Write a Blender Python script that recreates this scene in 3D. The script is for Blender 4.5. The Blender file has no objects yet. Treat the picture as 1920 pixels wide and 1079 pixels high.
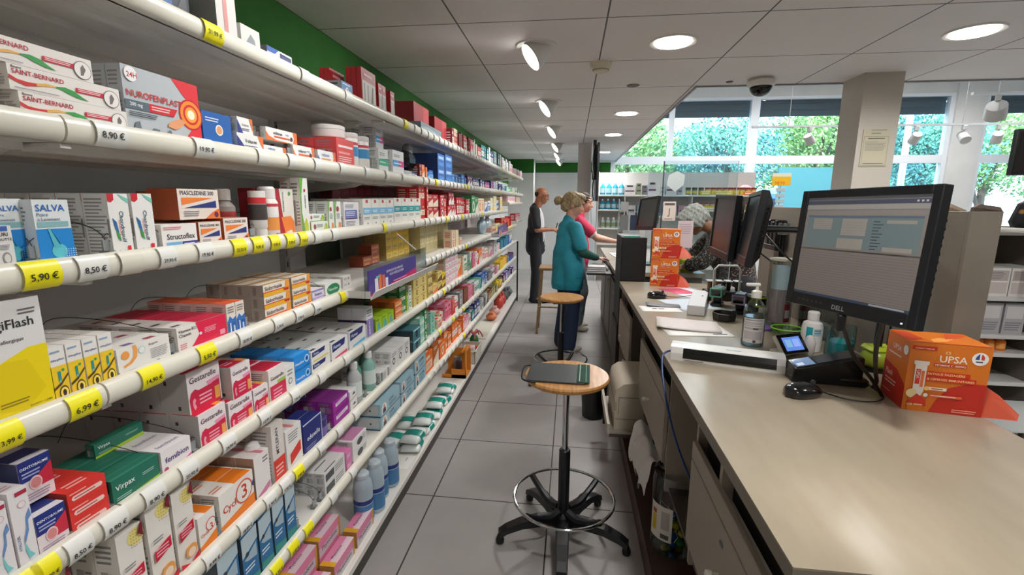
import bpy, math, random
from math import sin, cos, pi, radians
from mathutils import Vector, Matrix
random.seed(7)
SC = bpy.context.scene
COL = SC.collection
# ---------------- camera, world, lights, exposure ----------------
EYE = 1.55
cd = bpy.data.cameras.new('camera'); cam = bpy.data.objects.new('camera', cd); COL.objects.link(cam)
cd.sensor_width = 36; cd.lens = 882.08/1920*36; cd.clip_start = .03; cd.clip_end = 200
_p, _y, _r = .1799, .1232, .0056
fw = Vector((-sin(_y)*cos(_p), cos(_y)*cos(_p), -sin(_p))); rt0 = Vector((cos(_y), sin(_y), 0)); up0 = rt0.cross(fw)
rt = rt0*cos(_r)+up0*sin(_r); up = -rt0*sin(_r)+up0*cos(_r)
cam.matrix_world = Matrix(((rt.x, up.x, -fw.x, 0), (rt.y, up.y, -fw.y, 0), (rt.z, up.z, -fw.z, EYE), (0, 0, 0, 1)))
SC.camera = cam
w = bpy.data.worlds.new('sky'); SC.world = w; w.use_nodes = True
bg = w.node_tree.nodes['Background']; bg.inputs[0].default_value = (.62, .82, 1, 1); bg.inputs[1].default_value = 11.0
sun = bpy.data.lights.new('sun', 'SUN'); sun.energy = 14; sun.angle = .02; sun.color = (1, .95, .85)
so = bpy.data.objects.new('sun', sun); COL.objects.link(so)
so.rotation_euler = (radians(52), 0, radians(-60))

SC.view_settings.view_transform = 'Standard'; SC.view_settings.look = 'None'
SC.view_settings.gamma = 1; SC.view_settings.use_curve_mapping = False
SC.view_settings.exposure = -0.17
try:
    SC.cycles.use_denoising = True
    SC.cycles.max_bounces = 10; SC.cycles.diffuse_bounces = 7; SC.cycles.glossy_bounces = 4
    SC.cycles.transparent_max_bounces = 40; SC.cycles.sample_clamp_indirect = 4
    SC.cycles.caustics_reflective = False; SC.cycles.caustics_refractive = False
except Exception: pass
LIGHTK = 1.0
# ---------------- materials ----------------
def lin(h):
    h = h.lstrip('#')
    if len(h) == 3: h = ''.join(c*2 for c in h)
    o = []
    for i in (0, 2, 4):
        c = int(h[i:i+2], 16)/255
        o.append(c/12.92 if c <= .04045 else ((c+.055)/1.055)**2.4)
    return (*o, 1)
MC = {}
def M(col, rough=.45, metal=0, em=0, trans=0, alpha=1, coat=0, name=None):
    k = (col, rough, metal, em, trans, alpha, coat)
    if k in MC: return MC[k]
    m = bpy.data.materials.new(name or ('surface_'+col)); m.use_nodes = True
    b = m.node_tree.nodes['Principled BSDF']; I = b.inputs
    I['Base Color'].default_value = lin(col); I['Roughness'].default_value = rough; I['Metallic'].default_value = metal
    I['Transmission Weight'].default_value = trans; I['Alpha'].default_value = alpha; I['Coat Weight'].default_value = coat
    if em: I['Emission Color'].default_value = lin(col); I['Emission Strength'].default_value = em
    MC[k] = m; return m
def glassy(col='ffffff', mixf=.12, rough=.02, key='clear'):
    k = ('g', col, mixf, rough)
    if k in MC: return MC[k]
    m = bpy.data.materials.new('glass_'+key); m.use_nodes = True; nt = m.node_tree; nt.nodes.clear()
    o = nt.nodes.new('ShaderNodeOutputMaterial'); mx = nt.nodes.new('ShaderNodeMixShader')
    t = nt.nodes.new('ShaderNodeBsdfTransparent'); g = nt.nodes.new('ShaderNodeBsdfGlossy')
    t.inputs[0].default_value = lin(col); g.inputs['Roughness'].default_value = rough
    fr = nt.nodes.new('ShaderNodeLayerWeight'); fr.inputs[0].default_value = .25
    ma = nt.nodes.new('ShaderNodeMath'); ma.operation = 'MULTIPLY_ADD'; ma.inputs[1].default_value = .6; ma.inputs[2].default_value = mixf
    L = nt.links.new; L(fr.outputs['Fresnel'], ma.inputs[0]); L(ma.outputs[0], mx.inputs[0]); L(t.outputs[0], mx.inputs[1]); L(g.outputs[0], mx.inputs[2]); L(mx.outputs[0], o.inputs[0])
    MC[k] = m; return m
def nodes_mat(name, rough=.5):
    m = bpy.data.materials.new(name); m.use_nodes = True; nt = m.node_tree
    b = nt.nodes['Principled BSDF']; b.inputs['Roughness'].default_value = rough
    return m, nt, b
def noise_mat(name, c1, c2, scale=8, rough=.5, stretch=(1, 1, 1), detail=4, bump=0, lo=.35, hi=.65, metal=0):
    m, nt, b = nodes_mat(name, rough); L = nt.links.new
    tc = nt.nodes.new('ShaderNodeTexCoord'); mp = nt.nodes.new('ShaderNodeMapping'); mp.inputs['Scale'].default_value = stretch
    n = nt.nodes.new('ShaderNodeTexNoise'); n.inputs['Scale'].default_value = scale; n.inputs['Detail'].default_value = detail
    r = nt.nodes.new('ShaderNodeValToRGB'); r.color_ramp.elements[0].position = lo; r.color_ramp.elements[1].position = hi
    r.color_ramp.elements[0].color = lin(c1); r.color_ramp.elements[1].color = lin(c2)
    L(tc.outputs['Object'], mp.inputs[0]); L(mp.outputs[0], n.inputs[0]); L(n.outputs[0], r.inputs[0]); L(r.outputs[0], b.inputs['Base Color'])
    b.inputs['Metallic'].default_value = metal
    if bump:
        bp = nt.nodes.new('ShaderNodeBump'); bp.inputs['Strength'].default_value = bump; bp.inputs['Distance'].default_value = .002
        L(n.outputs[0], bp.inputs['Height']); L(bp.outputs[0], b.inputs['Normal'])
    return m
def grid_mat(name, base1, base2, line, px, py, ox, oy, wd, rough, bump=.3, nscale=3):
    """tiles drawn from object coordinates: px,py pitch, ox,oy offset, wd joint width"""
    m, nt, b = nodes_mat(name, rough); L = nt.links.new; N = nt.nodes.new
    tc = N('ShaderNodeTexCoord'); sp = N('ShaderNodeSeparateXYZ'); L(tc.outputs['Object'], sp.inputs[0])
    def mth(op, a, bv=None):
        n = N('ShaderNodeMath'); n.operation = op
        for i, v in enumerate((a, bv)):
            if v is None: continue
            if hasattr(v, 'type'): L(v, n.inputs[i])
            else: n.inputs[i].default_value = v
        return n.outputs[0]
    ds = []
    for s, p, o in ((sp.outputs[0], px, ox), (sp.outputs[1], py, oy)):
        q = mth('DIVIDE', mth('SUBTRACT', s, o), p)
        fr = mth('ABSOLUTE', mth('SUBTRACT', q, mth('ROUND', q)))
        ds.append(mth('MULTIPLY', fr, p))
    d = mth('MINIMUM', ds[0], ds[1]); jn = mth('LESS_THAN', d, wd/2)
    n = N('ShaderNodeTexNoise'); n.inputs['Scale'].default_value = nscale; n.inputs['Detail'].default_value = 5; L(tc.outputs['Object'], n.inputs[0])
    r = N('ShaderNodeValToRGB'); r.color_ramp.elements[0].color = lin(base1); r.color_ramp.elements[1].color = lin(base2)
    r.color_ramp.elements[0].position = .3; r.color_ramp.elements[1].position = .7; L(n.outputs[0], r.inputs[0])
    mx = N('ShaderNodeMixRGB'); L(jn, mx.inputs[0]); L(r.outputs[0], mx.inputs[1]); mx.inputs[2].default_value = lin(line)
    L(mx.outputs[0], b.inputs['Base Color'])
    bp = N('ShaderNodeBump'); bp.inputs['Strength'].default_value = bump; bp.inputs['Distance'].default_value = .003; bp.invert = True
    L(jn, bp.inputs['Height']); L(bp.outputs[0], b.inputs['Normal'])
    return m
# ---------------- mesh builder ----------------
TXT = {}
def text2d(s):
    """outline letters as flat faces: (verts, faces, width, height) """
    if s in TXT: return TXT[s]
    cu = bpy.data.curves.new('t', 'FONT'); cu.body = s; cu.size = 1; cu.resolution_u = 2; cu.fill_mode = 'FRONT'; cu.offset = .012
    o = bpy.data.objects.new('t', cu); COL.objects.link(o)
    dg = bpy.context.evaluated_depsgraph_get(); me = bpy.data.meshes.new_from_object(o.evaluated_get(dg))
    vs = [(v.co.x, v.co.y) for v in me.vertices]; fs = [tuple(p.vertices) for p in me.polygons]
    bpy.data.objects.remove(o); bpy.data.curves.remove(cu); bpy.data.meshes.remove(me)
    x0 = min(v[0] for v in vs); x1 = max(v[0] for v in vs); y0 = min(v[1] for v in vs); y1 = max(v[1] for v in vs)
    TXT[s] = ([(a-x0, b-y0) for a, b in vs], fs, x1-x0, y1-y0)
    return TXT[s]
def frame(org, ux, uy):
    ux = Vector(ux); uy = Vector(uy); n = ux.cross(uy).normalized(); org = Vector(org)
    return lambda u, v, e=0: org+ux*u+uy*v+n*e
class MB:
    def __init__(s): s.v = []; s.f = []; s.m = []; s.mats = []; s.sm = []; s.X = Matrix.Identity(4)
    def mi(s, m):
        if m not in s.mats: s.mats.append(m)
        return s.mats.index(m)
    def add(s, vs, fs, m, smooth=False):
        o = len(s.v); X = s.X; s.v += [tuple(X@Vector(v)) for v in vs]; i = s.mi(m)
        for f in fs: s.f.append(tuple(a+o for a in f)); s.m.append(i); s.sm.append(smooth)
        return s
    def box(s, x0, y0, z0, x1, y1, z1, m, c=0):
        if x0 > x1: x0, x1 = x1, x0
        if y0 > y1: y0, y1 = y1, y0
        if z0 > z1: z0, z1 = z1, z0
        if c <= 0:
            vs = [(x, y, z) for z in (z0, z1) for x, y in ((x0, y0), (x1, y0), (x1, y1), (x0, y1))]
            return s.add(vs, [(3, 2, 1, 0), (4, 5, 6, 7), (0, 1, 5, 4), (1, 2, 6, 5), (2, 3, 7, 6), (3, 0, 4, 7)], m)
        c = min(c, (x1-x0)/2.01, (y1-y0)/2.01, (z1-z0)/2.01)
        def ring(a, z): return [(x0+a, y0+c, z), (x0+c, y0+a, z), (x1-c, y0+a, z), (x1-a, y0+c, z), (x1-a, y1-c, z), (x1-c, y1-a, z), (x0+c, y1-a, z), (x0+a, y1-c, z)]
        def rin(z): return [(x0+c, y0+c, z)]*1
        rs = [[(x0+c, y0+c, z0), (x0+c, y0+c, z0), (x1-c, y0+c, z0), (x1-c, y0+c, z0), (x1-c, y1-c, z0), (x1-c, y1-c, z0), (x0+c, y1-c, z0), (x0+c, y1-c, z0)],
              ring(0, z0+c), ring(0, z1-c),
              [(x0+c, y0+c, z1), (x0+c, y0+c, z1), (x1-c, y0+c, z1), (x1-c, y0+c, z1), (x1-c, y1-c, z1), (x1-c, y1-c, z1), (x0+c, y1-c, z1), (x0+c, y1-c, z1)]]
        vs = [p for r in rs for p in r]; fs = [(7, 5, 3, 1)[::1], (25, 27, 29, 31)]
        for k in range(3):
            for i in range(8):
                j = (i+1) % 8; fs.append((k*8+i, k*8+j, k*8+8+j, k*8+8+i))
        return s.add(vs, fs, m, False)
    def poly(s, pts, m, th=0, nrm=None):
        """flat polygon of 3d points; th extrudes along nrm"""
        n = len(pts)
        if not th: return s.add(pts, [tuple(range(n))], m)
        nv = Vector(nrm).normalized()*th; q = [tuple(Vector(p)+nv) for p in pts]
        return s.add(list(pts)+q, [tuple(range(n))[::-1], tuple(range(n, 2*n))]+[(i, (i+1) % n, n+(i+1) % n, n+i) for i in range(n)], m)
    def lathe(s, prof, m, org=(0, 0, 0), seg=24, ax=None, smooth=True, sx=1, sy=1):
        """prof [(r,z)] bottom to top"""
        vs = []; fs = []; Q = Matrix.Identity(3)
        if ax is not None: Q = Vector(ax).to_track_quat('Z', 'Y').to_matrix()
        for r, z in prof:
            for i in range(seg):
                a = 2*pi*i/seg; vs.append(tuple(Q@Vector((r*cos(a)*sx, r*sin(a)*sy, z))+Vector(org)))
        n = len(prof)
        for k in range(n-1):
            for i in range(seg):
                j = (i+1) % seg; fs.append((k*seg+i, k*seg+j, (k+1)*seg+j, (k+1)*seg+i))
        if prof[0][0] > 1e-6: fs.append(tuple(range(seg))[::-1])
        if prof[-1][0] > 1e-6: fs.append(tuple(range((n-1)*seg, n*seg)))
        return s.add(vs, fs, m, smooth)
    def cyl(s, p0, p1, r0, m, r1=None, seg=20):
        p0 = Vector(p0); p1 = Vector(p1); d = p1-p0
        return s.lathe([(r0, 0), (r0 if r1 is None else r1, d.length)], m, p0, seg, d)
    def tube(s, pts, r, m, seg=8, close=False):
        pts = [Vector(p) for p in pts]; n = len(pts); vs = []; fs = []; pn = None
        for i, p in enumerate(pts):
            a = pts[(i-1) % n] if (close or i > 0) else p; b = pts[(i+1) % n] if (close or i < n-1) else p
            t = (b-a).normalized()
            if pn is None: pn = t.orthogonal().normalized()
            pn = (pn-t*pn.dot(t)).normalized(); bn = t.cross(pn)
            rr = r[i] if isinstance(r, (list, tuple)) else r
            for k in range(seg):
                an = 2*pi*k/seg; vs.append(tuple(p+pn*cos(an)*rr+bn*sin(an)*rr))
        for i in range(n if close else n-1):
            i2 = (i+1) % n
            for k in range(seg): k2 = (k+1) % seg; fs.append((i*seg+k, i*seg+k2, i2*seg+k2, i2*seg+k))
        if not close: fs += [tuple(range(seg))[::-1], tuple(range((n-1)*seg, n*seg))]
        return s.add(vs, fs, m, True)
    def ell(s, c, r, m, seg=20, rings=12, rot=None):
        vs = []; fs = []; Q = rot or Matrix.Identity(3)
        for k in range(1, rings):
            t = pi*k/rings
            for i in range(seg):
                a = 2*pi*i/seg; vs.append(tuple(Q@Vector((r[0]*sin(t)*cos(a), r[1]*sin(t)*sin(a), -r[2]*cos(t)))+Vector(c)))
        b = len(vs); vs.append(tuple(Q@Vector((0, 0, -r[2]))+Vector(c))); vs.append(tuple(Q@Vector((0, 0, r[2]))+Vector(c)))
        for k in range(rings-2):
            for i in range(seg): j = (i+1) % seg; fs.append((k*seg+i, k*seg+j, (k+1)*seg+j, (k+1)*seg+i))
        for i in range(seg):
            j = (i+1) % seg; fs.append((b, j, i)); fs.append((b+1, (rings-2)*seg+i, (rings-2)*seg+j))
        return s.add(vs, fs, m, True)
    def text(s, t, F, x, y, wd, ht, m, e, rot=0):
        vs, fs, tw, th = text2d(t)
        if rot == 0: k = min(wd/tw, ht/th); g = [F(x+a*k, y+b*k, e) for a, b in vs]
        elif rot == 1: k = min(ht/tw, wd/th); g = [F(x+b*k, y+ht-a*k, e) for a, b in vs]     # reads downwards
        else: k = min(ht/tw, wd/th); g = [F(x+th*k-b*k, y+a*k, e) for a, b in vs]            # reads upwards
        return s.add(g, fs, m)
    def build(s, name, parent=None, loc=None, rot=None, sharp=35):
        me = bpy.data.meshes.new(name); me.from_pydata(s.v, [], s.f)
        for m in s.mats: me.materials.append(m)
        me.polygons.foreach_set('material_index', s.m); me.polygons.foreach_set('use_smooth', s.sm)
        me.validate(); me.update()
        if any(s.sm): me.set_sharp_from_angle(angle=radians(sharp))
        o = bpy.data.objects.new(name, me); COL.objects.link(o)
        if parent: o.parent = parent
        if loc: o.location = loc
        if rot is not None: o.rotation_euler = (0, 0, rot) if not isinstance(rot, tuple) else rot
        return o
def tag(o, label, cat, group=None, kind=None):
    o['label'] = label; o['category'] = cat
    if group: o['group'] = group
    if kind: o['kind'] = kind
    n = len(label.split())
    if n > 16 or n < 4: print('LABEL LEN', n, label)
    return o
def thing(name, label, cat, loc=(0, 0, 0), rz=0, group=None):
    o = bpy.data.objects.new(name, None); COL.objects.link(o); o.location = loc; o.rotation_euler = (0, 0, rz); o.empty_display_size = .05
    return tag(o, label, cat, group)
def struct(o, label=None):
    o['kind'] = 'structure'
    if label: o['label'] = label
    return o
def dup(root, loc, rz=None, label=None):
    r = root.copy(); COL.objects.link(r); r.location = loc
    if rz is not None: r.rotation_euler = (0, 0, rz)
    if label: r['label'] = label
    for ch in list(root.children):
        c = ch.copy(); COL.objects.link(c); c.parent = r
        for g in ch.children:
            d = g.copy(); COL.objects.link(d); d.parent = c
    return r
def catmull(pts, n=8, close=False):
    P = [Vector(p) for p in pts]; out = []; N = len(P)
    for i in range(N if close else N-1):
        g = (lambda k: P[k % N]) if close else (lambda k: P[max(0, min(N-1, k))])
        a, b, c, d = g(i-1), g(i), g(i+1), g(i+2)
        for j in range(n):
            t = j/n; out.append(.5*((2*b)+(c-a)*t+(2*a-5*b+4*c-d)*t*t+(3*b-a-3*c+d)*t**3))
    if not close: out.append(P[-1])
    return out
WHITE = M('e6e4dd', .4); PAPER = M('f0efea', .55); BLACK = M('0c0d10', .35); DKGREY = M('2b2c2f', .5)
CHROME = M('c9ccd0', .12, 1); STEEL = M('9a9da0', .3, 1)
def decals(mb, F, W, H, L, e0=.0004):
    """flat printing on a face: W,H metres; coordinates are fractions"""
    e = e0
    for d in L:
        k = d[0]; e += .00012
        if k == 'r': _, a, b, c, g, col = d; mb.poly([F(a*W, b*H, e), F(c*W, b*H, e), F(c*W, g*H, e), F(a*W, g*H, e)], M(col))
        elif k == 'p': mb.poly([F(a*W, b*H, e) for a, b in d[1]], M(d[2]))
        elif k == 'c':
            _, a, b, r, col = d; R = r*min(W, H); mb.poly([F(a*W+R*cos(q*pi/10), b*H+R*sin(q*pi/10), e) for q in range(20)], M(col))
        elif k == 'o':
            _, a, b, rx, ry, col = d; mb.poly([F((a+rx*cos(q*pi/12))*W, (b+ry*sin(q*pi/12))*H, e) for q in range(24)], M(col))
        elif k == 't': mb.text(d[1], F, d[2]*W, d[3]*H, d[4]*W, d[5]*H, M(d[6]), e)
        elif k == 'v': mb.text(d[1], F, d[2]*W, d[3]*H, d[4]*W, d[5]*H, M(d[6]), e, 1)
        elif k == 'u': mb.text(d[1], F, d[2]*W, d[3]*H, d[4]*W, d[5]*H, M(d[6]), e, 2)
        elif k == 'l':   # rows of fine print: x0,y0,x1,y1,rows,col
            _, a, b, c, g, n, col = d; q = random.Random(5)
            for i in range(n):
                y = b+(g-b)*(i+.5)/n; t = (g-b)/n*.22; x2 = a+(c-a)*(.6+.4*q.random())
                mb.poly([F(a*W, (y-t)*H, e), F(x2*W, (y-t)*H, e), F(x2*W, (y+t)*H, e), F(a*W, (y+t)*H, e)], M(col))
# ---------------- room ----------------
CZ = 2.503; YB = 11.5
floor_m = grid_mat('floor_tiles', '989491', 'a4a09c', '2e2c2a', .6132, .6132, -.689, 1.594, .007, .42, .35, 2.2)
ceil_m = grid_mat('ceiling_panels', 'dddcdb', 'e3e2e1', '5f5c59', .804, .7835, .159, 2.715, .009, .75, .5, 1.2)
wall_w = noise_mat('painted_wall', 'd6d5d3', 'dcdbd9', 3, .7)
green = noise_mat('green_paint', '1f5c15', '25681b', 3, .85)
mb = MB(); mb.box(-1.5, -2.2, -.1, 10, 13, 0, floor_m); struct(mb.build('floor'))
mb = MB(); mb.box(-1.55, -2.2, CZ, 1.0, YB, CZ+.1, ceil_m); mb.box(1.0, -2.2, CZ, 10, 4.28, CZ+.1, ceil_m)
struct(mb.build('ceiling'))
mb = MB(); mb.box(1.0, 4.28, 4.25, 10, YB+.2, 4.35, wall_w); struct(mb.build('ceiling_high'))
mb = MB(); mb.box(.96, 4.28, CZ+.1, 1.0, YB, 4.3, wall_w); mb.box(1.0, 4.24, CZ+.1, 10, 4.28, 4.3, wall_w); struct(mb.build('trim_1'))
# bright metal edge strip of the lowered ceiling
mb = MB(); mb.box(.99, 4.27, CZ-.012, 1.005, YB, CZ+.02, M('8e9094', .5)); mb.box(1.0, 4.275, CZ-.012, 10, 4.29, CZ+.02, M('8e9094', .5)); struct(mb.build('trim_2'))
mb = MB(); mb.box(-1.55, -2.2, 0, -1.45, YB, 1.95, wall_w); mb.box(-1.55, -2.2, 1.95, -1.45, YB, CZ, green); struct(mb.build('wall_left'))
# far wall with a jog, white below, green band above
mb = MB()
mb.box(-1.45, 10.9, 0, -.87, 11.0, 2.2, wall_w); mb.box(-1.45, 10.9, 2.2, -.87, 11.0, CZ, green)
mb.box(-.9, 11.0, 0, -.87, YB, CZ, wall_w)
mb.box(-.87, YB, 0, .88, YB+.1, 2.24, wall_w); mb.box(-.87, YB, 2.24, .88, YB+.1, 2.47, green); mb.box(-.87, YB, 2.47, .88, YB+.1, 4.3, wall_w)
struct(mb.build('wall_back'))
mb = MB(); mb.box(-1.55, -2.3, 0, 10, -2.2, CZ+.1, wall_w); struct(mb.build('wall_front'))
mb = MB(); mb.box(9.9, -2.2, 0, 10, YB+.2, 4.3, wall_w); struct(mb.build('wall_right'))
# window wall
FR = M('e4e9ee', .45)
def box_struct(name, *bxs, m=None):
    mb = MB()
    for b in bxs: mb.box(*b, m or FR)
    return struct(mb.build(name))
box_struct('wall_window', (.88, YB, 0, 9.9, YB+.25, .6), (.88, YB, 3.86, 9.9, YB+.25, 4.3), (7.95, YB-.05, 0, 8.52, YB+.25, 4.3), m=wall_w)
pane = glassy('f4fbff', .04, .01, 'window')
SH = M('4c585f', .6)
def window(n, x0, x1, mull=()):
    r = bpy.data.objects.new('window_%d' % n, None); COL.objects.link(r); r['kind'] = 'structure'
    mb = MB(); t = .09
    for a, b in ((x0, x0+t), (x1-t, x1)): mb.box(a, YB, .6, b, YB+.12, 3.86, FR)
    for z0, z1 in ((.6, .7), (2.43, 2.6), (3.8, 3.9)): mb.box(x0+t, YB+.006, z0, x1-t, YB+.114, z1, FR)
    for x in mull: mb.box(x-.06, YB+.002, 2.6, x+.06, YB+.1, 3.8, FR)
    mb.build('window_frame', r)
    mb = MB(); mb.box(x0+t, YB+.06, .7, x1-t, YB+.065, 2.43, pane); mb.box(x0+t, YB+.06, 2.6, x1-t, YB+.065, 3.8, pane); mb.build('window_pane', r)
    mb = MB()
    for z0, z1, dy in ((3.46, 3.56, 0), (3.56, 3.60, .02), (3.60, 3.70, .005), (3.70, 3.74, .02), (3.74, 3.88, 0)): mb.box(x0+.06, YB+.15+dy, z0, x1-.06, YB+.19, z1, SH)
    mb.build('roller_shutter', r)
window(1, .88, 3.98, (2.2,)); window(2, 3.98, 6.35); window(3, 6.35, 7.95); window(4, 8.52, 9.9)
# white column with the notice near the lowered ceiling edge
mb = MB(); mb.box(2.12, 3.98, 0, 2.39, 4.27, CZ, noise_mat('column_paint', 'b3aca2', 'bab3a9', 2, .7)); struct(mb.build('pillar'))
mb = MB(); mb.box(.085, 8.03, 0, .30, 8.25, CZ, wall_w); struct(mb.build('pillar'))
mb = MB(); F = frame((2.16, 3.975, 1.86), (1, 0, 0), (0, 0, 1))
mb.box(2.155, 3.974, 1.83, 2.345, 3.979, 2.10, M('b4ad96', .6))
decals(mb, frame((2.155, 3.974, 1.83), (1, 0, 0), (0, 0, 1)), .19, .27, [('r', .3, .97, .85, .985, '6a675e'), ('l', .3, .86, .7, .92, 1, '7a8a6a'), ('r', .05, .02, .95, .03, '6f6c62'), ('r', .05, .8, .95, .81, '6f6c62'), ('r', .05, .02, .06, .8, '6f6c62'), ('r', .94, .02, .95, .8, '6f6c62'), ('r', .2, .74, .8, .765, '4d4b45'), ('l', .12, .42, .9, .68, 7, '8d897c'), ('r', .12, .07, .85, .085, '5d5a52')])
tag(mb.build('paper_notice'), 'cream paper notice with boxed text taped to the beige column', 'notice')
# ---------------- lamps ----------------
LAMP = M('fff6ea', .5, 0, 14)
LAMP2 = M('fffaf2', .5, 0, 9)
WL = M('d9d8d4', .35)
down = [(.577, 3.136, 'round ceiling downlight nearest the smoke detector'), (2.2, 3.132, 'round ceiling downlight above the computer monitor and beige column'), (.562, 5.444, 'round ceiling downlight second in the row above the counter'),
        (.559, 7.073, 'round ceiling downlight third in the row above the counter'), (.591, 9.455, 'round ceiling downlight beside the hanging television, farthest of its row')]
mb = MB(); mb.lathe([(.115, -.006), (.135, -.01), (.14, 0), (.11, .03)], WL, (0, 0, 0), 32); ringme = mb.build('rim')
mb = MB(); mb.lathe([(0, -.014), (.105, -.013), (.112, -.004)], LAMP, (0, 0, 0), 32); discme = mb.build('diffuser')
for i, (x, y, lb) in enumerate(down):
    t = thing('ceiling_downlight', lb, 'ceiling light', (x, y, CZ), 0, 'round downlights in the ceiling')
    for src in (ringme, discme):
        c = src if i == 0 else src.copy()
        if i: COL.objects.link(c)
        c.parent = t
    ld = bpy.data.lights.new('downlight_glow', 'SPOT'); ld.energy = 128*LIGHTK; ld.spot_size = radians(170); ld.spot_blend = .8; ld.shadow_soft_size = .11; ld.color = (1, .985, .965)
    lo = bpy.data.objects.new('light_source', ld); COL.objects.link(lo); lo.parent = t; lo.location = (0, 0, -.02)
gim = [(-.24, 3.118, 'nearest'), (-.245, 4.763, 'second'), (-.245, 6.328, 'third'), (-.26, 8.058, 'fourth'), (-.28, 9.593, 'fifth'), (-.29, 11.0, 'sixth and farthest')]
parts = None
for i, (x, y, lb) in enumerate(gim):
    t = thing('ceiling_spotlight', 'swivelling white ceiling spotlight tilted at the shelves, %s in its row' % lb, 'ceiling light', (x, y, CZ), 0, 'swivel spotlights facing the shelves')
    if parts is None:
        mb = MB(); mb.lathe([(.098, -.008), (.125, -.008), (.128, 0), (.09, .02)], WL, (0, 0, 0), 32); a = mb.build('rim')
        ax = Vector((-.78, -.30, -.62)).normalized(); mb = MB(); c0 = Vector((.055, .02, .0))
        mb.lathe([(.02, -.03), (.05, .0), (.088, .10), (.092, .125), (.085, .125), (.08, .11)], WL, c0, 32, ax); b = mb.build('lamp_housing')
        mb = MB(); mb.lathe([(0, .112), (.082, .114)], LAMP2, c0, 32, ax); c = mb.build('lens')
        parts = [a, b, c]
        for q in parts: q.parent = t
    else:
        for q in parts: q2 = q.copy(); COL.objects.link(q2); q2.parent = t
    ld = bpy.data.lights.new('spot_glow', 'SPOT'); ld.energy = 38*LIGHTK; ld.spot_size = radians(110); ld.spot_blend = .9; ld.shadow_soft_size = .08; ld.color = (1, .985, .965)
    lo = bpy.data.objects.new('light_source', ld); COL.objects.link(lo); lo.parent = t; lo.location = c0+ax*.14
    lo.rotation_euler = (ax).to_track_quat('-Z', 'Y').to_euler()
# two more of the same spotlights behind the viewer; the unseen downlights further down are added fill light
for x, y in ((-.24, 1.45), (-.24, -.2)):
    t = thing('ceiling_spotlight', 'swivelling white ceiling spotlight behind the viewer at %s' % ('the near shelves' if y > 0 else 'the rear of the aisle'), 'ceiling light', (x, y, CZ), 0, 'swivel spotlights facing the shelves')
    for q in parts: q2 = q.copy(); COL.objects.link(q2); q2.parent = t
    lo2 = bpy.data.objects.new('light_source', ld); COL.objects.link(lo2); lo2.parent = t; lo2.location = c0+ax*.14; lo2.rotation_euler = (ax).to_track_quat('-Z', 'Y').to_euler()
hi = [(2.6, 5.6, 'first'), (2.6, 9.6, 'second'), (4.8, 5.6, 'third'), (4.8, 9.8, 'fourth'), (7.2, 5.6, 'fifth'), (7.2, 9.8, 'sixth')]  # high ceiling downlights hidden from view, added to brighten the customer side
for x, y, lb, z_, e_ in [(.577, .9, 'added unseen fill downlight above the near counter end', CZ, 128), (2.2, .9, 'added unseen fill downlight over the customer side, behind the viewer', CZ, 80), (.577, -1.3, 'added unseen fill downlight in the rear of the aisle behind the viewer', CZ, 128),
        (3.8, .9, 'added unseen fill downlight second over the customer side', CZ, 60), (3.8, 3.13, 'added unseen fill downlight beyond the beige column', CZ, 60)]+[(a, b, 'added unseen fill downlight of the high shop ceiling, %s of six' % c, 4.25, 420) for a, b, c in hi]:
    t = thing('ceiling_downlight', lb, 'ceiling light', (x, y, z_), 0, 'round downlights in the ceiling')  # every lamp of this loop is unseen and added as fill
    for src in (ringme, discme): c = src.copy(); COL.objects.link(c); c.parent = t
    fill_ld = bpy.data.lights.new('downlight_glow', 'SPOT'); fill_ld.energy = e_*LIGHTK; fill_ld.spot_size = radians(170); fill_ld.spot_blend = .8; fill_ld.shadow_soft_size = .11; fill_ld.color = (1, .985, .965)
    lo = bpy.data.objects.new('light_source', fill_ld); COL.objects.link(lo); lo.parent = t; lo.location = (0, 0, -.02)
# smoke detector, camera dome, sensors
t = thing('smoke_detector', 'cream round smoke detector on the ceiling grid', 'smoke detector', (.175, 3.536, CZ))
mb = MB(); mb.lathe([(.03, -.062), (.05, -.06), (.056, -.045), (.056, -.03)], M('cfc9b4', .5), seg=32); mb.lathe([(.0565, -.052), (.057, -.046)], M('8a8578', .5), seg=32); mb.build('sensor_head', t)
mb = MB(); mb.lathe([(.056, -.03), (.07, -.03), (.072, 0)], M('d6d0bb', .5), seg=32); mb.build('base', t)
t = thing('dome_camera', 'dark dome security camera hanging under a white ceiling mount', 'camera', (1.44, 4.1, CZ))
mb = MB(); mb.lathe([(.082, -.06), (.10, -.045), (.106, -.02), (.08, 0)], M('dedbd6', .4), seg=32); mb.build('mount', t)
mb = MB(); mb.ell((0, 0, -.058), (.082, .082, .072), M('0b0d14', .08)); mb.build('dome', t)
mb = MB(); mb.lathe([(.03, -.004), (.05, -.005), (.052, 0)], M('6b6865', .6), (.475, 4.205, CZ), 24); tag(mb.build('ceiling_sensor'), 'small dark round cap set in the ceiling behind the smoke detector', 'sensor')
mb = MB(); mb.lathe([(.015, -.004), (.025, -.005), (.027, 0)], M('4b4846', .6), (1.22, 4.16, CZ), 24); tag(mb.build('ceiling_sensor'), 'tiny dark cap beside the dome camera on the ceiling', 'sensor')
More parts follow.
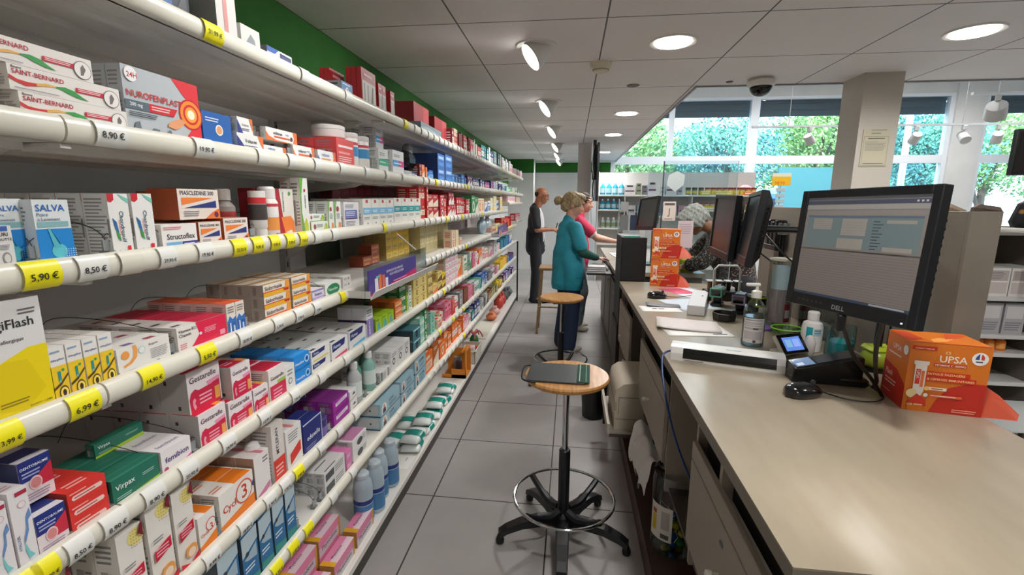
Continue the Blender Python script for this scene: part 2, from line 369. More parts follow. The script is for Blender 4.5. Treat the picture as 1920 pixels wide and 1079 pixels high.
# ---------------- the long wall shelving ----------------
XS = -.78
ZS = [1.909, 1.66, 1.44, 1.22, .99, .755, .545]
ORD = 'first second third fourth fifth sixth seventh eighth ninth tenth eleventh twelfth thirteenth fourteenth fifteenth sixteenth seventeenth eighteenth nineteenth twentieth'.split()
SHN = ['top', 'second', 'third', 'fourth', 'fifth', 'sixth', 'seventh', 'bottom']
UP = [-.66, .67, 2.0, 3.33, 4.66, 5.8, 6.8]
shelf_m = M('e4e1da', .4); panel_m = noise_mat('shelf_back', 'ececee', 'f2f2f4', 4, .55); rail_m = M('dfdbce', .3); post_m = M('b9b6b1', .4)
mb = MB()
for a, b in zip(UP[:-1], UP[1:]):
    hi = .9
    if a == 2.0:      # one bay has an opening through its back panel
        mb.box(-1.325, a+.02, .1, -1.31, 2.19, 2.0, panel_m); mb.box(-1.325, 2.58, .1, -1.31, b-.02, 2.0, panel_m)
        mb.box(-1.325, 2.19, .1, -1.31, 2.58, 1.21, panel_m); mb.box(-1.325, 2.19, 1.38, -1.31, 2.58, 2.0, panel_m)
        mb.box(-1.44, 2.19, 1.2, -1.325, 2.58, 1.21, M('c9c7c2', .5)); mb.box(-1.44, 2.19, 1.21, -1.43, 2.28, 1.38, M('15161c', .5))
    else: mb.box(-1.325, a+.02, .1, -1.31, b-.02, 2.0, panel_m)
t = thing('shelving_unit', 'long white wall shelving frame with grey back panels behind all the medicine', 'shelving', (0, 0, 0))
mb.build('back_panel', t)
for y in UP:
    mb = MB(); mb.box(-1.33, y-.018, .0, -1.285, y+.018, 2.02, post_m)
    for k in range(36): mb.box(-1.286, y-.004, .2+k*.05, -1.2845, y+.004, .225+k*.05, M('3a3a3b'))
    mb.build('upright', t)
mb = MB(); mb.box(-.774, 6.785, .1085, -.755, 6.82, .99, M('1d1e20', .4)); tag(mb.build('support_post'), 'thin black upright post at the far end of the lower shelves', 'post')
def shelf(i, y0, y1, z, tags, lab, xb=-1.284):
    t = thing('display_shelf', lab, 'shelf', (0, y0, z), 0, 'white shelves of the long wall unit')
    L = y1-y0; mb = MB(); mb.box(xb, .003, -.022, XS-.015, L-.003, .01, shelf_m)
    mb.box(xb, .003, -.03, XS-.02, .02, -.02, shelf_m)
    if i < 2:   # ribs of the pressed underside
        for x in (-1.15, -1.0, -.88): mb.box(x, .01, -.034, x+.03, L-.01, -.022, shelf_m)
    mb.build('shelf_board', t)
    mb = MB(); pr = []
    for k in range(9):
        a = -pi/2+pi*k/8; pr.append((XS-.014+.014*cos(a), -.001+.021*sin(a)))
    pr = [(XS-.02, -.022)]+pr+[(XS-.02, .02)]; n = len(pr)
    vs = [(x, y, q) for y in (.002, L-.002) for x, q in pr]
    mb.add(vs, [tuple(range(n)), tuple(range(n, 2*n))[::-1]]+[(j, n+j, n+(j+1) % n, (j+1) % n) for j in range(n)], rail_m, True); mb.build('price_rail', t)
    for s in ((.01,) if y0 > 0 else ()):   # bracket under the shelf
        mb = MB(); mb.poly([(xb, .0, -.025), (XS-.1, .0, -.025), (XS-.16, .0, -.05), (xb+.12, .0, -.075), (xb+.05, 0, -.13), (xb, 0, -.15)], shelf_m, .006, (0, 1, 0)); mb.build('bracket', t)
    for (ty, tw, s, col) in tags:
        if not (y0 <= ty < y1): continue
        mb = MB(); a = ty-y0; x = XS+.0022
        pts = [(XS-.012+.0165*cos(q), -.001+.0225*sin(q)) for q in [(-.40+.1*j)*pi for j in range(9)]]
        vs = [(px_, yy, pz) for yy in (a, a+tw) for px_, pz in pts]; m_ = len(pts)
        mb.add(vs, [(j, m_+j, m_+j+1, j+1) for j in range(m_-1)], M(col, .35), True)
        if s:
            F = frame((XS+.0055, a, -.016), (0, 1, 0), (0, 0, 1)); mb.text(s, F, tw*.14, .006, tw*.72, .014, M('2a2a28'), 0)
        mb.build('price_tag', t)
    return t
Y_ = 'f1e61c'; W_ = 'e2e2dc'
TG = {0: [(.62, .05, '', Y_), (.985, .055, '21,99 €', Y_), (1.35, .05, '', W_), (1.62, .05, '', W_), (2.2, .05, '', Y_), (2.35, .05, '', W_), (2.5, .05, '', W_)],
      1: [(.52, .05, '', W_), (.715, .055, '8,90 €', W_), (.925, .055, '19,90 €', W_), (1.125, .04, '', W_), (1.255, .04, '', W_), (1.39, .04, '', W_), (1.55, .04, '', W_), (1.75, .04, '', W_), (1.95, .04, '', W_), (2.15, .04, '', W_)],
      2: [(.575, .052, '5,90 €', Y_), (.653, .05, '8,50 €', W_), (.725, .045, '', 'd9d4c6'), (.805, .04, '29,90 €', W_), (.9, .045, '19,90 €', W_), (1.005, .045, '22,50 €', Y_), (1.075, .04, '9,90 €', Y_), (1.145, .04, '9,90 €', Y_), (1.215, .04, '7,90 €', Y_), (1.28, .04, '7,50 €', Y_), (1.36, .04, '', W_), (1.47, .04, '', W_), (1.9, .04, '', Y_), (2.3, .04, '', W_)],
      3: [(.505, .036, '3,99 €', Y_), (.605, .05, '6,99 €', Y_), (.733, .047, '14,90 €', Y_), (.872, .047, '5,50 €', Y_), (.995, .045, '10,90 €', W_), (1.13, .04, '5,30 €', W_), (1.23, .04, '5,90 €', W_), (1.33, .04, '7,90 €', W_), (1.5, .035, '', Y_)],
      4: [(.49, .04, '8,50 €', Y_), (.52, .035, '10,90 €', Y_), (.567, .04, '8,50 €', W_), (.625, .045, '8,90 €', W_), (.705, .045, '8,90 €', W_), (.79, .045, '20,90 €', W_), (.905, .045, '24,99 €', W_), (1.04, .045, '12,99 €', W_), (1.18, .04, '7,90 €', W_), (1.33, .04, '', W_), (1.5, .04, '', W_), (1.66, .04, '', W_)],
      5: [(.71, .045, '9,90 €', W_), (.82, .045, '9,99 €', W_), (.93, .045, '18,89 €', W_), (1.03, .045, '5,90 €', W_), (1.1, .04, '7,90 €', W_), (1.165, .045, '7,90 €', Y_), (1.3, .04, '4,50 €', W_), (1.42, .04, '', W_), (1.55, .04, '', W_)],
      6: [(.95, .045, '', Y_), (1.03, .045, '3,30 €', Y_), (1.11, .045, '2,90 €', Y_), (1.19, .045, '3,50 €', Y_), (1.35, .04, '', W_), (1.5, .04, '', W_)]}
rr = random.Random(3)
for i in range(7):
    far = [(y, .045, '', Y_ if rr.random() < .12 else W_) for y in [2.45+k*.11+rr.random()*.03 for k in range(39)]]
    ends = [-.66, .67, 2.0, 3.33, 4.66, 5.8, 6.8]
    if i < 2: ends = ends+[7.7]
    if i == 2: ends = ends[:-1]
    for n, (a, b) in enumerate(zip(ends[:-1], ends[1:])):
        z = ZS[i]
        shelf(i, a, b, z, TG[i]+far, '%s shelf from the top of the wall unit, %s bay along' % (['topmost', 'second', 'third', 'fourth', 'fifth', 'sixth', 'seventh'][i], ORD[n]))
shelf(2, 6.0, 7.6, 1.53, [], 'short white shelf at the far end, raised above the third level')
shelf(3, 6.85, 7.6, 1.27, [], 'short white shelf at the far end, just under the raised one')
# base cabinet of the shelving
t = thing('shelf_plinth', 'long white bottom shelf with a dark kickboard standing on the floor tiles', 'shelf', (0, 0, 0))
mb = MB(); mb.box(-1.284, -.66, .075, -.83, 7.4, .108, shelf_m, .003); mb.build('base_board', t)
mb = MB(); mb.box(-1.284, -.66, 0, -.842, 7.38, .075, M('3c3733', .5)); mb.build('kickboard', t)
# wire dividers: parts of the shelf they clip to
sh = [o for o in COL.objects if o.name.startswith('display_shelf')]
def divider_mesh():
    mb = MB(); W1 = M('3b3c3e', .3, .8)
    mb.tube(catmull([(-.35, 0, .012), (-.30, 0, .075), (-.2, 0, .085), (-.07, 0, .07), (-.02, 0, .05), (-.008, 0, .014)], 5), .0008, W1, 5)
    mb.box(-.022, -.006, .01, -.002, .006, .022, M('cfd3d4', .15, 0, 0, .6))
    mb.box(-.012, -.009, .022, -.009, .009, .04, M('d5d9da', .15, 0, 0, .6))
    mb.tube([(-.01, -.008, .045), (-.008, .0, .052), (-.01, .008, .045)], .0008, W1, 5)
    return mb
dv = divider_mesh().build('wire_divider')
DIV = {1: [.645, .80, .98, 1.17, 1.31, 1.57], 2: [.62, .735, .835, .93, 1.02, 1.12, 1.22, 1.60, 1.74], 3: [.60, .71, .84, 1.06, 1.24, 1.44], 4: [.57, .595, .665, .765, .858, 1.19, 1.32, 1.45, 1.58, 1.80], 5: [.715, .83, .895, 1.02, 1.09, 1.25, 1.42, 1.6, 1.72, 1.85], 6: [.95, 1.0, 1.07, 1.12, 1.2, 1.3, 1.34, 1.56]}
first = True
for i, ys in DIV.items():
    for y in ys:
        p = next(o for o in sh if abs(o.location.z-ZS[i]) < .001 and o.location.y <= y < o.location.y+1.33)
        d = dv if first else dv.copy()
        if not first: COL.objects.link(d)
        first = False; d.parent = p; d.location = (XS-.02, y-p.location.y, 0)
# ---------------- cartons ----------------
G_ = 'b9b6b0'; R_ = 'd2203a'; N_ = '24307a'; T_ = '8b8d90'
def fine(a, b, c, d, n, col='8d8f92'): return ('l', a, b, c, d, n, col)
SIDE = [('r', .2, .15, .5, .6, 'a8a6a2'), fine(.1, .68, .8, .92, 4, '8a8886'), fine(.55, .15, .9, .6, 8, '9a9896')]
wave = lambda y0, c, k=1: ('p', [(0, y0), (.25, y0-.10), (.5, y0), (.75, y0+.06), (1, y0), (1, y0-.13*k), (.75, y0-.06*k), (.5, y0-.14*k), (.25, y0-.22*k), (0, y0-.12*k)], c)
def star(cx, cy, r0, r1, n, col): return ('p', [(cx+(r0 if i % 2 else r1)*cos(pi*i/n), cy+(r0 if i % 2 else r1)*sin(pi*i/n)) for i in range(2*n)], col)
# kind: (object name, words for the label, body colour, front decals, side decals, top decals)
K = {
'saint': ('balm_box', 'long white balm box with red-green ribbon', 'ece6e0', [('t', 'Baume', .03, .86, .12, .1, '5a3a3a'), ('t', 'SAINT-BERNARD', .03, .64, .42, .2, 'b3243a'),
    ('p', [(0, .58), (.06, .44), (.14, .40), (.21, .42), (.21, .30), (.12, .22), (.04, .34), (0, .42)], 'cf3434'), ('p', [(.21, .42), (.29, .5), (.37, .47), (.37, .42), (.29, .38), (.21, .3)], 'e6b25a'),
    ('p', [(.37, .47), (.45, .52), (.53, .44), (.6, .25), (.66, .12), (.56, .16), (.47, .28), (.42, .38), (.37, .42)], '3a9a4c'),
    ('r', .55, .42, .83, .62, 'c42038'), ('l', .57, .46, .82, .6, 2, 'f0dada'), ('c', .9, .45, .4, '6f6668'), ('c', .9, .45, .37, 'f1ece8'), ('p', [(.875, .2), (.9, .22), (.93, .5), (.905, .7), (.88, .55)], '77706f'), fine(.03, .08, .45, .14, 1)], SIDE, [('t', 'SAINT-BERNARD', .05, .3, .5, .4, 'b3243a')]),
'greyslab': ('balm_box', 'grey slim box showing its end', 'a9a7a3', [('r', .1, .2, .3, .8, '5c5a5c'), fine(.4, .1, .9, .9, 8)], SIDE, []),
'nurofen': ('plaster_box', 'large silver and red plaster box', 'b9bfc4', [('p', [(.62, 1), (1, 1), (1, .0), (.72, 0), (.93, .35), (.9, .62), (.78, .75)], 'e02a38'), ('c', .86, .47, .26, 'c8102a'), ('c', .86, .47, .23, 'f2902a'), ('c', .86, .47, .17, 'd8232e'), ('c', .86, .47, .13, 'f6a631'), ('c', .86, .47, .08, 'fff4d8'),
    ('t', 'NUROFENPLAST', .03, .55, .7, .13, 'c9252f'), ('p', [(0, .5), (.28, .5), (.28, .37), (0, .37)], '5a6a76'), ('p', [(.28, .5), (.66, .5), (.60, .37), (.28, .37)], 'd2202e'), ('t', '200 mg', .05, .4, .2, .07, 'f2f2f2'), ('l', .31, .4, .58, .48, 2, 'f6d0d0'),
    ('c', .1, .88, .11, 'f2f2f2'), ('t', '24H', .05, .83, .12, .09, 'c42030'), ('p', [(.5, .2), (.6, .17), (.68, .22), (.76, .32), (.7, .36), (.6, .32), (.52, .26)], 'e8a070'), fine(.03, .26, .4, .34, 3, '3d4750'), ('p', [(.05, .0), (.09, .18), (.14, .2), (.16, 0)], '6a747c'), ('p', [(.24, .05), (.3, .13), (.38, .12), (.36, .0)], '6a747c'), ('p', [(.46, .02), (.5, .14), (.53, .14), (.56, .0)], '6a747c')], SIDE, []),
'blueslant': ('plaster_box', 'blue plaster box with a tan disc', '1f5fae', [('c', .55, .5, .16, 'f2efe8'), ('c', .55, .5, .12, 'e6a06a'), fine(.1, .7, .6, .85, 2, 'd6e2f2'), ('r', .05, .02, .95, .1, 'c22a3a')], SIDE, []),
'voltaren': ('gel_tube_box', 'white gel box with navy swoosh', 'ecebe8', [('p', [(0, 0), (.35, 0), (.18, .45), (0, .85)], '2a3a86'), ('p', [(.78, 1), (1, 1), (1, .2), (.9, .5)], 'e8743a'), ('t', 'Voltaren', .28, .5, .45, .28, '4b4d52'), fine(.25, .2, .8, .38, 2, '6a5f8c')], [('r', .3, 0, .6, 1, '4a4a52')]+SIDE, []),
'voltorange': ('gel_tube_box', 'white gel box with orange end', 'ecebe8', [('p', [(0, 0), (0, .7), (.08, .35), (.3, .1), (.8, .06), (.86, 0)], 'e8743a'), ('p', [(.86, 1), (1, 1), (1, 0), (.84, 0), (.9, .5)], 'e8743a'), ('t', 'voltaren', .22, .52, .36, .26, '3c3e48'), ('t', 'actigo', .6, .56, .2, .2, '7a8ac0'), ('r', .24, .3, .74, .42, 'e05a28'), ('c', .8, .4, .18, '5a2a2a')], [('r', .3, 0, .6, 1, '5a4a48')]+SIDE, []),
'voltwhite': ('gel_tube_box', 'pale gel box with blue lettering', 'e6e6e8', [('t', 'voltaren', .2, .55, .45, .26, '5a70b0'), ('p', [(.84, 1), (1, 1), (1, 0), (.78, 0), (.88, .5)], 'd8683a'), ('r', .2, .3, .7, .4, 'd8902a'), ('p', [(0, 0), (0, .6), (.12, .2), (.3, 0)], '4a5aa0')], [('r', .3, 0, .6, 1, '4a4a58')]+SIDE, []),
'redwhite': ('supplement_box', 'coral red box with white bands', 'd84a4a', [('r', .1, .68, .92, .76, 'f4e2e0'), ('r', .1, .45, .75, .53, 'ee9a94'), ('l', .1, .15, .9, .38, 3, 'f2cac6')], SIDE, []),
'greentall': ('syrup_box', 'white box with a green band', 'e6e8e4', [('r', 0, .3, 1, .55, '3fb58c'), fine(.1, .38, .8, .5, 1, 'e4f4ee'), fine(.1, .7, .7, .85, 2), ('p', [(.0, .55), (1, .62), (1, .55)], '2a8a64')], SIDE, []),
'pinkblue': ('syrup_box', 'white box with blue and pink bands', 'eae9ec', [('r', 0, .35, .5, .6, '3aa2e0'), ('r', .5, .35, 1, .6, 'd63a8e'), fine(.08, .42, .9, .52, 1, 'eef4fa'), fine(.1, .72, .7, .84, 2)], SIDE, []),
'bluepack': ('supplement_box', 'blue box with pale edges', '2e62ae', [('r', .1, .6, .9, .85, '84aee0'), ('r', .15, .15, .85, .4, '4b86cc'), fine(.2, .66, .8, .8, 2, 'e2ecf8')], [('r', 0, 0, 1, 1, '223f70')], []),
'auri': ('ear_drops_box', 'narrow white drops box', 'dedcda', [('r', .08, .88, .8, .99, '3a62b0'), ('t', 'AURI', .08, .76, .7, .09, '3a3c40'), ('t', 'GOUTTE', .08, .66, .86, .09, '3a3c40'), ('o', .55, .26, .22, .14, '8e8c8a'), ('o', .56, .26, .16, .10, 'd6d4d0'), fine(.1, .45, .8, .58, 4)], SIDE, []),
'salva': ('syringe_box', 'white and blue bulb syringe box', 'dfe4e6', [('r', 0, 0, 1, .55, '1c86d2'), ('r', .06, .58, .92, .66, '86b4b8'), ('t', 'SALVA', .07, .82, .8, .12, '2466b2'), ('t', 'Poire', .08, .745, .3, .06, '6a7a94'), ('t', 'à Lavement', .08, .675, .62, .06, '6a7a94'),
    ('o', .55, .2, .22, .11, '5fc2d0'), ('p', [(.34, .56), (.37, .56), (.5, .28), (.6, .3), (.46, .31), (.42, .3)], '5fc2d0'), ('p', [(.3, .56), (.36, .56), (.6, .26), (.42, .24)], '55b6c8'), ('t', '20 ml', .12, .02, .25, .05, 'e8f2f8')]+[('c', .72+.06*i, .08+.035*j, .018, 'bfe0f4') for i in range(5) for j in range(5)], [fine(.15, .6, .85, .9, 5, '8c8c90'), fine(.15, .1, .85, .45, 7, '8c8c90')], []),
'chondro': ('joint_supplement_box', 'upright white box with red, blue and green marks', 'ebeae6', [('p', [(0, 1), (.32, 1), (.3, .9), (.15, .86), (0, .88)], 'c8202e'), ('p', [(.5, 1), (1, .92), (1, .84), (.7, .92)], '7cc8b4'), ('v', 'Chondrosulf', .48, .22, .32, .5, '35506a'), ('p', [(.12, .62), (.3, .55), (.36, .36), (.2, .44)], '2c6aa8'), ('p', [(.22, .42), (.38, .36), (.42, .24), (.28, .28)], '3f9a48'),
    ('v', 'LABORATOIRE', .4, .34, .09, .24, 'c23040'), ('r', .68, .03, .85, .16, 'cf2a34'), ('p', [(.42, .02), (.52, .1), (.6, .02), (.52, .0)], '55565a'), ('p', [(.1, .02), (.26, .1), (.4, .05), (.2, .0)], '77787c')], [fine(.08, .06, .94, .94, 16, '9b9995'), ('r', .9, .3, .97, .6, '8a8884')], [('r', 0, .8, 1, 1, '8a2c34')]),
'piasc': ('capsule_box', 'white box with orange and navy wedges', 'e9dcd2', [('t', 'PIASCLEDINE 300', .06, .8, .86, .14, '4a4a52'), ('p', [(.08, .72), (.85, .72), (.08, .48)], 'ee8034'), ('p', [(.12, .38), (.92, .62), (.92, .38)], '2a3378'), ('p', [(.6, 0), (1, 0), (1, .36), (.8, .22)], 'e87434'), ('c', .9, .14, .1, '6a2a3a'), fine(.1, .1, .5, .3, 3)], [('r', 0, 0, 1, 1, 'a8502e')], [('r', 0, 0, 1, 1, 'c8885c')]),
'structo': ('capsule_box', 'white box with blue and indigo tabs', 'efeae6', [('t', 'Structoflex', .13, .4, .8, .24, '3c3e42'), ('r', .1, .1, .52, .3, '6fb0dc'), ('r', .54, .1, 1, .3, '33377e'), ('l', .58, .16, .95, .25, 1, 'dadcf0'), ('l', .05, .78, .6, .92, 2, 'd88a90')], SIDE, []),
'redtall': ('gel_box', 'tall white and dark red box with orange foot', 'e4ded6', [('p', [(0, 1), (.32, 1), (.5, 0), (.2, 0)], 'a8222e'), ('u', 'THERMCOOL', .45, .5, .12, .44, '3c6a50'), ('p', [(.34, .4), (.8, .42), (.96, .3), (.98, 0), (.5, 0)], 'ea8238'), ('p', [(.55, .08), (.8, .12), (.9, 0), (.5, 0)], 'eee6e2'), ('c', .8, .9, .06, '4a9a4a')], [('r', 0, 0, 1, 1, '9c2630')], [('r', 0, 0, 1, 1, '8e242c')]),
'leafcurve': ('gel_box', 'tall white box with green curved spine', 'e8e8e2', [('p', [(0, 1), (.45, 1), (.15, .7), (.1, .4), (.4, 0), (0, 0)], '6aa83a'), ('c', .55, .78, .12, 'a2343a'), ('v', 'voltaren', .5, .4, .2, .3, '4c5260'), ('p', [(.3, .2), (.6, .3), (.8, .15), (.75, 0), (.45, 0)], 'c8c83a')], SIDE, [('r', 0, 0, 1, 1, '78a848')]),
'greenleaf': ('herbal_gel_box', 'white box with green border and olive sprig', 'e9ebe4', [('r', 0, 0, 1, .12, '6f9a4a'), ('c', .2, .55, .24, 'a2545a'), fine(.32, .45, .7, .8, 3), ('p', [(.72, .2), (.85, .9), (.95, .7), (.98, .2)], '9ab83a'), ('c', .84, .45, .16, 'c8bc3a')], [('r', 0, 0, 1, 1, '9aa088')], []),
'curvedpair': ('herbal_gel_box', 'slim white box with an arched print', 'eaeae6', [('p', [(0, 1), (.4, 1), (.15, .6), (.1, .2), (.3, 0), (0, 0)], '7fae5a'), ('c', .5, .74, .2, 'a2343a'), fine(.3, .4, .8, .6, 5), ('p', [(.4, 0), (.9, 0), (.9, .25), (.6, .3)], 'e08a4a')], SIDE, []),
'whitepurple': ('capsule_box', 'white box with a violet panel', 'ebe8ea', [('r', .05, .42, .88, .7, '6a72b8'), ('l', .1, .47, .8, .66, 3, 'dfe2f2'), ('r', .05, .36, .88, .41, '5a2a6a'), fine(.08, .76, .7, .92, 3), fine(.08, .08, .75, .3, 4)], SIDE, []),
'bandblue': ('sachet_box', 'white box with a light blue band', 'edebe4', [('r', 0, .44, 1, .68, '84bfe4'), ('r', .35, .86, .62, .97, 'c84050'), ('l', .15, .5, .8, .62, 2, 'f0f6fa'), fine(.1, .26, .85, .36, 2), ('c', .5, .12, .05, '4a4e60')], SIDE, []),
'bandteal': ('sachet_box', 'white box with a teal band', 'edebe4', [('r', 0, .44, 1, .68, '2f9aa4'), ('r', .35, .86, .62, .97, 'c84050'), ('l', .15, .5, .8, .62, 2, 'dff0f2'), fine(.1, .26, .85, .36, 2)], SIDE, []),
'allergi': ('allergy_remedy_box', 'very large white and yellow allergy box', 'dedddb', [('p', [(0, 0), (1, 0), (1, .58), (.75, .58), (.4, .5), (0, .38)], 'ecd414'), ('p', [(.1, .42), (.45, .5), (.72, .48), (.9, .2), (.6, .05), (.3, .1)], 'e3ca10'), ('t', 'allergiFlash', .08, .74, .84, .1, '2e2f33'), ('t', 'anti-allergique', .3, .64, .42, .06, '6a6460'), ('l', .7, .86, .95, .92, 2, '6c6864'), fine(.3, .12, .7, .17, 2, '8c7a20'), ('t', 'BAUSCH + LOMB', .65, .07, .3, .025, '8a7620')], SIDE, []),
'euphra': ('eye_drops_box', 'small white and yellow eye-drop box', 'e8e5df', [('r', 0, 0, 1, .66, 'f0c92c'), ('t', 'Allergiflash', .08, .74, .84, .1, '5d6aa4'), fine(.1, .88, .8, .95, 1, '8aa6c4'), ('c', .72, .57, .1, '4f9a52'), ('r', .38, .38, .56, .56, '2f8f8a'), ('r', .42, .3, .52, .4, '86c8c2'), ('p', [(0, .28), (.5, .36), (1, .5), (1, .46), (.5, .31), (0, .23)], '5a4526'), ('o', .6, .16, .3, .13, '5a4526'), ('o', .6, .16, .25, .10, 'f6dc66'), ('o', .6, .16, .12, .06, '3a2c20')], SIDE, []),
'biogaran': ('probiotic_box', 'white box with orange arc and green oval', 'edeae4', [('p', [(.28, .98), (.34, .98), (.37, .8), (.34, .55), (.24, .38), (.1, .3), (.08, .38), (.2, .46), (.27, .6), (.29, .8)], 'eea45c'), ('c', .14, .72, .15, 'eda052'), ('c', .44, .74, .13, 'a9cfd4'), ('c', .44, .74, .11, 'eef0ec'), ('t', 'Biogaran', .58, .78, .36, .1, '6a6a72'), fine(.6, .3, .95, .68, 6, 'aaa8a8'), ('o', .22, .1, .22, .08, '3aa26a'), ('t', '30', .7, .12, .06, .1, '5a5a60')], SIDE, [('r', .2, .1, .38, .3, '7a6a9a'), ('r', .62, .1, .8, .3, 'b04a62')]),
'bdouze': ('vitamin_box', 'wide white and crimson vitamin box', 'efe8e2', [('p', [(.36, 1), (1, 1), (1, 0), (.18, 0), (.42, .55)], 'e2264e'), ('t', 'Vitamine B12', .03, .78, .34, .12, '3f3c40'), ('t', 'Chauvin', .03, .62, .24, .12, '3f3c40'), ('c', .44, .55, .06, 'dfe4f4'), ('l', .52, .5, .78, .72, 4, 'f6b0c0'), ('r', .84, .22, .95, .42, 'f0a0b4'), ('l', .03, .1, .16, .4, 4, 'd88a94')], SIDE, [('r', .4, 0, 1, 1, 'cf2448'), ('r', .05, .3, .2, .5, '4a4a52')]),
'orangeblue': ('eye_drops_box', 'white and blue box with orange top', 'e8e0d6', [('r', 0, 0, 1, .45, '2f62ae'), ('p', [(0, .45), (.3, .62), (.6, .5), (1, .58), (1, .4), (0, .4)], '3b74c0'), ('r', .25, .1, .38, .4, 'e8eef6'), ('r', .62, .1, .8, .3, 'c6d8ee'), fine(.1, .7, .9, .92, 3, '8a7a74')], SIDE, [('r', 0, 0, 1, 1, 'e8643a')]),
'sedor': ('cream_box', 'white and yellow cream box with orange line', 'ece2d2', [('r', 0, 0, .95, .36, 'ecb02e'), ('r', 0, .34, .8, .42, 'd8402a'), ('t', 'Sédorrhoïde', .05, .5, .68, .34, '5c4a5a'), ('p', [(.85, 1), (1, 1), (1, .1), (.8, .25)], 'e79a3c'), ('p', [(.72, .3), (.95, .36), (.95, .12), (.78, .14)], 'c02f24')], [('r', 0, 0, 1, 1, 'a0948c'), ('r', .25, .15, .5, .85, '877a74')], [('r', 0, 0, 1, .3, 'c89a5a')]),
'avenoc': ('cream_box', 'lilac and white cream box', 'e4dfe8', [('r', 0, 0, 1, .42, 'b49ed2'), ('t', 'Avenoc', .15, .5, .75, .28, '5c4c8a'), ('r', 0, .86, 1, 1, '9a86c0'), ('l', .2, .1, .9, .3, 3, 'f0eaf6')], SIDE, []),
'titano': ('cream_box', 'white box with a dark green oval logo', 'e9eae4', [('o', .5, .5, .4, .4, '2c8456'), ('t', 'Titanoréine', .18, .42, .64, .2, 'e8f4ec')], SIDE, []),
'whitetube': ('cream_box', 'thin white box with a curled printed end', 'dedcd6', [('c', .7, .5, .25, '8a8c88'), fine(.1, .3, .5, .7, 2)], SIDE, []),
'yellowcol': ('cough_remedy_box', 'yellow and straw striped box', 'dcc264', [('r', 0, .0, 1, .3, 'e8c02c'), ('l', .1, .5, .85, .85, 2, '9a7a2c'), ('r', .1, .36, .5, .42, 'c88c2a')], [('r', 0, 0, 1, 1, 'a08c50')], []),
'yellowpale': ('cough_remedy_box', 'pale straw-coloured narrow box', 'e0d4a4', [('r', .1, .1, .45, .9, 'c6ba8c'), fine(.55, .1, .9, .9, 6, 'a89c74')], [('r', 0, 0, 1, 1, 'b4a878')], []),
'hyalu': ('gel_box', 'white gel box with blue-teal zigzag', 'e6e2e4', [('u', 'HYALUGEL', .08, .25, .15, .6, '3a4a88'), ('c', .6, .8, .22, 'cfa8b2'), ('c', .6, .8, .18, 'eadfe0'), ('r', .35, .92, .95, .97, 'b03048'), ('p', [(.9, .72), (.95, .62), (.75, .58), (.7, .45), (.4, .3), (.4, .36), (.62, .5), (.66, .62), (.8, .68)], '6a8fc4'), ('p', [(.4, .34), (.55, .2), (.8, .12), (.5, .1), (.38, .22)], '7ac8ce')], SIDE, [fine(.1, .3, .8, .7, 2, 'c09aa4')]),
'dento': ('toothache_balm_box', 'navy, red and white balm box', 'e8dcde', [('r', 0, .52, 1, 1, '27357f'), ('p', [(.45, .52), (1, .78), (1, .3), (.45, .3)], 'cc2f45'), ('t', 'DENTOBAUME', .06, .8, .86, .13, 'eef0f8'), ('l', .08, .6, .7, .75, 2, 'a8b0d8'), ('o', .45, .42, .2, .16, 'e8c8c8'), ('o', .45, .42, .16, .12, 'd88a8a'), fine(.1, .06, .9, .24, 3, 'a890a4')], [('r', 0, 0, 1, 1, '3a3f66')], [('r', .0, .0, 1, .3, 'e0dee6'), ('r', 0, .3, 1, 1, '2a3474')]),
'aceton': ('tablet_box', 'flat bright red box with white pill outlines', 'dd3a33', [('p', [(.1, .4), (.14, .3), (.86, .3), (.9, .4), (.9, .5), (.86, .62), (.14, .62), (.1, .5)], 'f0cdc6'), ('l', .16, .36, .8, .56, 1, 'c0564e'), ('l', .06, .72, .55, .9, 1, 'f2b4ac')], [('r', 0, 0, 1, 1, 'a2332f')], [('l', .2, .2, .8, .6, 2, 'f0b0a8')]),
'virpax': ('tablet_box', 'dark green box with a lime stripe', '27705c', [('p', [(0, 0), (1, 0), (1, .24), (0, .14)], 'a8c82a'), ('t', 'Virpax', .06, .5, .4, .3, 'eef4f0'), ('l', .06, .2, .4, .34, 2, 'a8ccc0'), ('l', .62, .55, .92, .68, 2, 'a8ccc0')], SIDE, [('r', 0, 0, 1, .12, '3d8a74'), ('r', 0, .4, 1, .45, '3d8a74')]),
'femibion': ('vitamin_box', 'white box with pink swash and script lettering', 'ece6e6', [('p', [(0, 0), (1, 0), (1, .3), (.7, .12), (.3, .06), (0, .16)], 'dd6aa8'), ('t', 'femibion', .12, .44, .78, .3, '4a3c7c'), ('c', .12, .2, .1, 'c0486a')], SIDE, [('t', 'femibion', .15, .3, .7, .3, '8a84a8')]),
'gesta': ('vitamin_box', 'white and raspberry pregnancy vitamin box', 'eee4e4', [('p', [(.04, .0), (.96, 0), (.96, .62), (.8, .62), (.7, .52), (.3, .5), (.2, .56), (.08, .5), (.02, .35)], 'd22a4c'), ('t', 'Gestarelle', .07, .72, .8, .22, '5a4550'), ('p', [(.55, .62), (.96, .66), (.96, .56), (.6, .52)], 'ec9ab8'), ('r', .78, .08, .94, .4, 'f0a85a'), ('l', .3, .12, .72, .4, 3, 'f2b0bc'), ('p', [(.1, .3), (.15, .36), (.2, .3), (.16, .22), (.2, .12), (.14, .06), (.1, .16)], 'eaa0b0')], [('r', 0, 0, 1, 1, 'bdb8b4'), ('r', .2, .7, .3, .8, '3c3a3a'), ('r', .62, .1, .72, .2, '3c3a3a')], [('r', .0, .08, .75, .9, 'cf2444'), ('r', .75, .1, 1, .5, 'eea040'), ('l', .15, .25, .6, .6, 2, 'f2c8cc')]),
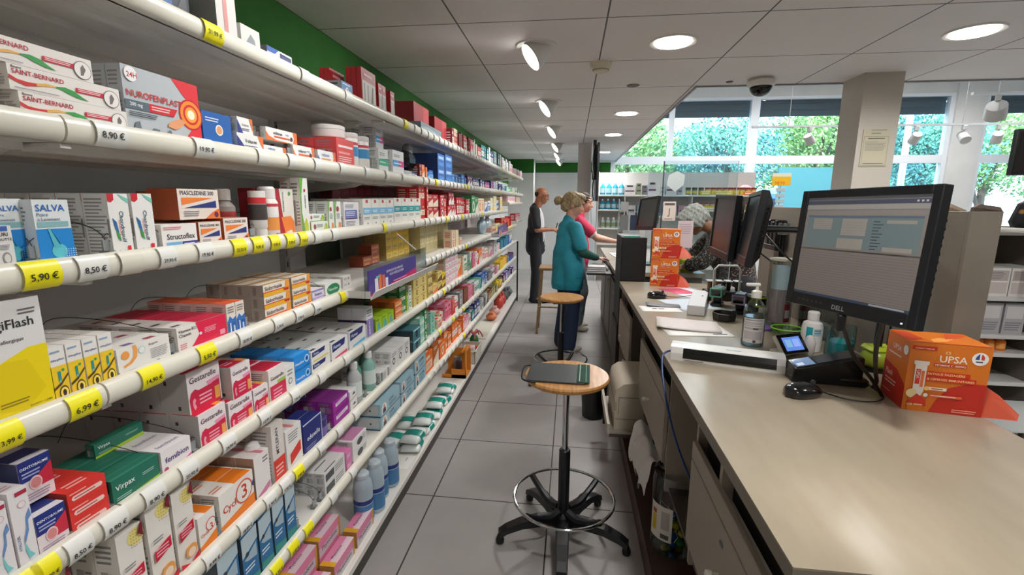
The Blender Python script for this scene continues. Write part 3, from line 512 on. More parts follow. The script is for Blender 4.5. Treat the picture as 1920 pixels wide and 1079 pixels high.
'gestab': ('vitamin_box', 'raspberry and white box with a green edge', 'eee6e2', [('r', .04, .0, 1, .5, 'd82c54'), ('r', .5, .5, 1, .6, '9ac05a'), ('t', 'Gestarelle', .1, .66, .8, .18, '5a4550'), ('l', .2, .1, .8, .4, 3, 'f2b0c0')], SIDE, [('r', 0, .1, 1, 1, 'cf2444')]),
'soap': ('soap_packet', 'small white packet with a black hatch', 'eceae6', [('c', .45, .4, .2, '55585c'), ('c', .45, .4, .15, 'e6e4e0'), fine(.2, .6, .8, .85, 2)], SIDE, []),
'bluewave': ('antiseptic_box', 'bright azure box with a white ring', '2a8fe2', [('c', .82, .55, .26, 'e6f2fa'), ('c', .82, .55, .2, '3a9ae6'), ('c', .82, .55, .1, '24307a'), ('t', 'Hexadine', .06, .38, .55, .26, 'f0f6fc'), ('p', [(0, 0), (1, 0), (1, .2), (.5, .08), (0, .16)], '1f6fc0')], SIDE, [('r', .1, .1, .9, .9, '3aa0ee')]),
'navywhite': ('cold_remedy_box', 'white box with a navy flag and yellow foot', 'eae9e6', [('p', [(.05, .9), (.75, .95), (.7, .6), (.05, .5)], '2b2f72'), ('t', 'Humex', .12, .62, .5, .2, 'e8eaf4'), ('r', .1, .08, .9, .22, 'e2d06a')], SIDE, [('r', .1, .1, .35, .3, '45464e')]),
'navypink': ('cold_remedy_box', 'white box with a navy flag and pink foot', 'eae9e6', [('p', [(.05, .92), (.85, .96), (.78, .62), (.05, .5)], '2b2f72'), ('t', 'Humex', .12, .64, .5, .18, 'e8eaf4'), ('p', [(.1, .06), (.95, .1), (.95, .3), (.2, .2)], 'd24a7c')], SIDE, [('r', .1, .1, .35, .3, '45464e')]),
'navyblue': ('cold_remedy_box', 'white box with a navy flag and blue foot', 'eae9e6', [('p', [(.05, .92), (.85, .96), (.78, .62), (.05, .5)], '2b2f72'), ('t', 'Humex', .12, .64, .5, .18, 'e8eaf4'), ('p', [(.1, .02), (.95, .06), (.95, .3), (.2, .2)], '5ab4e4')], SIDE, [('r', .1, .1, .35, .3, '45464e')]),
'purpletall': ('nasal_spray_box', 'tall white and violet box', 'e6e4ea', [('r', 0, .0, 1, .62, '8a7ab8'), ('v', 'HUMER', .3, .1, .3, .48, 'f0eef6'), fine(.1, .7, .9, .95, 3)], [('r', 0, .5, 1, .62, '3a2f5c')], []),
'limegreen': ('wash_box', 'lime green box with a blue figure', 'a6cc2c', [('p', [(.2, .0), (.3, .6), (.6, .7), (.8, .0), (.6, 0), (.5, .4), (.4, 0)], '58aeb8'), ('t', 'Hydralin', .1, .78, .8, .14, '2f6a2c')], [('r', 0, 0, 1, 1, '6d8a2a')], []),
'orangetri': ('tablet_box', 'orange box with a white label', 'e6762e', [('p', [(.1, .2), (.9, .2), (.9, .6), (.1, .5)], 'f2c8a0'), ('l', .15, .68, .8, .85, 1, 'fbe6d4')], [('r', 0, 0, 1, 1, 'a85a2c')], []),
'hairtall': ('hair_supplement_box', 'tall white box with golden dots and a girl picture', 'e7e2da', [('c', .75, .88, .34, 'e8dc8a')]+[('c', .55+.09*i, .78+.035*j, .02, 'b8862a') for i in range(5) for j in range(6)]+[('p', [(.78, .9), (1, .84), (1, 1), (.9, 1)], '7a2434'), ('p', [(.12, .5), (.86, .56), (.86, .44), (.12, .38)], 'c8203c'), ('l', .18, .42, .8, .52, 3, 'eab0b8'), fine(.12, .58, .6, .64, 2), ('c', .6, .2, .3, 'e8a45a'), ('c', .6, .18, .2, 'f2d8c0'), ('p', [(0, 0), (1, 0), (1, .14), (.5, .05), (0, .12)], 'cc2030')], SIDE, [fine(.4, .3, .8, .6, 1, '55504a')]),
'cyclo': ('circulation_remedy_box', 'white and orange box with a ringed numeral', 'eee9e2', [('p', [(0, 0), (1, 0), (1, .38), (.5, .28), (0, .2)], 'ee8228'), ('t', 'Cyclo', .08, .4, .48, .3, 'c8402c'), ('c', .7, .62, .3, 'd8604a'), ('c', .7, .62, .26, 'eee9e2'), ('t', '3', .62, .45, .18, .36, 'c8402c'), ('p', [(.92, .6), (1, .75), (1, .55)], '3a4a8a')], SIDE, [('r', .45, .0, .95, 1, 'ea7d24'), ('l', .05, .3, .35, .7, 2, 'd88a6a')]),
'whitepink': ('capsule_box', 'white box with rose stripes', 'ebe4e2', [('p', [(.1, .0), (.95, .12), (.95, .26), (.1, .1)], 'c87aa2'), ('l', .55, .75, .95, .9, 2, '7a7880')], [('r', 0, 0, 1, 1, 'a8907e')], [('r', .5, 0, .72, 1, 'd8788a')]),
'redwhitetall': ('spray_box', 'tall white box with a red lower half', 'ded6d0', [('r', 0, 0, 1, .4, 'dd4238'), ('u', 'MYLERAN', .3, .48, .25, .44, '4a484c'), ('l', .15, .1, .85, .3, 3, 'f4c0b8')], SIDE, []),
'redwhite2': ('spray_box', 'white box with a slanted red label', 'eae6e2', [('p', [(.2, .12), (.9, .3), (.9, .56), (.2, .38)], 'dc4038'), fine(.15, .66, .8, .9, 4)], SIDE, [('r', .4, 0, .6, 1, 'd88a8a')]),
'navydark': ('cream_box', 'deep navy box with white lettering', '262f74', [('t', 'edenelle', .18, .4, .7, .22, 'e8eaf4'), ('l', .1, .1, .7, .24, 2, '8a92c4'), ('r', 0, .96, 1, 1, 'd8dcea'), ('r', .97, 0, 1, 1, 'd8dcea')], [], []),
'magenta': ('wash_box', 'magenta and white box', 'a02c9a', [('p', [(.15, .5), (.9, .62), (.9, .9), (.15, .78)], 'ece0ec'), ('l', .2, .62, .85, .8, 2, 'a86aa8'), ('p', [(0, 0), (1, 0), (1, .4), (0, .14)], '8a2288')], SIDE, [('r', 0, 0, 1, 1, '7a2a78')]),
'whitedove': ('wash_box', 'small white box with a black bird mark', 'e9e7e4', [('p', [(.3, .6), (.6, .8), (.8, .6), (.55, .55)], '3a3a40'), ('p', [(0, .1), (1, .3), (1, .36), (0, .16)], 'a04a4a')], SIDE, []),
'smallgrey': ('eye_drops_box', 'white box with charcoal squiggle', 'dedddb', [('c', .4, .5, .2, '3a3a3e'), ('c', .4, .5, .12, 'dedddb'), fine(.1, .7, .9, .9, 2)], SIDE, []),
'flatstack': ('eye_drops_box', 'slim silvery white box on edge', 'dad8d4', [fine(.2, .2, .8, .8, 6, '8a8a8c'), ('r', .0, .0, .2, 1, '5a6a6e')], SIDE, []),
'tealcube': ('patch_box', 'dark teal box with a black drum picture', '3f7680', [('c', .5, .45, .3, '15191e'), ('r', .1, .8, .9, .92, 'b4d4da'), ('c', .5, .45, .12, '4a6a70')], [('r', .0, .1, 1, .9, '2c3c44')], []),
'bluewave2': ('nasal_spray_box', 'blue box with pale wave and silver panel', '2f6ea0', [('p', [(0, .95), (1, 1), (1, .75), (0, .6)], 'b8cad2'), ('p', [(.1, .55), (.9, .7), (.9, .45), (.3, .5)], '9fb6c2'), ('c', .3, .62, .12, '3a4048'), ('l', .1, .3, .8, .42, 2, 'cfe0ea'), ('p', [(0, 0), (1, 0), (1, .15), (0, .22)], '2f8a86')], [('r', 0, 0, 1, 1, '4a5660')], []),
'greybar': ('compress_box', 'flat white box with barcode edge', 'dcdad8', [('r', .05, .2, .45, .8, '55565a'), fine(.5, .2, .95, .8, 3)], SIDE, [('r', .1, .1, .6, .25, '6a6a6e')]),
'pinkgrey': ('compress_box', 'pink carton with grey side', 'd884b4', [('l', .1, .3, .8, .7, 2, 'f2d4e4')], SIDE, [('r', 0, 0, 1, 1, 'd87aae')]),
'whiteflat': ('compress_box', 'white carton with dark oval and pink top', 'e2e0de', [('o', .5, .5, .2, .3, '4a5058'), fine(.7, .3, .95, .8, 3)], SIDE, [('r', .1, .1, 1, .9, 'c888b0')]),
'toothblue': ('tooth_care_box', 'pale blue box with a smiling tooth arch', '9fc0cc', [('p', [(.06, .1), (.3, .1), (.3, .62), (.24, .86), (.12, .86), (.06, .62)], 'e8e6de'), ('c', .18, .62, .14, 'd88a6a'), ('p', [(.1, .15), (.26, .15), (.24, .5), (.12, .5)], '4a5060'), ('t', 'ELUDRIL', .42, .6, .5, .18, '2a5470'), ('l', .42, .2, .85, .5, 3, '5a8aa0'), ('r', 0, 0, 1, .06, '3f6278')], [('r', .0, .0, 1, .1, '3a4a58'), ('r', .1, .2, .9, .9, 'c4c6c6'), ('c', .6, .5, .08, '5a5c60')], []),
'darkpack': ('medical_pack', 'black and blue blister pack', '1b2433', [('r', .1, .2, .5, .7, '3a5a9a'), ('p', [(.5, .1), (.9, .9), (.95, .1)], '4a4a52')], [], []),
'whitetall': ('syringe_box', 'tall white box with a pale red stripe', 'd2d0cc', [('r', .35, 0, .55, 1, 'c98c88')], [('r', 0, 0, 1, 1, '8d8c88')], []),
'cornercard': ('thermometer_box', 'white box with grey drawing and lime corner', 'd2d1cc', [('p', [(.2, .2), (.5, .7), (.7, .5), (.75, .15), (.5, .2)], '8a8f94'), ('r', .6, 0, 1, .25, 'b6c840')], [], []),
'pressurebox': ('blood_pressure_monitor_box', 'white and navy blood pressure monitor box', 'c8ccd0', [('p', [(0, 1), (.45, 1), (.3, .6), (0, .6)], '4464a8'), ('p', [(.5, .1), (.95, .1), (.95, .8), (.5, .85)], '3c3f66'), ('r', .56, .2, .9, .7, '55587c'), ('c', .2, .3, .15, '8a8e94')], [('r', 0, 0, 1, 1, '6a6c70')], []),
'bluecare': ('bandage_box', 'grey box with a blue care label', '7d8286', [('r', .0, 0, 1, 1, '5a7aa6'), ('c', .5, .4, .25, 'd8e0ea'), ('c', .5, .4, .14, '5a7aa6'), fine(.1, .75, .9, .9, 1, 'd8e0ea')], [('r', .1, .7, .9, .85, '3a3c40')], []),
'redcard': ('care_tool_card', 'red-headed hanging card', 'b0262e', [('r', .0, 0, 1, .6, '8a7a74'), ('l', .2, .72, .8, .9, 1, 'e4a8a8')], [], []),
'nailcard': ('care_tool_card', 'red-topped card with steel nail tools', 'a9282e', [('r', .05, .05, .95, .68, 'd9d4cc'), ('r', .15, .1, .22, .62, '75787c'), ('r', .38, .08, .46, .6, '8d9094'), ('p', [(.6, .1), (.72, .6), (.8, .6), (.76, .1)], '3e4146'), ('l', .15, .76, .85, .92, 1, 'e8b0b0')], [], []),
'bluebag': ('care_pack', 'small blue and white soft pack', '3a5aa6', [('c', .4, .6, .3, 'd8e0ee'), ('r', .2, .1, .8, .3, '2a3a80')], [], []),
'redbig': ('storage_box', 'large dark red carton high up', '8e1f28', [('r', .6, 0, 1, 1, 'a8363c')], [], []),
'greylow': ('storage_box', 'low grey-blue carton with a curled lid', '75868e', [('p', [(0, 0), (1, 0), (1, .4), (.3, .7), (0, .5)], '93a2a8')], [], []),
'physio': ('medicine_box', 'pink and white saline box with amber rim', 'e88ab0', [('r', 0, .0, 1, .5, 'd8cfd4'), ('r', .92, 0, 1, 1, 'd89a30'), ('t', 'Physiodose', .12, .18, .7, .4, '4a4560')], [('r', 0, 0, 1, 1, 'b0924a')], [('r', 0, .0, .14, 1, 'e8b02a'), ('r', .14, 0, 1, .5, 'ead2dc'), ('t', 'Physiodose', .25, .35, .65, .25, '5a4560')]),
}
CM = {}
def carton(kind, W, D, H):
    k = (kind, round(W, 3), round(D, 3), round(H, 3))
    if k in CM: return CM[k]
    nm, ds, body, F_, S_, T_ = K[kind] if isinstance(kind, str) else kind[:6]
    mb = MB(); mb.box(-D, 0, 0, 0, W, H, M(body))
    decals(mb, frame((0, 0, 0), (0, 1, 0), (0, 0, 1)), W, H, F_)
    if S_: decals(mb, frame((-D, 0, 0), (1, 0, 0), (0, 0, 1)), D, H, S_)
    if T_: decals(mb, frame((0, 0, H), (0, 1, 0), (-1, 0, 0)), W, D, T_)
    o = mb.build(nm); me = o.data; bpy.data.objects.remove(o)
    CM[k] = me; return me
ROWN = ['front', 'second', 'third', 'fourth', 'fifth', 'sixth']
LAYN = {1: [''], 2: ['lower', 'upper'], 3: ['bottom', 'middle', 'top'], 4: ['bottom', 'second', 'third', 'top']}
used = {}
def put(kind, me, nm, ds, grp, s, x, y, z, extra):
    o = bpy.data.objects.new(nm, me); COL.objects.link(o); o.location = (x, y, z)
    lb = ds+extra
    c = used.get(lb, 0); used[lb] = c+1
    if c:
        w_ = ['beside the first', 'again farther along', 'a third spot along', 'a fourth spot along', 'a fifth spot along', 'a sixth spot along', 'a seventh spot along'][min(c-1, 6)]
        lb = ds+extra+', '+w_
    w = lb.split()
    if len(w) > 16: lb = lb.replace(' row', '').replace(' layer', '')
    if len(lb.split()) > 16: lb = lb.replace(' shelf', '')
    tag(o, lb, 'box', grp); return o
jr = random.Random(11)
def place(s, kind, y0, W, H, n, m, d, D, sb, lift):
    if kind not in K: return
    nm, ds = K[kind][:2]
    gap = ((ZS[s-1]-ZS[s]-.035) if 0 < s < 7 else .4)
    H = min(H, (gap-lift)/m if s else H)
    z0 = (ZS[s] if s < 7 else .098)+.0102
    me = carton(kind, W-.002, D, H-.0004); Wp = W/.985
    top = z0+gap+.012 if s else 9
    for r in range(d):
        for i in range(n):
            zl = None
            for l in range(m):
                ex = ''
                if n > 1: ex += ', %s along' % ORD[i]
                if m > 1: ex += ', %s layer' % LAYN[m][l]
                if d > 1: ex += ', %s row' % ROWN[r]
                if lift: ex += ', raised'
                ex += ', %s shelf' % SHN[s]
                x = (XS-.022 if s < 7 else -.86)-sb-r*(D+.0015)
                if x-D < -1.283: continue
                y = y0+i*Wp; z = z0+l*H if zl is None else zl+H; me_ = me
                bx = lambda y, z, Wq=W-.002, Hq=H-.0004: (x-D, x, y, y+Wq, z, z+Hq)
                hit = [q for q in REG if clash(q, bx(y, z))]
                if lift and hit:
                    z = max([q[5] for q in REG if clash(q, bx(y, z)[:4]+(z0, top), .002)])+.0003
                    if z+H > top:
                        if z+.5*H > top: continue
                        me_ = carton(kind, W-.002, D, top-z-.001); REG.append(bx(y, z, W-.002, top-z)); put(kind, me_, nm, ds, GR(nm, ds, s), s, x, y, z, ex); continue
                elif hit:
                    for dy in (.004, -.004, .008, -.008, .013, -.013, .019):
                        if not any(clash(q, bx(y+dy, z)) for q in REG): y += dy; break
                    else:
                        q = hit[0]; W2 = (q[2]-y-.001) if q[2] > y+.3*W else 0     # a narrower carton where the neighbour begins
                        if W2 > .5*W and not any(clash(k, bx(y, z, W2)) for k in REG): me_ = carton(kind, W2, D, H-.0004); REG.append(bx(y, z, W2)); put(kind, me_, nm, ds, GR(nm, ds, s), s, x, y, z, ex)
                        continue
                zl = z
                if any(clash(q, bx(y, z)) for q in REG): continue
                REG.append(bx(y, z)); put(kind, me_, nm, ds, GR(nm, ds, s), s, x, y, z, ex)
REG = []
def clash(a, b, t=.0025): return min(a[1], b[1])-max(a[0], b[0]) > t and min(a[3], b[3])-max(a[2], b[2]) > t and min(a[5], b[5])-max(a[4], b[4]) > .0002+t*.2
def GR(nm, ds, s): h = ds.split(' with')[0]; return h+('es on the %s shelf' if h.endswith('box') else ' stock on the %s shelf') % SHN[s]
# shelf kind y width height across layers rows depth setback lift (metres)
TAB = '''
0 darkpack 0.922 0.093 0.078 1 1 1 0.12 0.03 0
0 whitetall 1.056 0.067 0.146 1 1 1 0.1 0 0
0 cornercard 1.134 0.073 0.052 1 1 1 0.06 0 0
0 pressurebox 1.232 0.115 0.032 1 1 1 0.14 0 0
0 bluecare 1.641 0.085 0.043 1 1 1 0.14 0 0
0 redcard 1.794 0.120 0.128 1 1 2 0.02 0.12 0
0 nailcard 1.851 0.138 0.144 1 1 3 0.02 0.02 0
0 bluebag 1.886 0.135 0.038 1 1 1 0.04 0 0
0 nailcard 2.014 0.041 0.122 2 1 2 0.02 0.02 0
0 nailcard 2.072 0.050 0.114 2 1 2 0.02 0.01 0
1 greyslab 0.800 0.023 0.121 1 1 1 0.12 0.06 0
1 greyslab 0.824 0.024 0.128 1 1 1 0.12 0.06 0
1 nurofen 0.798 0.177 0.120 1 1 2 0.03 0 0
1 blueslant 0.979 0.091 0.074 1 1 2 0.02 0 0
1 voltaren 1.085 0.100 0.042 1 1 3 0.04 0 0
1 voltaren 1.104 0.058 0.040 1 1 3 0.04 0.01 0.035
1 voltorange 1.213 0.146 0.034 1 1 3 0.04 0.01 0.035
1 voltwhite 1.178 0.102 0.025 1 1 3 0.035 0 0
1 voltorange 1.318 0.115 0.041 1 1 3 0.04 0 0
1 voltwhite 1.453 0.116 0.041 1 1 3 0.04 0 0
1 redwhite 1.579 0.133 0.095 1 1 2 0.08 0 0
1 greentall 1.938 0.104 0.099 1 1 3 0.06 0 0
1 pinkblue 2.095 0.144 0.109 1 1 3 0.06 0 0
1 pinkblue 2.157 0.088 0.148 1 1 2 0.06 0.1 0.03
1 pinkblue 2.163 0.134 0.123 1 1 2 0.06 0.06 0.06
1 bluepack 2.825 0.157 0.083 1 2 3 0.06 0 0
1 bluepack 2.997 0.177 0.088 1 2 3 0.06 0 0
2 auri 0.564 0.026 0.063 1 1 1 0.018 0 0
2 salva 0.620 0.054 0.100 1 1 1 0.07 0 0
2 salva 0.581 0.043 0.101 1 1 1 0.07 0.02 0
2 chondro 0.738 0.041 0.111 1 1 6 0.05 0 0
2 chondro 0.784 0.045 0.112 1 1 6 0.05 0 0
2 piasc 0.945 0.052 0.066 1 1 2 0.06 0.09 0.055
2 piasc 0.900 0.117 0.065 1 1 1 0.07 0.01 0.055
2 structo 0.840 0.091 0.052 1 1 3 0.05 0 0
2 piasc 0.936 0.067 0.053 1 1 2 0.05 0 0
2 piasc 1.011 0.085 0.059 1 1 2 0.05 0 0
2 redtall 1.232 0.101 0.134 1 1 2 0.05 0.02 0
2 leafcurve 1.336 0.045 0.168 1 1 2 0.03 0 0
2 greenleaf 1.386 0.104 0.035 1 1 3 0.05 0 0
2 greenleaf 1.386 0.104 0.024 1 1 3 0.05 0.01 0.05
2 curvedpair 1.493 0.039 0.099 1 1 3 0.04 0 0
2 curvedpair 1.536 0.049 0.099 1 1 3 0.04 0 0
2 whitepurple 1.606 0.120 0.097 1 1 2 0.05 0 0
2 bandblue 1.762 0.079 0.109 4 1 3 0.07 0 0
2 bandteal 2.091 0.095 0.116 4 1 3 0.07 0 0
3 allergi 0.505 0.104 0.177 1 1 1 0.05 0 0
3 euphra 0.606 0.026 0.091 4 1 4 0.03 0 0
3 biogaran 0.714 0.114 0.055 1 1 4 0.06 0 0
3 bdouze 0.846 0.142 0.059 1 1 5 0.045 0 0
3 orangeblue 0.991 0.031 0.078 2 1 5 0.04 0 0
3 sedor 1.130 0.119 0.033 1 3 4 0.04 0 0
3 sedor 1.259 0.098 0.033 1 3 4 0.04 0 0
3 avenoc 1.364 0.071 0.041 1 1 3 0.05 0 0
3 titano 1.443 0.110 0.048 1 1 3 0.06 0 0
3 whitetube 1.627 0.064 0.022 1 2 3 0.05 0.03 0
4 hyalu 0.522 0.027 0.128 1 1 2 0.04 0 0
4 hyalu 0.494 0.026 0.121 1 1 2 0.04 0 0
4 dento 0.548 0.046 0.071 1 1 3 0.045 0 0
4 dento 0.560 0.048 0.072 1 1 3 0.045 0.03 0.04
4 aceton 0.597 0.066 0.026 1 3 4 0.05 0 0
4 virpax 0.669 0.098 0.054 1 1 3 0.05 0 0
4 virpax 0.732 0.106 0.029 1 1 1 0.02 0.1 0.03
4 femibion 0.772 0.076 0.053 1 1 3 0.05 0 0
4 gesta 0.873 0.084 0.082 1 1 4 0.07 0 0
4 gesta 0.964 0.087 0.072 1 1 4 0.07 0 0
4 gesta 0.876 0.099 0.095 1 1 4 0.07 0.02 0.05
4 gesta 0.984 0.070 0.082 1 1 2 0.07 0 0.05
4 gesta 1.054 0.061 0.068 1 1 3 0.07 0 0
4 gestab 1.119 0.076 0.096 1 1 3 0.07 0 0
4 soap 1.190 0.048 0.081 1 1 3 0.05 0 0
4 bluewave 1.239 0.084 0.046 1 2 4 0.05 0 0
4 navywhite 1.331 0.117 0.040 1 2 4 0.05 0 0
4 navypink 1.457 0.121 0.070 1 1 5 0.05 0 0
4 navyblue 1.589 0.142 0.073 1 1 5 0.05 0 0
4 purpletall 1.744 0.062 0.127 1 1 2 0.06 0 0
4 limegreen 1.829 0.068 0.062 3 1 3 0.04 0 0
4 orangetri 2.050 0.098 0.029 1 3 3 0.04 0 0
5 hairtall 0.541 0.040 0.286 1 1 2 0.05 0 0
5 hairtall 0.660 0.052 0.182 1 1 2 0.05 0 0
5 hairtall 0.721 0.054 0.197 1 1 3 0.05 0 0
5 hairtall 0.781 0.052 0.188 1 1 3 0.05 0 0
5 cyclo 0.838 0.052 0.090 1 1 3 0.05 0 0
5 cyclo 0.903 0.121 0.102 1 1 4 0.05 0 0
5 whitepink 1.030 0.063 0.124 1 1 3 0.05 0 0
5 redwhitetall 1.108 0.055 0.174 1 1 2 0.06 0 0
5 redwhite2 1.169 0.081 0.127 1 1 3 0.05 0 0
5 navydark 1.257 0.108 0.103 1 1 2 0.04 0 0
5 navydark 1.357 0.122 0.078 1 1 2 0.02 0.12 0.02
5 magenta 1.443 0.116 0.048 1 2 3 0.06 0 0
5 whitedove 1.569 0.058 0.041 1 2 2 0.05 0 0
5 smallgrey 1.978 0.085 0.104 3 1 4 0.04 0 0
5 flatstack 1.859 0.075 0.050 2 1 3 0.06 0 0
5 tealcube 2.286 0.124 0.062 1 2 3 0.06 0 0
5 tealcube 2.203 0.081 0.092 1 1 3 0.06 0 0
6 bluewave2 0.956 0.061 0.161 1 1 2 0.05 0 0
6 bluewave2 1.023 0.053 0.165 1 1 2 0.05 0 0
6 bluewave2 1.082 0.053 0.187 1 1 2 0.05 0 0
6 bluewave2 1.141 0.049 0.198 1 1 2 0.05 0 0
6 bluewave2 0.875 0.070 0.183 1 1 3 0.05 0 0
6 greybar 1.357 0.145 0.044 1 2 5 0.035 0 0
6 pinkgrey 1.513 0.043 0.039 1 2 3 0.05 0 0
6 whiteflat 1.566 0.124 0.046 1 2 2 0.07 0 0
6 toothblue 1.836 0.235 0.061 1 2 2 0.12 0 0
6 toothblue 2.089 0.191 0.063 1 2 2 0.12 0 0
6 toothblue 2.300 0.187 0.081 1 2 2 0.12 0 0
3 yellowcol 2.42 0.09 0.044 4 4 2 0.06 0.18 0
3 yellowpale 2.82 0.095 0.058 7 3 2 0.05 0.12 0
1 saint 0.628 0.172 0.036 1 1 2 0.05 0 0
1 saint 0.619 0.172 0.036 1 1 2 0.05 0 0.036
1 saint 0.575 0.172 0.036 1 1 2 0.05 0 0.072
1 saint 0.43 0.172 0.036 1 2 2 0.05 0.03 0
0 greylow 2.52 0.40 0.05 1 1 1 0.25 0 0
0 redbig 2.56 0.27 0.11 1 1 1 0.2 0.05 0.0502
0 redbig 2.95 0.28 0.15 1 1 1 0.2 0.05 0
'''
for q in sorted([q.split() for q in TAB.split('\n') if q.strip()], key=lambda q: float(q[10]) > 0):
    place(int(q[0]), q[1], *map(float, q[2:5]), *map(int, q[5:8]), *map(float, q[8:11]))
ZON = '''
0 3.04 3.21 black white .08 .12 .13 .16 1 1
0 3.24 3.79 maroon,cream,red white,red .03 .06 .10 .13 1 1
0 3.79 4.46 teal,cream,red white .04 .07 .10 .14 1 1
0 4.46 5.42 navy,teal,silver white,silver .05 .10 .12 .16 1 1
0 5.42 6.28 silver,white grey .08 .12 .10 .16 1 1
0 6.28 7.79 grey,cream,silver pink,red .08 .14 .09 .13 1 1
1 1.43 1.45 white orange .02 .03 .03 .03 1 2
1 2.26 2.51 navy,silver white .10 .14 .03 .05 1 2
1 2.52 2.65 orange,maroon,cream cream .04 .06 .07 .09 1 2
1 2.65 2.81 blue,navy sky .05 .08 .04 .08 1 2
1 3.21 3.66 blue,navy sky .06 .11 .05 .09 1 2
1 3.70 4.46 plum,navy white,pink .08 .13 .06 .09 1 2
1 4.49 4.96 plum,navy pink .08 .13 .07 .09 1 2
1 5.00 5.87 navy,sky,white blue,white .08 .12 .07 .11 1 2
1 5.92 7.41 green,mint,white green,white .08 .12 .06 .09 1 2
2 2.49 2.63 red white,cream .05 .07 .085 .10 2 2
2 2.64 3.03 red,crimson white,cream .07 .11 .06 .085 2 2
2 3.05 3.33 red,crimson white .06 .09 .07 .09 2 2
2 3.35 3.77 red,pink white .05 .08 .11 .13 1 2
2 3.81 4.11 green white .14 .2 .13 .15 1 1
2 4.13 4.42 cream orange .12 .2 .12 .14 1 1
2 4.45 4.76 white blue .12 .16 .09 .12 1 1
2 4.79 5.64 white,cream blue,yellow .12 .2 .05 .08 2 1
3 1.91 1.93 straw brown .05 .06 .10 .12 1 1
3 3.19 3.45 cream,red red,yellow .08 .12 .05 .07 2 2
3 4.89 5.51 white,cream yellow,red .15 .2 .06 .08 1 1
3 5.55 6.42 red,crimson orange .15 .25 .08 .13 1 1
4 2.17 2.28 green,lime white .07 .10 .04 .05 3 3
4 2.28 2.33 white,cream green .06 .08 .04 .06 2 3
4 2.34 2.66 yellow,straw brown .10 .12 .035 .05 3 3
4 2.67 2.97 yellow,orange,straw brown,orange .08 .11 .05 .07 2 3
4 2.99 3.34 white pink .06 .09 .045 .055 4 3
4 3.35 3.51 cream,orange orange .08 .12 .13 .16 1 2
4 3.53 3.84 grey,white green .10 .12 .13 .15 1 2
4 3.86 4.62 pink,orange,cream,white white,red .06 .11 .10 .14 1 2
4 4.65 5.43 white,pink blue,pink .1 .2 .08 .14 1 1
4 5.47 6.55 white,navy,teal blue .15 .25 .08 .14 1 1
5 2.42 2.55 green,mint white .06 .10 .05 .08 3 3
5 2.56 2.75 mint,grey green,teal .07 .10 .05 .07 2 3
5 2.76 2.96 pink,cream red,white .06 .09 .06 .09 1 3
5 2.97 3.32 pink,salmon,white red,white .06 .10 .07 .12 1 2
5 3.34 3.87 brown,pink,grey white,red .06 .10 .07 .12 1 2
5 3.89 4.21 mint,white teal .08 .11 .08 .12 1 2
5 4.24 4.59 sky,blue white .08 .12 .09 .14 1 2
5 4.62 5.34 white,pink,grey plum,green .08 .14 .05 .09 1 2
5 5.39 6.00 yellow orange .2 .3 .09 .12 1 1
5 6.05 6.76 plum,grey blue .15 .25 .05 .09 1 1
6 2.51 2.94 copper,orange cream .12 .16 .10 .13 1 2
6 2.95 3.15 orange cream .08 .11 .05 .07 2 2
6 3.16 3.49 orange,red white .08 .11 .08 .13 1 2
6 3.51 3.77 pink,white white,red .08 .12 .06 .09 1 2
6 3.79 4.21 teal,green,navy white .08 .11 .08 .13 1 2
6 4.23 4.61 white,black grey .08 .12 .08 .12 1 2
6 4.65 5.18 olive,maroon,grey straw .08 .12 .07 .12 1 2
6 5.22 5.70 straw,yellow brown .12 .18 .06 .09 1 1
6 5.75 6.70 plum,violet,navy white .12 .2 .06 .11 1 1
'''
CN = dict(black='17181c', white='e8e6e0', maroon='7d1e28', cream='e6d8bf', red='cc2a30', teal='2a7f88', navy='232f6e', silver='b4b8bc', grey='8b8d90', pink='e08aa8', orange='e8762c', blue='2c66b4', sky='79b6e2', plum='5c2458', green='2c8a4a',
          mint='8fcdb4', lime='a0c83a', crimson='b01c30', straw='dcc87c', brown='6e4a2c', yellow='efce22', salmon='e0786a', copper='b4602c', olive='6f7038', violet='7a5ab0')
def gen_kind(b, a, mo):
    F_ = {'band': [('r', 0, .3, 1, .62, CN[a]), fine(.1, .38, .85, .54, 2, CN[b]), fine(.15, .72, .75, .85, 1, CN[a])],
          'disc': [('c', .5, .42, .3, CN[a]), ('c', .5, .42, .16, CN[b]), fine(.1, .8, .9, .92, 1, CN[a])],
          'wedge': [('p', [(0, 0), (1, 0), (1, .65), (0, .25)], CN[a]), fine(.12, .72, .8, .88, 2, CN[a])],
          'panel': [('r', .1, .15, .9, .55, CN[a]), fine(.16, .22, .8, .48, 3, CN[b]), ('r', .1, .7, .6, .85, CN[a])]}[mo]
    return ('medicine_box', '%s box with %s %s' % (b, a, mo), CN[b], F_, [fine(.15, .15, .85, .85, 5, CN[a])], [('r', .1, .2, .7, .5, CN[a])])
ZL = []; zc = {}; zr = random.Random(21); NB = 0
GK = {}
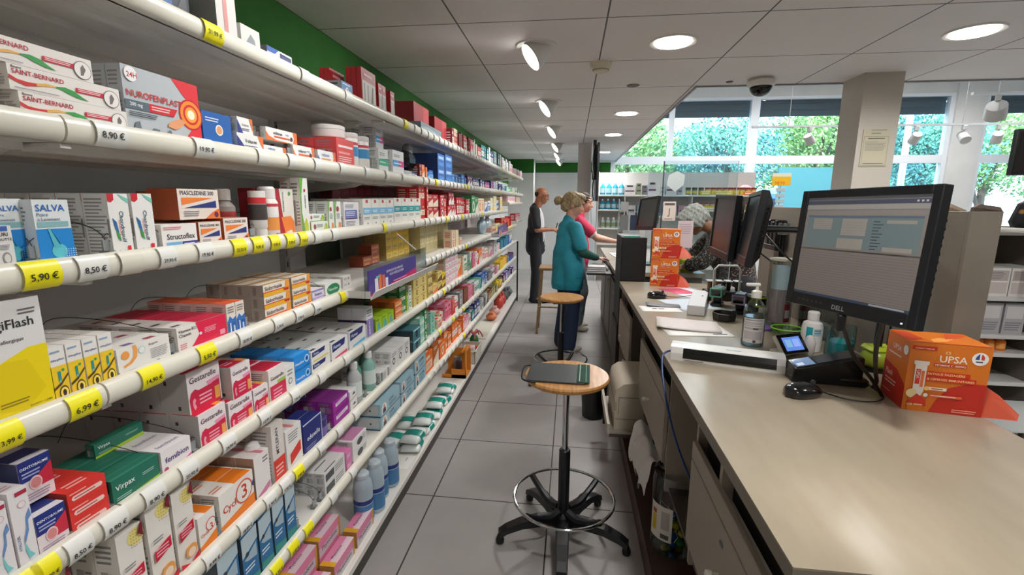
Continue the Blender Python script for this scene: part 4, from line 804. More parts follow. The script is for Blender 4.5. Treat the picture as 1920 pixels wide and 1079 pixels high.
for q in ZON.split('\n'):
    if not q.strip(): continue
    q = q.split(); s = int(q[0]); y, y1 = float(q[1]), float(q[2]); bs = q[3].split(','); ac = q[4].split(','); w0, w1, h0, h1 = map(float, q[5:9]); m, d = int(q[9]), int(q[10])
    far = y > 4.2
    while y < y1-.02:
        b = zr.choice(bs); a = zr.choice([c for c in ac if c != b] or ['grey']); mo = zr.choice(['band', 'disc', 'wedge', 'panel'])
        W = round(min(w0+(w1-w0)*zr.random(), y1-y), 2); H = round(h0+(h1-h0)*zr.random(), 2)
        if W < .02: break
        key = (b, a, mo)
        if key not in GK: GK[key] = gen_kind(*key); K['z'+'_'.join(key)] = GK[key]
        H = min(H, .185/m if s < 6 else .3/m); D = .06 if not far else .08; rep = 2 if (w0 < .09 and zr.random() < .5 and y+2*W < y1) else 1
        rows = min(d, 2 if far else 3)
        me = carton('z'+'_'.join(key), max(W-.003, .015), D, H-.0004); ds = GK[key][1]
        sb = zr.random()*.02; mm = m if zr.random() < .8 else max(1, m-1)
        for k in range(rep):
            for l in range(mm):
                for r in range(rows if not far else min(rows, 2)):
                    ck = (ds, s, r > 0); zc[ck] = zc.get(ck, 0)+1; c = zc[ck]
                    lb = '%s, %s such %salong, %s shelf, far stretch' % (ds, ORD[min(c, 20)-1], 'behind, ' if r else '', SHN[s])
                    x_ = XS-.024-sb-r*(D+.002); y_ = y+k*W+.001; z_ = ZS[s]+.0102+l*H; ab = (x_-D, x_, y_, y_+max(W-.003, .015), z_, z_+H)
                    if any(clash(q_, ab) for q_ in REG): continue
                    REG.append(ab); ZL.append((W*H/(y*y)*(.35 if r else 1), me, (XS-.024-sb-r*(D+.002), y+k*W+.001, ZS[s]+.0102+l*H), lb, '%s boxes, far stretch of the %s shelf' % (b, SHN[s])))
        y += rep*W+.002+(zr.random()*.02 if far else .004)
ZL.sort(key=lambda q: -q[0]); NK = 255; seenz = set()
for _, me, lc, lb, gp in ZL[:NK]:
    if lb in seenz: lb = lb.replace(' far stretch', ' farther')
    seenz.add(lb); o = bpy.data.objects.new('medicine_box', me); COL.objects.link(o); o.location = lc; tag(o, lb, 'box', gp)
if len(ZL) > NK:
    mb = MB()
    for _, me, lc, lb, gp in ZL[NK:]:
        q = len(mb.v); mb.v += [tuple(v.co+Vector(lc)) for v in me.vertices]
        for p in me.polygons: mb.f.append(tuple(a+q for a in p.vertices)); mb.m.append(mb.mi(me.materials[p.material_index])); mb.sm.append(False)
    tag(mb.build('far_medicine_boxes'), 'mass of tiny multicoloured medicine boxes along the farthest shelf stretch', 'boxes', None, 'stuff')
NB = len(ZL)
# tall dark red packets standing behind on the third shelf, and the ones on the raised far shelves
def row(kind, nm, ds, y0, n, W, H, D, x, z, tail, grp):
    me = carton(kind, W-.002, D, H)
    for i in range(n):
        ab = (x-D, x, y0+i*W, y0+i*W+W-.002, z, z+H)
        if any(clash(q_, ab) for q_ in REG): continue
        REG.append(ab); o = bpy.data.objects.new(nm, me); COL.objects.link(o); o.location = (x, y0+i*W, z); tag(o, '%s, %s along %s' % (ds, ORD[i], tail), 'box', grp)
K['darkred'] = ('medicine_box', 'dark red box', '8a1e2a', [('p', [(.1, .3), (.9, .55), (.9, .7), (.1, .45)], 'c87a7a'), ('r', .1, .75, .9, .9, 'a83a44')], [('r', .1, .1, .9, .9, '6e1a24')], [])
row('darkred', 'medicine_box', 'dark red box', 2.02, 10, .085, .175, .06, -1.06, ZS[2]+.0102, 'standing behind the blue and teal banded boxes', 'dark red boxes at the back of the third shelf')
row('darkred', 'medicine_box', 'dark red box', 2.95, 8, .10, .175, .06, -1.06, ZS[2]+.0102, 'standing behind the red and cream boxes', 'dark red boxes at the back of the third shelf')
gk = GK.get(('white', 'pink', 'band')) or gen_kind('white', 'pink', 'band'); K['zwp'] = gen_kind('white', 'pink', 'band'); K['zwr'] = gen_kind('crimson', 'white', 'panel'); K['zcr'] = gen_kind('cream', 'red', 'disc')
for k, (kk, y, n, W, H, z, w_) in enumerate([('zwp', 6.05, 6, .13, .10, 1.5402, 'raised'), ('zcr', 6.95, 4, .14, .09, 1.5402, 'raised'), ('zwr', 6.9, 5, .12, .10, 1.2802, 'lower')]):
    row(kk, 'medicine_box', K[kk][1], y, n, W, H, .08, XS-.03, z, 'on the %s short shelf, far end' % w_, K[kk][1]+' boxes on the %s short shelf' % w_)
# behind the first row of the yellow tray, brown boxes
K['brownb'] = ('medicine_box', 'small russet box', 'a8502e', [('r', .1, .55, .9, .8, 'c88a60'), fine(.1, .15, .8, .4, 2, 'd8a888')], [('r', 0, 0, 1, 1, '8e4028')], [])
row('brownb', 'medicine_box', 'small russet box', 2.17, 3, .10, .05, .07, -1.0, ZS[3]+.0102, 'behind the purple sign, lower', 'russet boxes behind the purple sign')
row('brownb', 'medicine_box', 'small russet box', 2.27, 1, .10, .05, .07, -1.0, ZS[3]+.0602, 'behind the purple sign, resting on the others', 'russet boxes behind the purple sign')
print('zone boxes', NB)
# ---------------- trays with purple signs ----------------
def tray(y0, y1, z, lab, txt):
    t = thing('display_tray', lab, 'display tray', (0, y0, z)); L = y1-y0; x0, x1 = -.79, -.70
    mb = MB(); mb.box(x0-.12, 0, 0, x1, L, .004, M('dcdad6', .3)); mb.poly([(x1, 0, .0), (x1, L, .0), (x1+.02, L, .032), (x1+.02, 0, .032)], M('e6e4e0', .3), .003, (1, 0, -.6))
    mb.box(x0-.12, 0, 0, x1, .004, .03, M('c9c7c3', .3)); mb.build('tray', t)
    mb = MB(); mb.box(x1-.015, .02, .004, x1-.012, L*.68, .10, M('4a3f8c', .35))
    decals(mb, frame((x1-.012, .02, .004), (0, 1, 0), (0, 0, 1)), L*.68-.02, .096, [('p', [(0, 0), (1, 0), (1, .42), (.35, .14), (0, .08)], 'c22a6a'), ('t', txt[0], .32, .68, .6, .12, 'e8e6f2'), ('t', txt[1], .38, .5, .52, .12, 'e8e6f2'), ('r', .1, .1, .16, .62, 'd8dce6'), ('r', .17, .14, .22, .72, 'e07a3a'), ('r', .23, .1, .28, .66, 'd86a5a'), ('r', .29, .1, .34, .5, 'e4e2ea'), ('r', .12, .62, .18, .7, '58b8d8'), ('l', .45, .2, .8, .28, 1, 'f0b0c8')])
    mb.build('sign_card', t)
    mb = MB(); mb.box(x1-.02, 0, .004, x1-.018, L*.9, .12, glassy('f4f8fa', .06, .05, 'acrylic')); mb.tube([(x1-.03, L*.75, .12), (x1-.08, L*.62, .2)], .003, M('d6d6d2', .3)); mb.build('clear_front', t)
tray(1.56, 2.36, 1.205, 'white tray with a purple sign clipped to the fourth shelf, near the niche', ('DES PRODUITS RECOMMANDÉS', 'POUR VOTRE QUOTIDIEN'))
tray(4.62, 5.5, 1.205, 'white tray with a purple sign clipped farther along the fourth shelf', ('DES PRODUITS', 'POUR VOUS'))
# clear packets on the far tray
for k, (y, c, n_) in enumerate([(4.75, 'a8bccc', 'bluish'), (5.05, 'b8c6d0', 'whitish')]):
    mb = MB(); mb.ell((0, 0, .075), (.05, .12, .08), M(c, .2), 12, 8); mb.ell((0, 0, .165), (.02, .05, .03), M(c, .2), 10, 6)
    tag(mb.build('plastic_bag', loc=(-.9, y, 1.228)), '%s tied plastic bag standing behind the farther purple sign' % n_, 'bag')
# ---------------- bottles, tubes, cans on the shelves ----------------
def bottle(nm, label, cat, prof, m, parts, loc, seg=20, grp=None):
    t = thing(nm, label, cat, loc, 0, grp); mb = MB(); mb.lathe(prof, m, seg=seg); mb.build('bottle_body', t)
    for pn, pf, pm, dec in parts:
        mb = MB()
        if pf: mb.lathe(pf, pm, seg=seg)
        for d in dec: mb.box(*d)
        mb.build(pn, t)
    return t
for i, (x, y) in enumerate([(-.86, 1.09), (-.9, 1.135)]):
    bottle('dropper_bottle', 'clear bottle with dark red band on the third shelf, %s' % ['beside the orange-navy boxes', 'just behind the red tube'][i], 'bottle', [(.024, 0), (.026, .004), (.026, .085), (.014, .1)], M('a8a29e', .15, 0, 0, .3),
           [('cap', [(.018, .1), (.018, .125), (.015, .128)], M('b8b4b0', .3), []), ('label', [(.0264, .06), (.0266, .061), (.0266, .072), (.0264, .073)], M('8a2a30'), [])], (x, y, ZS[2]+.0101))
t = thing('ointment_tube', 'white ointment tube with red band and a dark picture, standing upright', 'tube', (-.825, 1.17, ZS[2]+.0101))
mb = MB(); mb.lathe([(.02, .025), (.024, .03), (.025, .06), (.024, .125)], M('e0dcd8'), seg=20, sx=.8); mb.build('tube_body', t)
mb = MB(); mb.lathe([(.019, 0), (.019, .025)], M('dedad6'), seg=20); mb.build('cap', t)
mb = MB(); mb.lathe([(.0256, .092), (.0252, .108)], M('cc2c30'), seg=20, sx=.8); mb.lathe([(.0258, .05), (.0256, .09)], M('3e3634'), seg=20, sx=.8); mb.build('label', t)
bottle('spray_can', 'white spray can with pink band and orange lower label', 'spray can', [(.026, 0), (.027, .003), (.027, .095), (.02, .108)], M('e2deda', .3),
       [('cap', [(.022, .106), (.022, .132), (.017, .138)], M('e6e3df', .3), []), ('label', [(.0274, .02), (.0274, .055)], M('e8964a'), []), ('band', [(.0274, .084), (.0274, .092)], M('c8404c'), [])], (-.832, 1.222, ZS[2]+.0101))
# jar and canisters on the second shelf
bottle('supplement_jar', 'white round jar with red logo on the coral red boxes', 'jar', [(.05, 0), (.055, .004), (.055, .03), (.056, .031), (.056, .042), (.05, .045)], M('dcd8d4', .35), [('label', [(.0557, .006), (.0557, .028)], M('d8cfcc'), [])], (-.86, 1.64, ZS[1]+.0102+.0952), 28)
for i, y in enumerate([1.75, 1.85]):
    bottle('canister', 'white and blue canister with red rim, %s coral red boxes' % ['beside the', 'second from the'][i], 'canister', [(.036, 0), (.038, .003), (.038, .115), (.036, .118)], M('e8e6e2', .35),
           [('lid', [(.038, .11), (.039, .112), (.039, .128), (.036, .13)], M('e2e0dc'), []), ('label', [(.0384, .045), (.0384, .08)], M('3f8cc0'), []), ('band', [(.0386, .086), (.0386, .096)], M('c84a50'), [])], (-.845, y, ZS[1]+.0102), 24)
# foil bag on the second shelf
mb = MB(); mb.ell((0, 0, .05), (.06, .10, .055), M('3a3c42', .18, .8), 10, 7); mb.ell((.0, .05, .11), (.03, .05, .04), M('8a8c92', .15, .9), 8, 6)
tag(mb.build('foil_bag', loc=(-.89, 2.5, ZS[1]+.0502), sharp=15), 'crumpled dark foil bag beside the pink and blue banded boxes', 'bag')
# sixth shelf bottles, soap
for i, (x, y, c, lb) in enumerate([(-.83, 1.665, 'd4d8d8', 'pale pump bottle with a round white top'), (-.86, 1.73, '5fa088', 'green mouthwash bottle'), (-.83, 1.80, '9ed0c4', 'aqua mouthwash bottle'), (-.87, 1.86, '7fae9a', 'sea green bottle')]):
    bottle('care_bottle', lb+' beside the purple boxes, sixth shelf', 'bottle', [(.026, 0), (.028, .004), (.028, .11), (.014, .135), (.012, .14)], M(c, .15, 0, 0, .25),
           [('cap', [(.015, .14), (.015, .165), (.012, .168)], M(['e6e4e0', '2f7a54', 'e6e6e4', '3a7a60'][i]), []), ('label', [(.0284, .03), (.0284, .09)], M('d6e0dc'), [])], (x, y, ZS[5]+.0102))
bottle('lotion_bottle', 'clear-capped white bottle in front of the tall burgundy-red boxes', 'bottle', [(.025, 0), (.027, .004), (.027, .075), (.02, .09)], M('d6d4d2', .25), [('cap', [(.023, .088), (.023, .12), (.016, .135), (.004, .14)], M('e2e2e0', .2), [])], (-.845, 1.085, ZS[5]+.0102))
bottle('skin_cream_jar', 'round violet lidded jar beside the deep navy boxes', 'jar', [(.04, 0), (.044, .005), (.044, .035), (.03, .04)], M('7a6aa8', .2), [('lid', [(.045, .036), (.045, .06), (.04, .064)], M('4a3f7a', .15), [])], (-.85, 1.395, ZS[5]+.0102), 24)
# ---------------- the bottom shelf ----------------
BZ = .1082
for i, (x, y) in enumerate([(-.90, 1.83), (-.885, 1.925), (-.905, 2.02), (-.89, 2.125)]):
    bottle('cleansing_bottle', 'large white bottle with a blue label on the bottom shelf, %s from the pink boxes' % ORD[i], 'bottle', [(.038, 0), (.043, .006), (.043, .17), (.038, .205), (.02, .225)], M('b9cbd6', .3, 0, 0, .1),
           [('cap', [(.028, .222), (.03, .224), (.03, .24), (.022, .25), (.004, .252)], M('c9d6de', .3), []), ('label', [(.0435, .02), (.0435, .10)], M('4f86b8'), []), ('label_band', [(.0438, .105), (.0438, .125)], M('2a3f86'), [])], (x, y, BZ), 24, 'white and blue bottles on the bottom shelf')
ph = [(1.47, 0, 0), (1.66, 0, 0), (1.28, 0, 0), (1.10, 0, 0), (1.50, 1, 0), (1.32, 1, 0), (1.14, 1, 0), (.93, 0, 0)]
pm = carton('physio', .165, .06, .075); seenp = 0
for i, (y, r, l) in enumerate(ph):
    o = bpy.data.objects.new('saline_box', pm); COL.objects.link(o); o.location = (-.855-r*.075, y, BZ+l*.075+(.0)); 
    tag(o, 'pink and white saline box with amber rim, bottom shelf, %s row, %s from bottles' % (['front', 'rear'][r], ORD[[1, 0, 2, 3, 0, 1, 2, 4][i]]), 'box', 'pink saline boxes on the bottom shelf')
for i, (y, r) in enumerate([(1.50, 1), (1.32, 1), (1.14, 1)]):
    o = bpy.data.objects.new('saline_box', pm); COL.objects.link(o); o.location = (-.855-r*.075, y, BZ+.0752)
    tag(o, 'pink and white saline box stacked on top in the rear row, %s from bottles' % ORD[i], 'box', 'pink saline boxes on the bottom shelf')
# leaflet
mb = MB(); mb.box(-.08, -.07, 0, .08, .07, .0012, PAPER); decals(mb, frame((-.08, -.07, .0012), (0, 1, 0), (-1, 0, 0)) if 0 else frame((.08, -.07, .0012), (0, 1, 0), (-1, 0, 0)), .14, .16, [('l', .1, .75, .7, .92, 1, '3c4048'), ('l', .3, .5, .8, .64, 1, '5c6068'), ('l', .6, .2, .9, .3, 1, 'b0b2b4')])
tag(mb.build('leaflet', loc=(-.93, 2.33, BZ)), 'white printed leaflet lying on the bottom shelf between bottles and wipes', 'leaflet')
# wipes packets
def wipes():
    mb = MB(); m = M('dfe4e2', .12); n = 14
    vs = []; sec = [(-.055, .004), (-.058, .02), (-.05, .036), (0, .042), (.05, .036), (.058, .02), (.055, .004), (0, 0)]
    for j in range(9):
        y = -.09+.18*j/8; k = 1-.75*abs(j/4-1)**6; kk = 1 if abs(j/4-1) < .9 else .35
        for x, z in sec: vs.append((x*(.9+.1*k), y, .02+(z-.02)*kk))
    S = len(sec); fs = [(a*S+b, a*S+(b+1) % S, (a+1)*S+(b+1) % S, (a+1)*S+b) for a in range(8) for b in range(S)]; fs += [tuple(range(S))[::-1], tuple(range(8*S, 9*S))]
    fs = [f[::-1] for f in fs]
    return mb, vs, fs, S
mb, vs, fs, S = wipes(); mb.add(vs, fs, M('dfe4e2', .12), True); a = mb.build('packet_film', sharp=70)
mb = MB(); sec = [(-.0585, .01), (-.059, .02), (-.0505, .0375), (0, .0435), (.0505, .0375), (.059, .02), (.0585, .01)]
vs = [(x, y, z) for y in (-.035, .035) for x, z in sec]; mb.add(vs, [(i, i+7, i+8, i+1) for i in range(6)], M('0f8a7c', .2), True)
b = mb.build('label_band', sharp=70)
wp = thing('wipes_packet', 'glossy white wipes packet with a teal band, first along, laid on top', 'packet', (0, 0, 0), 0, 'wipes packets on the bottom shelf'); a.parent = wp; b.parent = wp
W0 = [(-.90, 2.50, 0, .1), (-1.02, 2.55, 0, -.1), (-.90, 2.72, 0, -.08), (-1.02, 2.77, 0, .05), (-.90, 2.93, 0, .12), (-.90, 3.15, 0, -.1), (-.91, 3.36, 0, .06), (-.90, 2.52, .044, -.05), (-.91, 2.75, .044, .08), (-.90, 3.0, .044, .0), (-.91, 3.26, .044, .1)]
WL_ = ['%s along in the lower front row' % ORD[k] for k in (0, 1, 2, 3, 4)]
lw = {0: 'nearest in the lower front row', 1: 'nearest in the rear row', 2: 'second in the lower front row', 3: 'second in the rear row', 4: 'third in the lower front row', 5: 'fourth in the lower front row', 6: 'fifth in the lower front row', 7: 'nearest of the upper layer', 8: 'second of the upper layer', 9: 'third of the upper layer', 10: 'fourth of the upper layer'}
for i, (x, y, z, r) in enumerate(W0):
    lb = 'glossy wipes packet with a teal band, %s, bottom shelf' % lw[i]
    if i == 0: wp.location = (x, y, BZ+z); wp.rotation_euler = (0, 0, r); wp['label'] = lb
    else: dup(wp, (x, y, BZ+z), r, lb)
# orange cardboard display
t = thing('cardboard_display', 'orange cardboard display frame standing open on the bottom shelf', 'display', (-.93, 3.62, BZ)); O1 = M('d9852a', .6)
mb = MB(); mb.box(-.10, .0, 0, .10, .01, .03, O1); mb.box(-.1, .2, 0, .1, .21, .2, O1); mb.box(-.1, 0, 0, .1, .2, .006, O1); mb.build('tray', t)
mb = MB(); mb.box(.095, .0, .0, .10, .045, .26, O1); mb.box(.06, .0, .22, .1, .2, .226, O1); mb.box(-.02, .0, .0, .1, .004, .08, O1); mb.build('frame', t)
mb = MB(); mb.box(.0, .07, .008, .05, .1, .12, M('4a3230')); mb.box(-.03, .12, .008, .03, .16, .14, M('8e8a88')); mb.build('contents', t)
# storage bin with red packs
t = thing('storage_bin', 'off-white open plastic bin on the bottom shelf', 'bin', (-.92, 3.98, BZ)); BW = M('dcd6c8', .4)
mb = MB()
for s_ in ((-.095, 0, 0, -.09, .3, .11), (.09, 0, 0, .095, .3, .11), (-.095, 0, 0, .095, .005, .11), (-.095, .295, 0, .095, .3, .11), (-.095, 0, 0, .095, .3, .004)): mb.box(*s_, BW)
mb.build('bin_body', t); mb = MB()
for s_ in ((-.103, -.008, .108, -.09, .308, .116), (.09, -.008, .108, .103, .308, .116), (-.103, -.008, .108, .103, .005, .116), (-.103, .295, .108, .103, .308, .116)): mb.box(*s_, BW)
mb.build('rim', t)
for k, (x, y, z, r, c, cn) in enumerate([(-.04, .09, .0, .3, 'c8302c', 'red'), (.02, .18, .02, -.4, 'd84038', 'bright red'), (.03, .06, .055, .1, 'e4dcd8', 'white')]):
    mb = MB(); mb.box(-.05, -.04, 0, .05, .04, .09, M(c), .006); mb.box(-.04, -.0402, .02, .04, -.04, .05, M('ece0da')); tag(mb.build('plaster_pack', loc=(-.92+x, 3.98+y, BZ+.006+z), rot=r), '%s plaster pack inside the off-white bin' % cn, 'pack', 'packs in the off-white bin')
# green and red soft toy-like pouch, white panel and far bits
t = thing('gift_pouch', 'green pouch tied with pink ribbons on the bottom shelf', 'pouch', (-.93, 4.45, BZ))
mb = MB(); mb.ell((0, 0, .07), (.045, .06, .075), M('2f7a3c', .6), 12, 8); mb.build('pouch_body', t)
mb = MB()
for a_ in (0, 1.2, 2.4, 3.9, 5.0): mb.tube(catmull([(0, 0, .13), (.05*cos(a_), .05*sin(a_), .18), (.09*cos(a_), .09*sin(a_), .12)], 5), .008, M('d8707a', .5), 6)
mb.build('ribbon', t)
mb = MB(); mb.box(-.16, 0, 0, .06, .72, .012, M('e2ddcf', .4)); tag(mb.build('cover_board', loc=(-.93, 4.75, BZ)), 'flat white panel lying on the bottom shelf before the orange bags', 'board')
for k, (y, c, cn, h_) in enumerate([(5.6, 'd87848', 'orange', .10), (5.85, 'e0a8a0', 'pale pink', .12), (6.2, 'b83a2c', 'dark red', .22), (6.45, 'a83024', 'brick red', .2), (6.75, '4a4a4c', 'charcoal', .2), (7.0, '3c3c40', 'black', .16), (7.2, '6a6c70', 'grey', .14)]):
    mb = MB(); mb.ell((0, 0, h_*.42), (.07, .10, h_*.42), M(c, .5), 10, 7); mb.box(-.03, -.05, h_*.7, .03, .05, h_, M(c, .5), .01); tag(mb.build('shopping_pouch', loc=(-.95, y, BZ)), '%s soft pouch on the bottom shelf near its far end' % cn, 'pouch')
mb = MB(); mb.box(-.07, -.12, 0, .07, .12, .12, M('c8c6c2', .4), .01); mb.box(-.05, -.1, .1202, .05, .1, .124, M('5a5c60'))
tag(mb.build('storage_box', loc=(-.93, 7.25, BZ)) if 0 else mb.build('white_crate', loc=(-1.1, 7.25, BZ)), 'small white crate at the far end of the bottom shelf', 'crate')
# ---------------- counter ----------------
TOP = noise_mat('beige_laminate', '968a77', '9d927f', 18, .28, (1, .25, 1), 5, .02)
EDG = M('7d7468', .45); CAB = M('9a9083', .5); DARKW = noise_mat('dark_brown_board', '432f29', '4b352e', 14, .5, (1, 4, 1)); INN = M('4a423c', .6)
CT = .95; X0, X1, Y0, Y1 = .385, 1.185, .745, 3.665
t = thing('service_counter', 'long beige laminate service counter with drawers and dark shelf below', 'counter', (0, 0, 0))
mb = MB(); mb.box(X0, Y0, CT-.004, X1, Y1, CT, TOP); mb.build('worktop', t)
mb = MB(); mb.box(X0, Y0, CT-.036, X1, Y1, CT-.0042, EDG); mb.build('worktop_edge', t)
mb = MB(); mb.box(X1-.04, Y0+.02, 0, X1-.02, Y1-.01, CT-.037, CAB); mb.box(.80, Y0+.02, .14, .81, Y1-.02, .90, DARKW); mb.build('back_panel', t)
mb = MB(); mb.box(.352, Y0+.02, 0, .80, Y1-.02, .12, DARKW); mb.build('plinth', t)
mb = MB(); mb.box(.40, 1.15, .12, .80, 1.17, .913, CAB); mb.build('partition', t)
for y in (1.395, 1.79, 2.50, 2.555, 2.95, 3.30, 3.63):
    mb = MB(); lo_ = .12 if y in (3.63,) else .40
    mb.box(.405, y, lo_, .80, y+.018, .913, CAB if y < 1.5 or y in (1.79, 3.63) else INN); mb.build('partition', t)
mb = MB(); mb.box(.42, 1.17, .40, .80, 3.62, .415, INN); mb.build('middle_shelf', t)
def drawers(y0, y1, splits, knob_z, open_top, lab=None):
    for i, (z0, z1) in enumerate(splits):
        mb = MB(); mb.box(.388, y0, z0, .404, y1, z1, CAB, .0015); d = mb.build('drawer_front', t)
        mb = MB(); yc = (y0+y1)/2
        if i == 0: mb.lathe([(.006, 0), (.006, .012), (.011, .018), (.011, .03), (.004, .034)], M('dcd8ce', .3), (.388, yc, (z0+z1)/2), 16, (-1, 0, 0)); mb.build('knob', d)
        if i == 0: mb = MB(); mb.lathe([(.008, 0), (.008, .002)], STEEL, (.388, yc-.0, z1-.05), 12, (-1, 0, 0), sx=1.6); mb.build('lock', d)
    mb = MB(); mb.box(.43, y0+.01, .80, .79, y1-.01, .905, M('08080a', .7)); mb.build('slot_shade_block', t)  # solid black block stands for the shade inside the open slot
drawers(1.81, 2.50, [(.515, .76), (.765, .835)], .6, 1)
drawers(.77, 1.39, [(.50, .775), (.78, .835)], .6, 1)
drawers(2.97, 3.62, [(.50, .74), (.745, .825)], .6, 1)
mb = MB(); mb.box(.36, 1.17, .12, .80, 1.8, .128, DARKW); mb.build('lower_board', t)
# partition wall on the customer side of the counter
t = thing('counter_screen', 'tall beige screen panel standing along the customer side of the counter', 'screen panel', (0, 0, 0)); PB = noise_mat('beige_panel', '6d665b', '746c61', 6, .55)
mb = MB(); mb.box(1.19, 1.60, 0, 1.205, 3.14, 1.528, PB); mb.box(1.205, 1.64, 0, 1.27, 3.14, 1.528, PB); mb.build('panel', t)
mb = MB(); mb.box(1.19, 1.585, 0, 1.275, 1.598, 1.53, PB); mb.build('edge_post', t)
# under-counter printer on a pull-out tray
t = thing('printer_tray', 'grey pull-out tray under the counter drawers carrying a printer', 'tray', (0, 0, 0))
mb = MB(); mb.box(.235, 2.45, .30, .72, 2.93, .315, M('aaa194', .5)); mb.box(.226, 2.44, .30, .24, 2.94, .36, M('b7aea0', .5)); mb.box(.24, 2.45, .28, .76, 2.465, .30, INN); mb.box(.24, 2.91, .13, .76, 2.93, .30, INN); mb.build('tray_board', t)
t = thing('laser_printer', 'cream laser printer with rounded top on the pull-out tray', 'printer', (0, 0, .3155)); PR = M('b9ae9c', .45)
mb = MB(); sec = [(.265, 0), (.265, .19), (.275, .235), (.31, .262), (.36, .27), (.68, .27), (.68, 0)]
vs = [(x, y, z) for y in (2.475, 2.85) for x, z in sec]; n = len(sec); mb.add(vs, [tuple(range(n)), tuple(range(n, 2*n))[::-1]]+[(i, n+i, n+(i+1) % n, (i+1) % n) for i in range(n)], PR, True); mb.build('printer_body', t, sharp=50)
mb = MB(); mb.box(.262, 2.473, .11, .275, 2.85, .16, M('a19684')); mb.box(.285, 2.472, .185, .6, 2.4755, .19, M('8e8474')); mb.box(.285, 2.472, .09, .288, 2.4755, .19, M('8e8474')); mb.box(.27, 2.472, .06, .68, 2.4755, .063, M('8e8474')); mb.box(.52, 2.471, .015, .58, 2.4755, .05, M('8a8070')); mb.build('front_cover', t)
# paper towel heap and sweets jar
def cloth(nm, label, cat, loc, size, seed, mat, hang=True):
    r = random.Random(seed); mb = MB(); N = 16; vs = []
    for i in range(N+1):
        for j in range(N+1):
            u, v = i/N-.5, j/N-.5; x = u*size[0]; y = v*size[1]; z = .022+.018*sin(u*17+seed)+.014*cos(v*13+u*6)
            if hang and u < -.12: z -= (-.12-u)*size[0]*1.9*(.8+.3*sin(v*19)); x = -.12*size[0]+(u+.12)*size[0]*.25+.012*sin(v*23)
            vs.append((x, y, z))
    fs = [(i*(N+1)+j, (i+1)*(N+1)+j, (i+1)*(N+1)+j+1, i*(N+1)+j+1) for i in range(N) for j in range(N)]
    mb.add(vs, fs, mat, True); o = mb.build(nm, loc=loc, sharp=180); m = o.modifiers.new('s', 'SOLIDIFY'); m.thickness = .003; m2 = o.modifiers.new('b', 'SUBSURF'); m2.levels = m2.render_levels = 1
    return tag(o, label, cat)
cloth('paper_towel', 'crumpled white paper towel draped over the dark lower shelf, under the drawers', 'paper towel', (.385, 2.10, .416), (.24, .40), 2, M('e2dedb', .7))
cloth('plastic_bag', 'white plastic bag hanging by the farthest counter drawers', 'bag', (.40, 3.05, .47), (.16, .16), 5, M('cfcbc6', .5))
t = thing('sweets_jar', 'tall clear jar of wrapped lollipops on the dark lower shelf', 'jar', (.455, 1.83, .1285), 0)
mb = MB(); mb.lathe([(.082, 0), (.088, .006), (.088, .31), (.084, .335), (.086, .345)], glassy('f2f6f6', .06, .04, 'jar'), seg=32); mb.build('jar_body', t)
mb = MB(); a0 = 3.3; vs = [(.0885*cos(a0+k*.13), .0885*sin(a0+k*.13), z) for z in (.07, .22) for k in range(10)]; mb.add(vs, [(k, k+1, 11+k, 10+k) for k in range(9)], M('ddd9d0', .5), True)
for (k0, k1, z0, z1, c) in ((1, 3, .10, .17, 'd8b82a'), (1, 3, .175, .195, 'b05a2a'), (5, 8, .12, .2, 'b0aca4'), (5, 8, .08, .1, '4a4846')):
    vs = [(.089*cos(a0+k*.13), .089*sin(a0+k*.13), z) for z in (z0, z1) for k in range(k0, k1+1)]; q = k1-k0+1; mb.add(vs, [(k, k+1, q+1+k, q+k) for k in range(q-1)], M(c), True)
mb.build('label', t)
lol = None; lr = random.Random(4)
for k in range(22):
    a, r = lr.random()*6.28, .055*math.sqrt(lr.random()); z = .025+.024*(k//4)
    c, cn = [('3a8a3c', 'green'), ('c8c832', 'yellow'), ('2c5aa0', 'blue'), ('2c6a34', 'dark green')][k % 4]
    mb = MB(); mb.ell((0, 0, 0), (.017, .017, .015), M(c, .2), 10, 7); s_ = mb.build('lollipop', loc=(.455+r*cos(a), 1.83+r*sin(a), .1285+z))
    d = Vector((lr.uniform(-1, 1), lr.uniform(-1, 1), .7)).normalized()*.075
    tgt = Vector((r*cos(a), r*sin(a)))+Vector((d.x, d.y))
    if tgt.length > .075: d.x *= -.5; d.y *= -.5
    mb = MB(); mb.tube([(0, 0, 0), d], .0016, M('e6e4e0'), 6); mb.build('stick', s_)
    tag(s_, '%s wrapped lollipop in the clear jar, %s of its colour from the jar floor' % (cn, ORD[k//4]), 'lollipop', 'lollipops in the clear jar')
mb = MB(); mb.tube(catmull([(.45, 1.50, .135), (.40, 1.42, .133), (.42, 1.32, .133), (.50, 1.30, .133), (.56, 1.36, .134)], 8), .004, M('d6d2ca', .4)); tag(mb.build('white_cable'), 'looped white cable lying on the dark lower shelf beside the sweets jar', 'cable')
mb = MB(); mb.tube(catmull([(.43, 1.845, .975), (.395, 1.86, .968), (.372, 1.84, .94), (.373, 1.76, .84), (.40, 1.66, .7), (.46, 1.62, .55), (.52, 1.6, .43)], 8), .0042, M('1f3f7a', .4)); tag(mb.build('blue_cable'), 'dark blue cable hanging from the slim scanner over the counter edge', 'cable')
t = thing('waste_bin', 'black waste bin on the floor behind the pull-out tray', 'bin', (.20, 3.30, 0)); mb = MB(); mb.lathe([(.075, .0), (.08, .004), (.10, .30), (.096, .302), (.076, .01), (0, .008)], M('101012', .4), seg=28); mb.build('bin_body', t)
mb = MB(); mb.lathe([(.099, .295), (.105, .297), (.105, .305), (.097, .306)], M('1a1a1c', .4), seg=28); mb.build('rim', t)
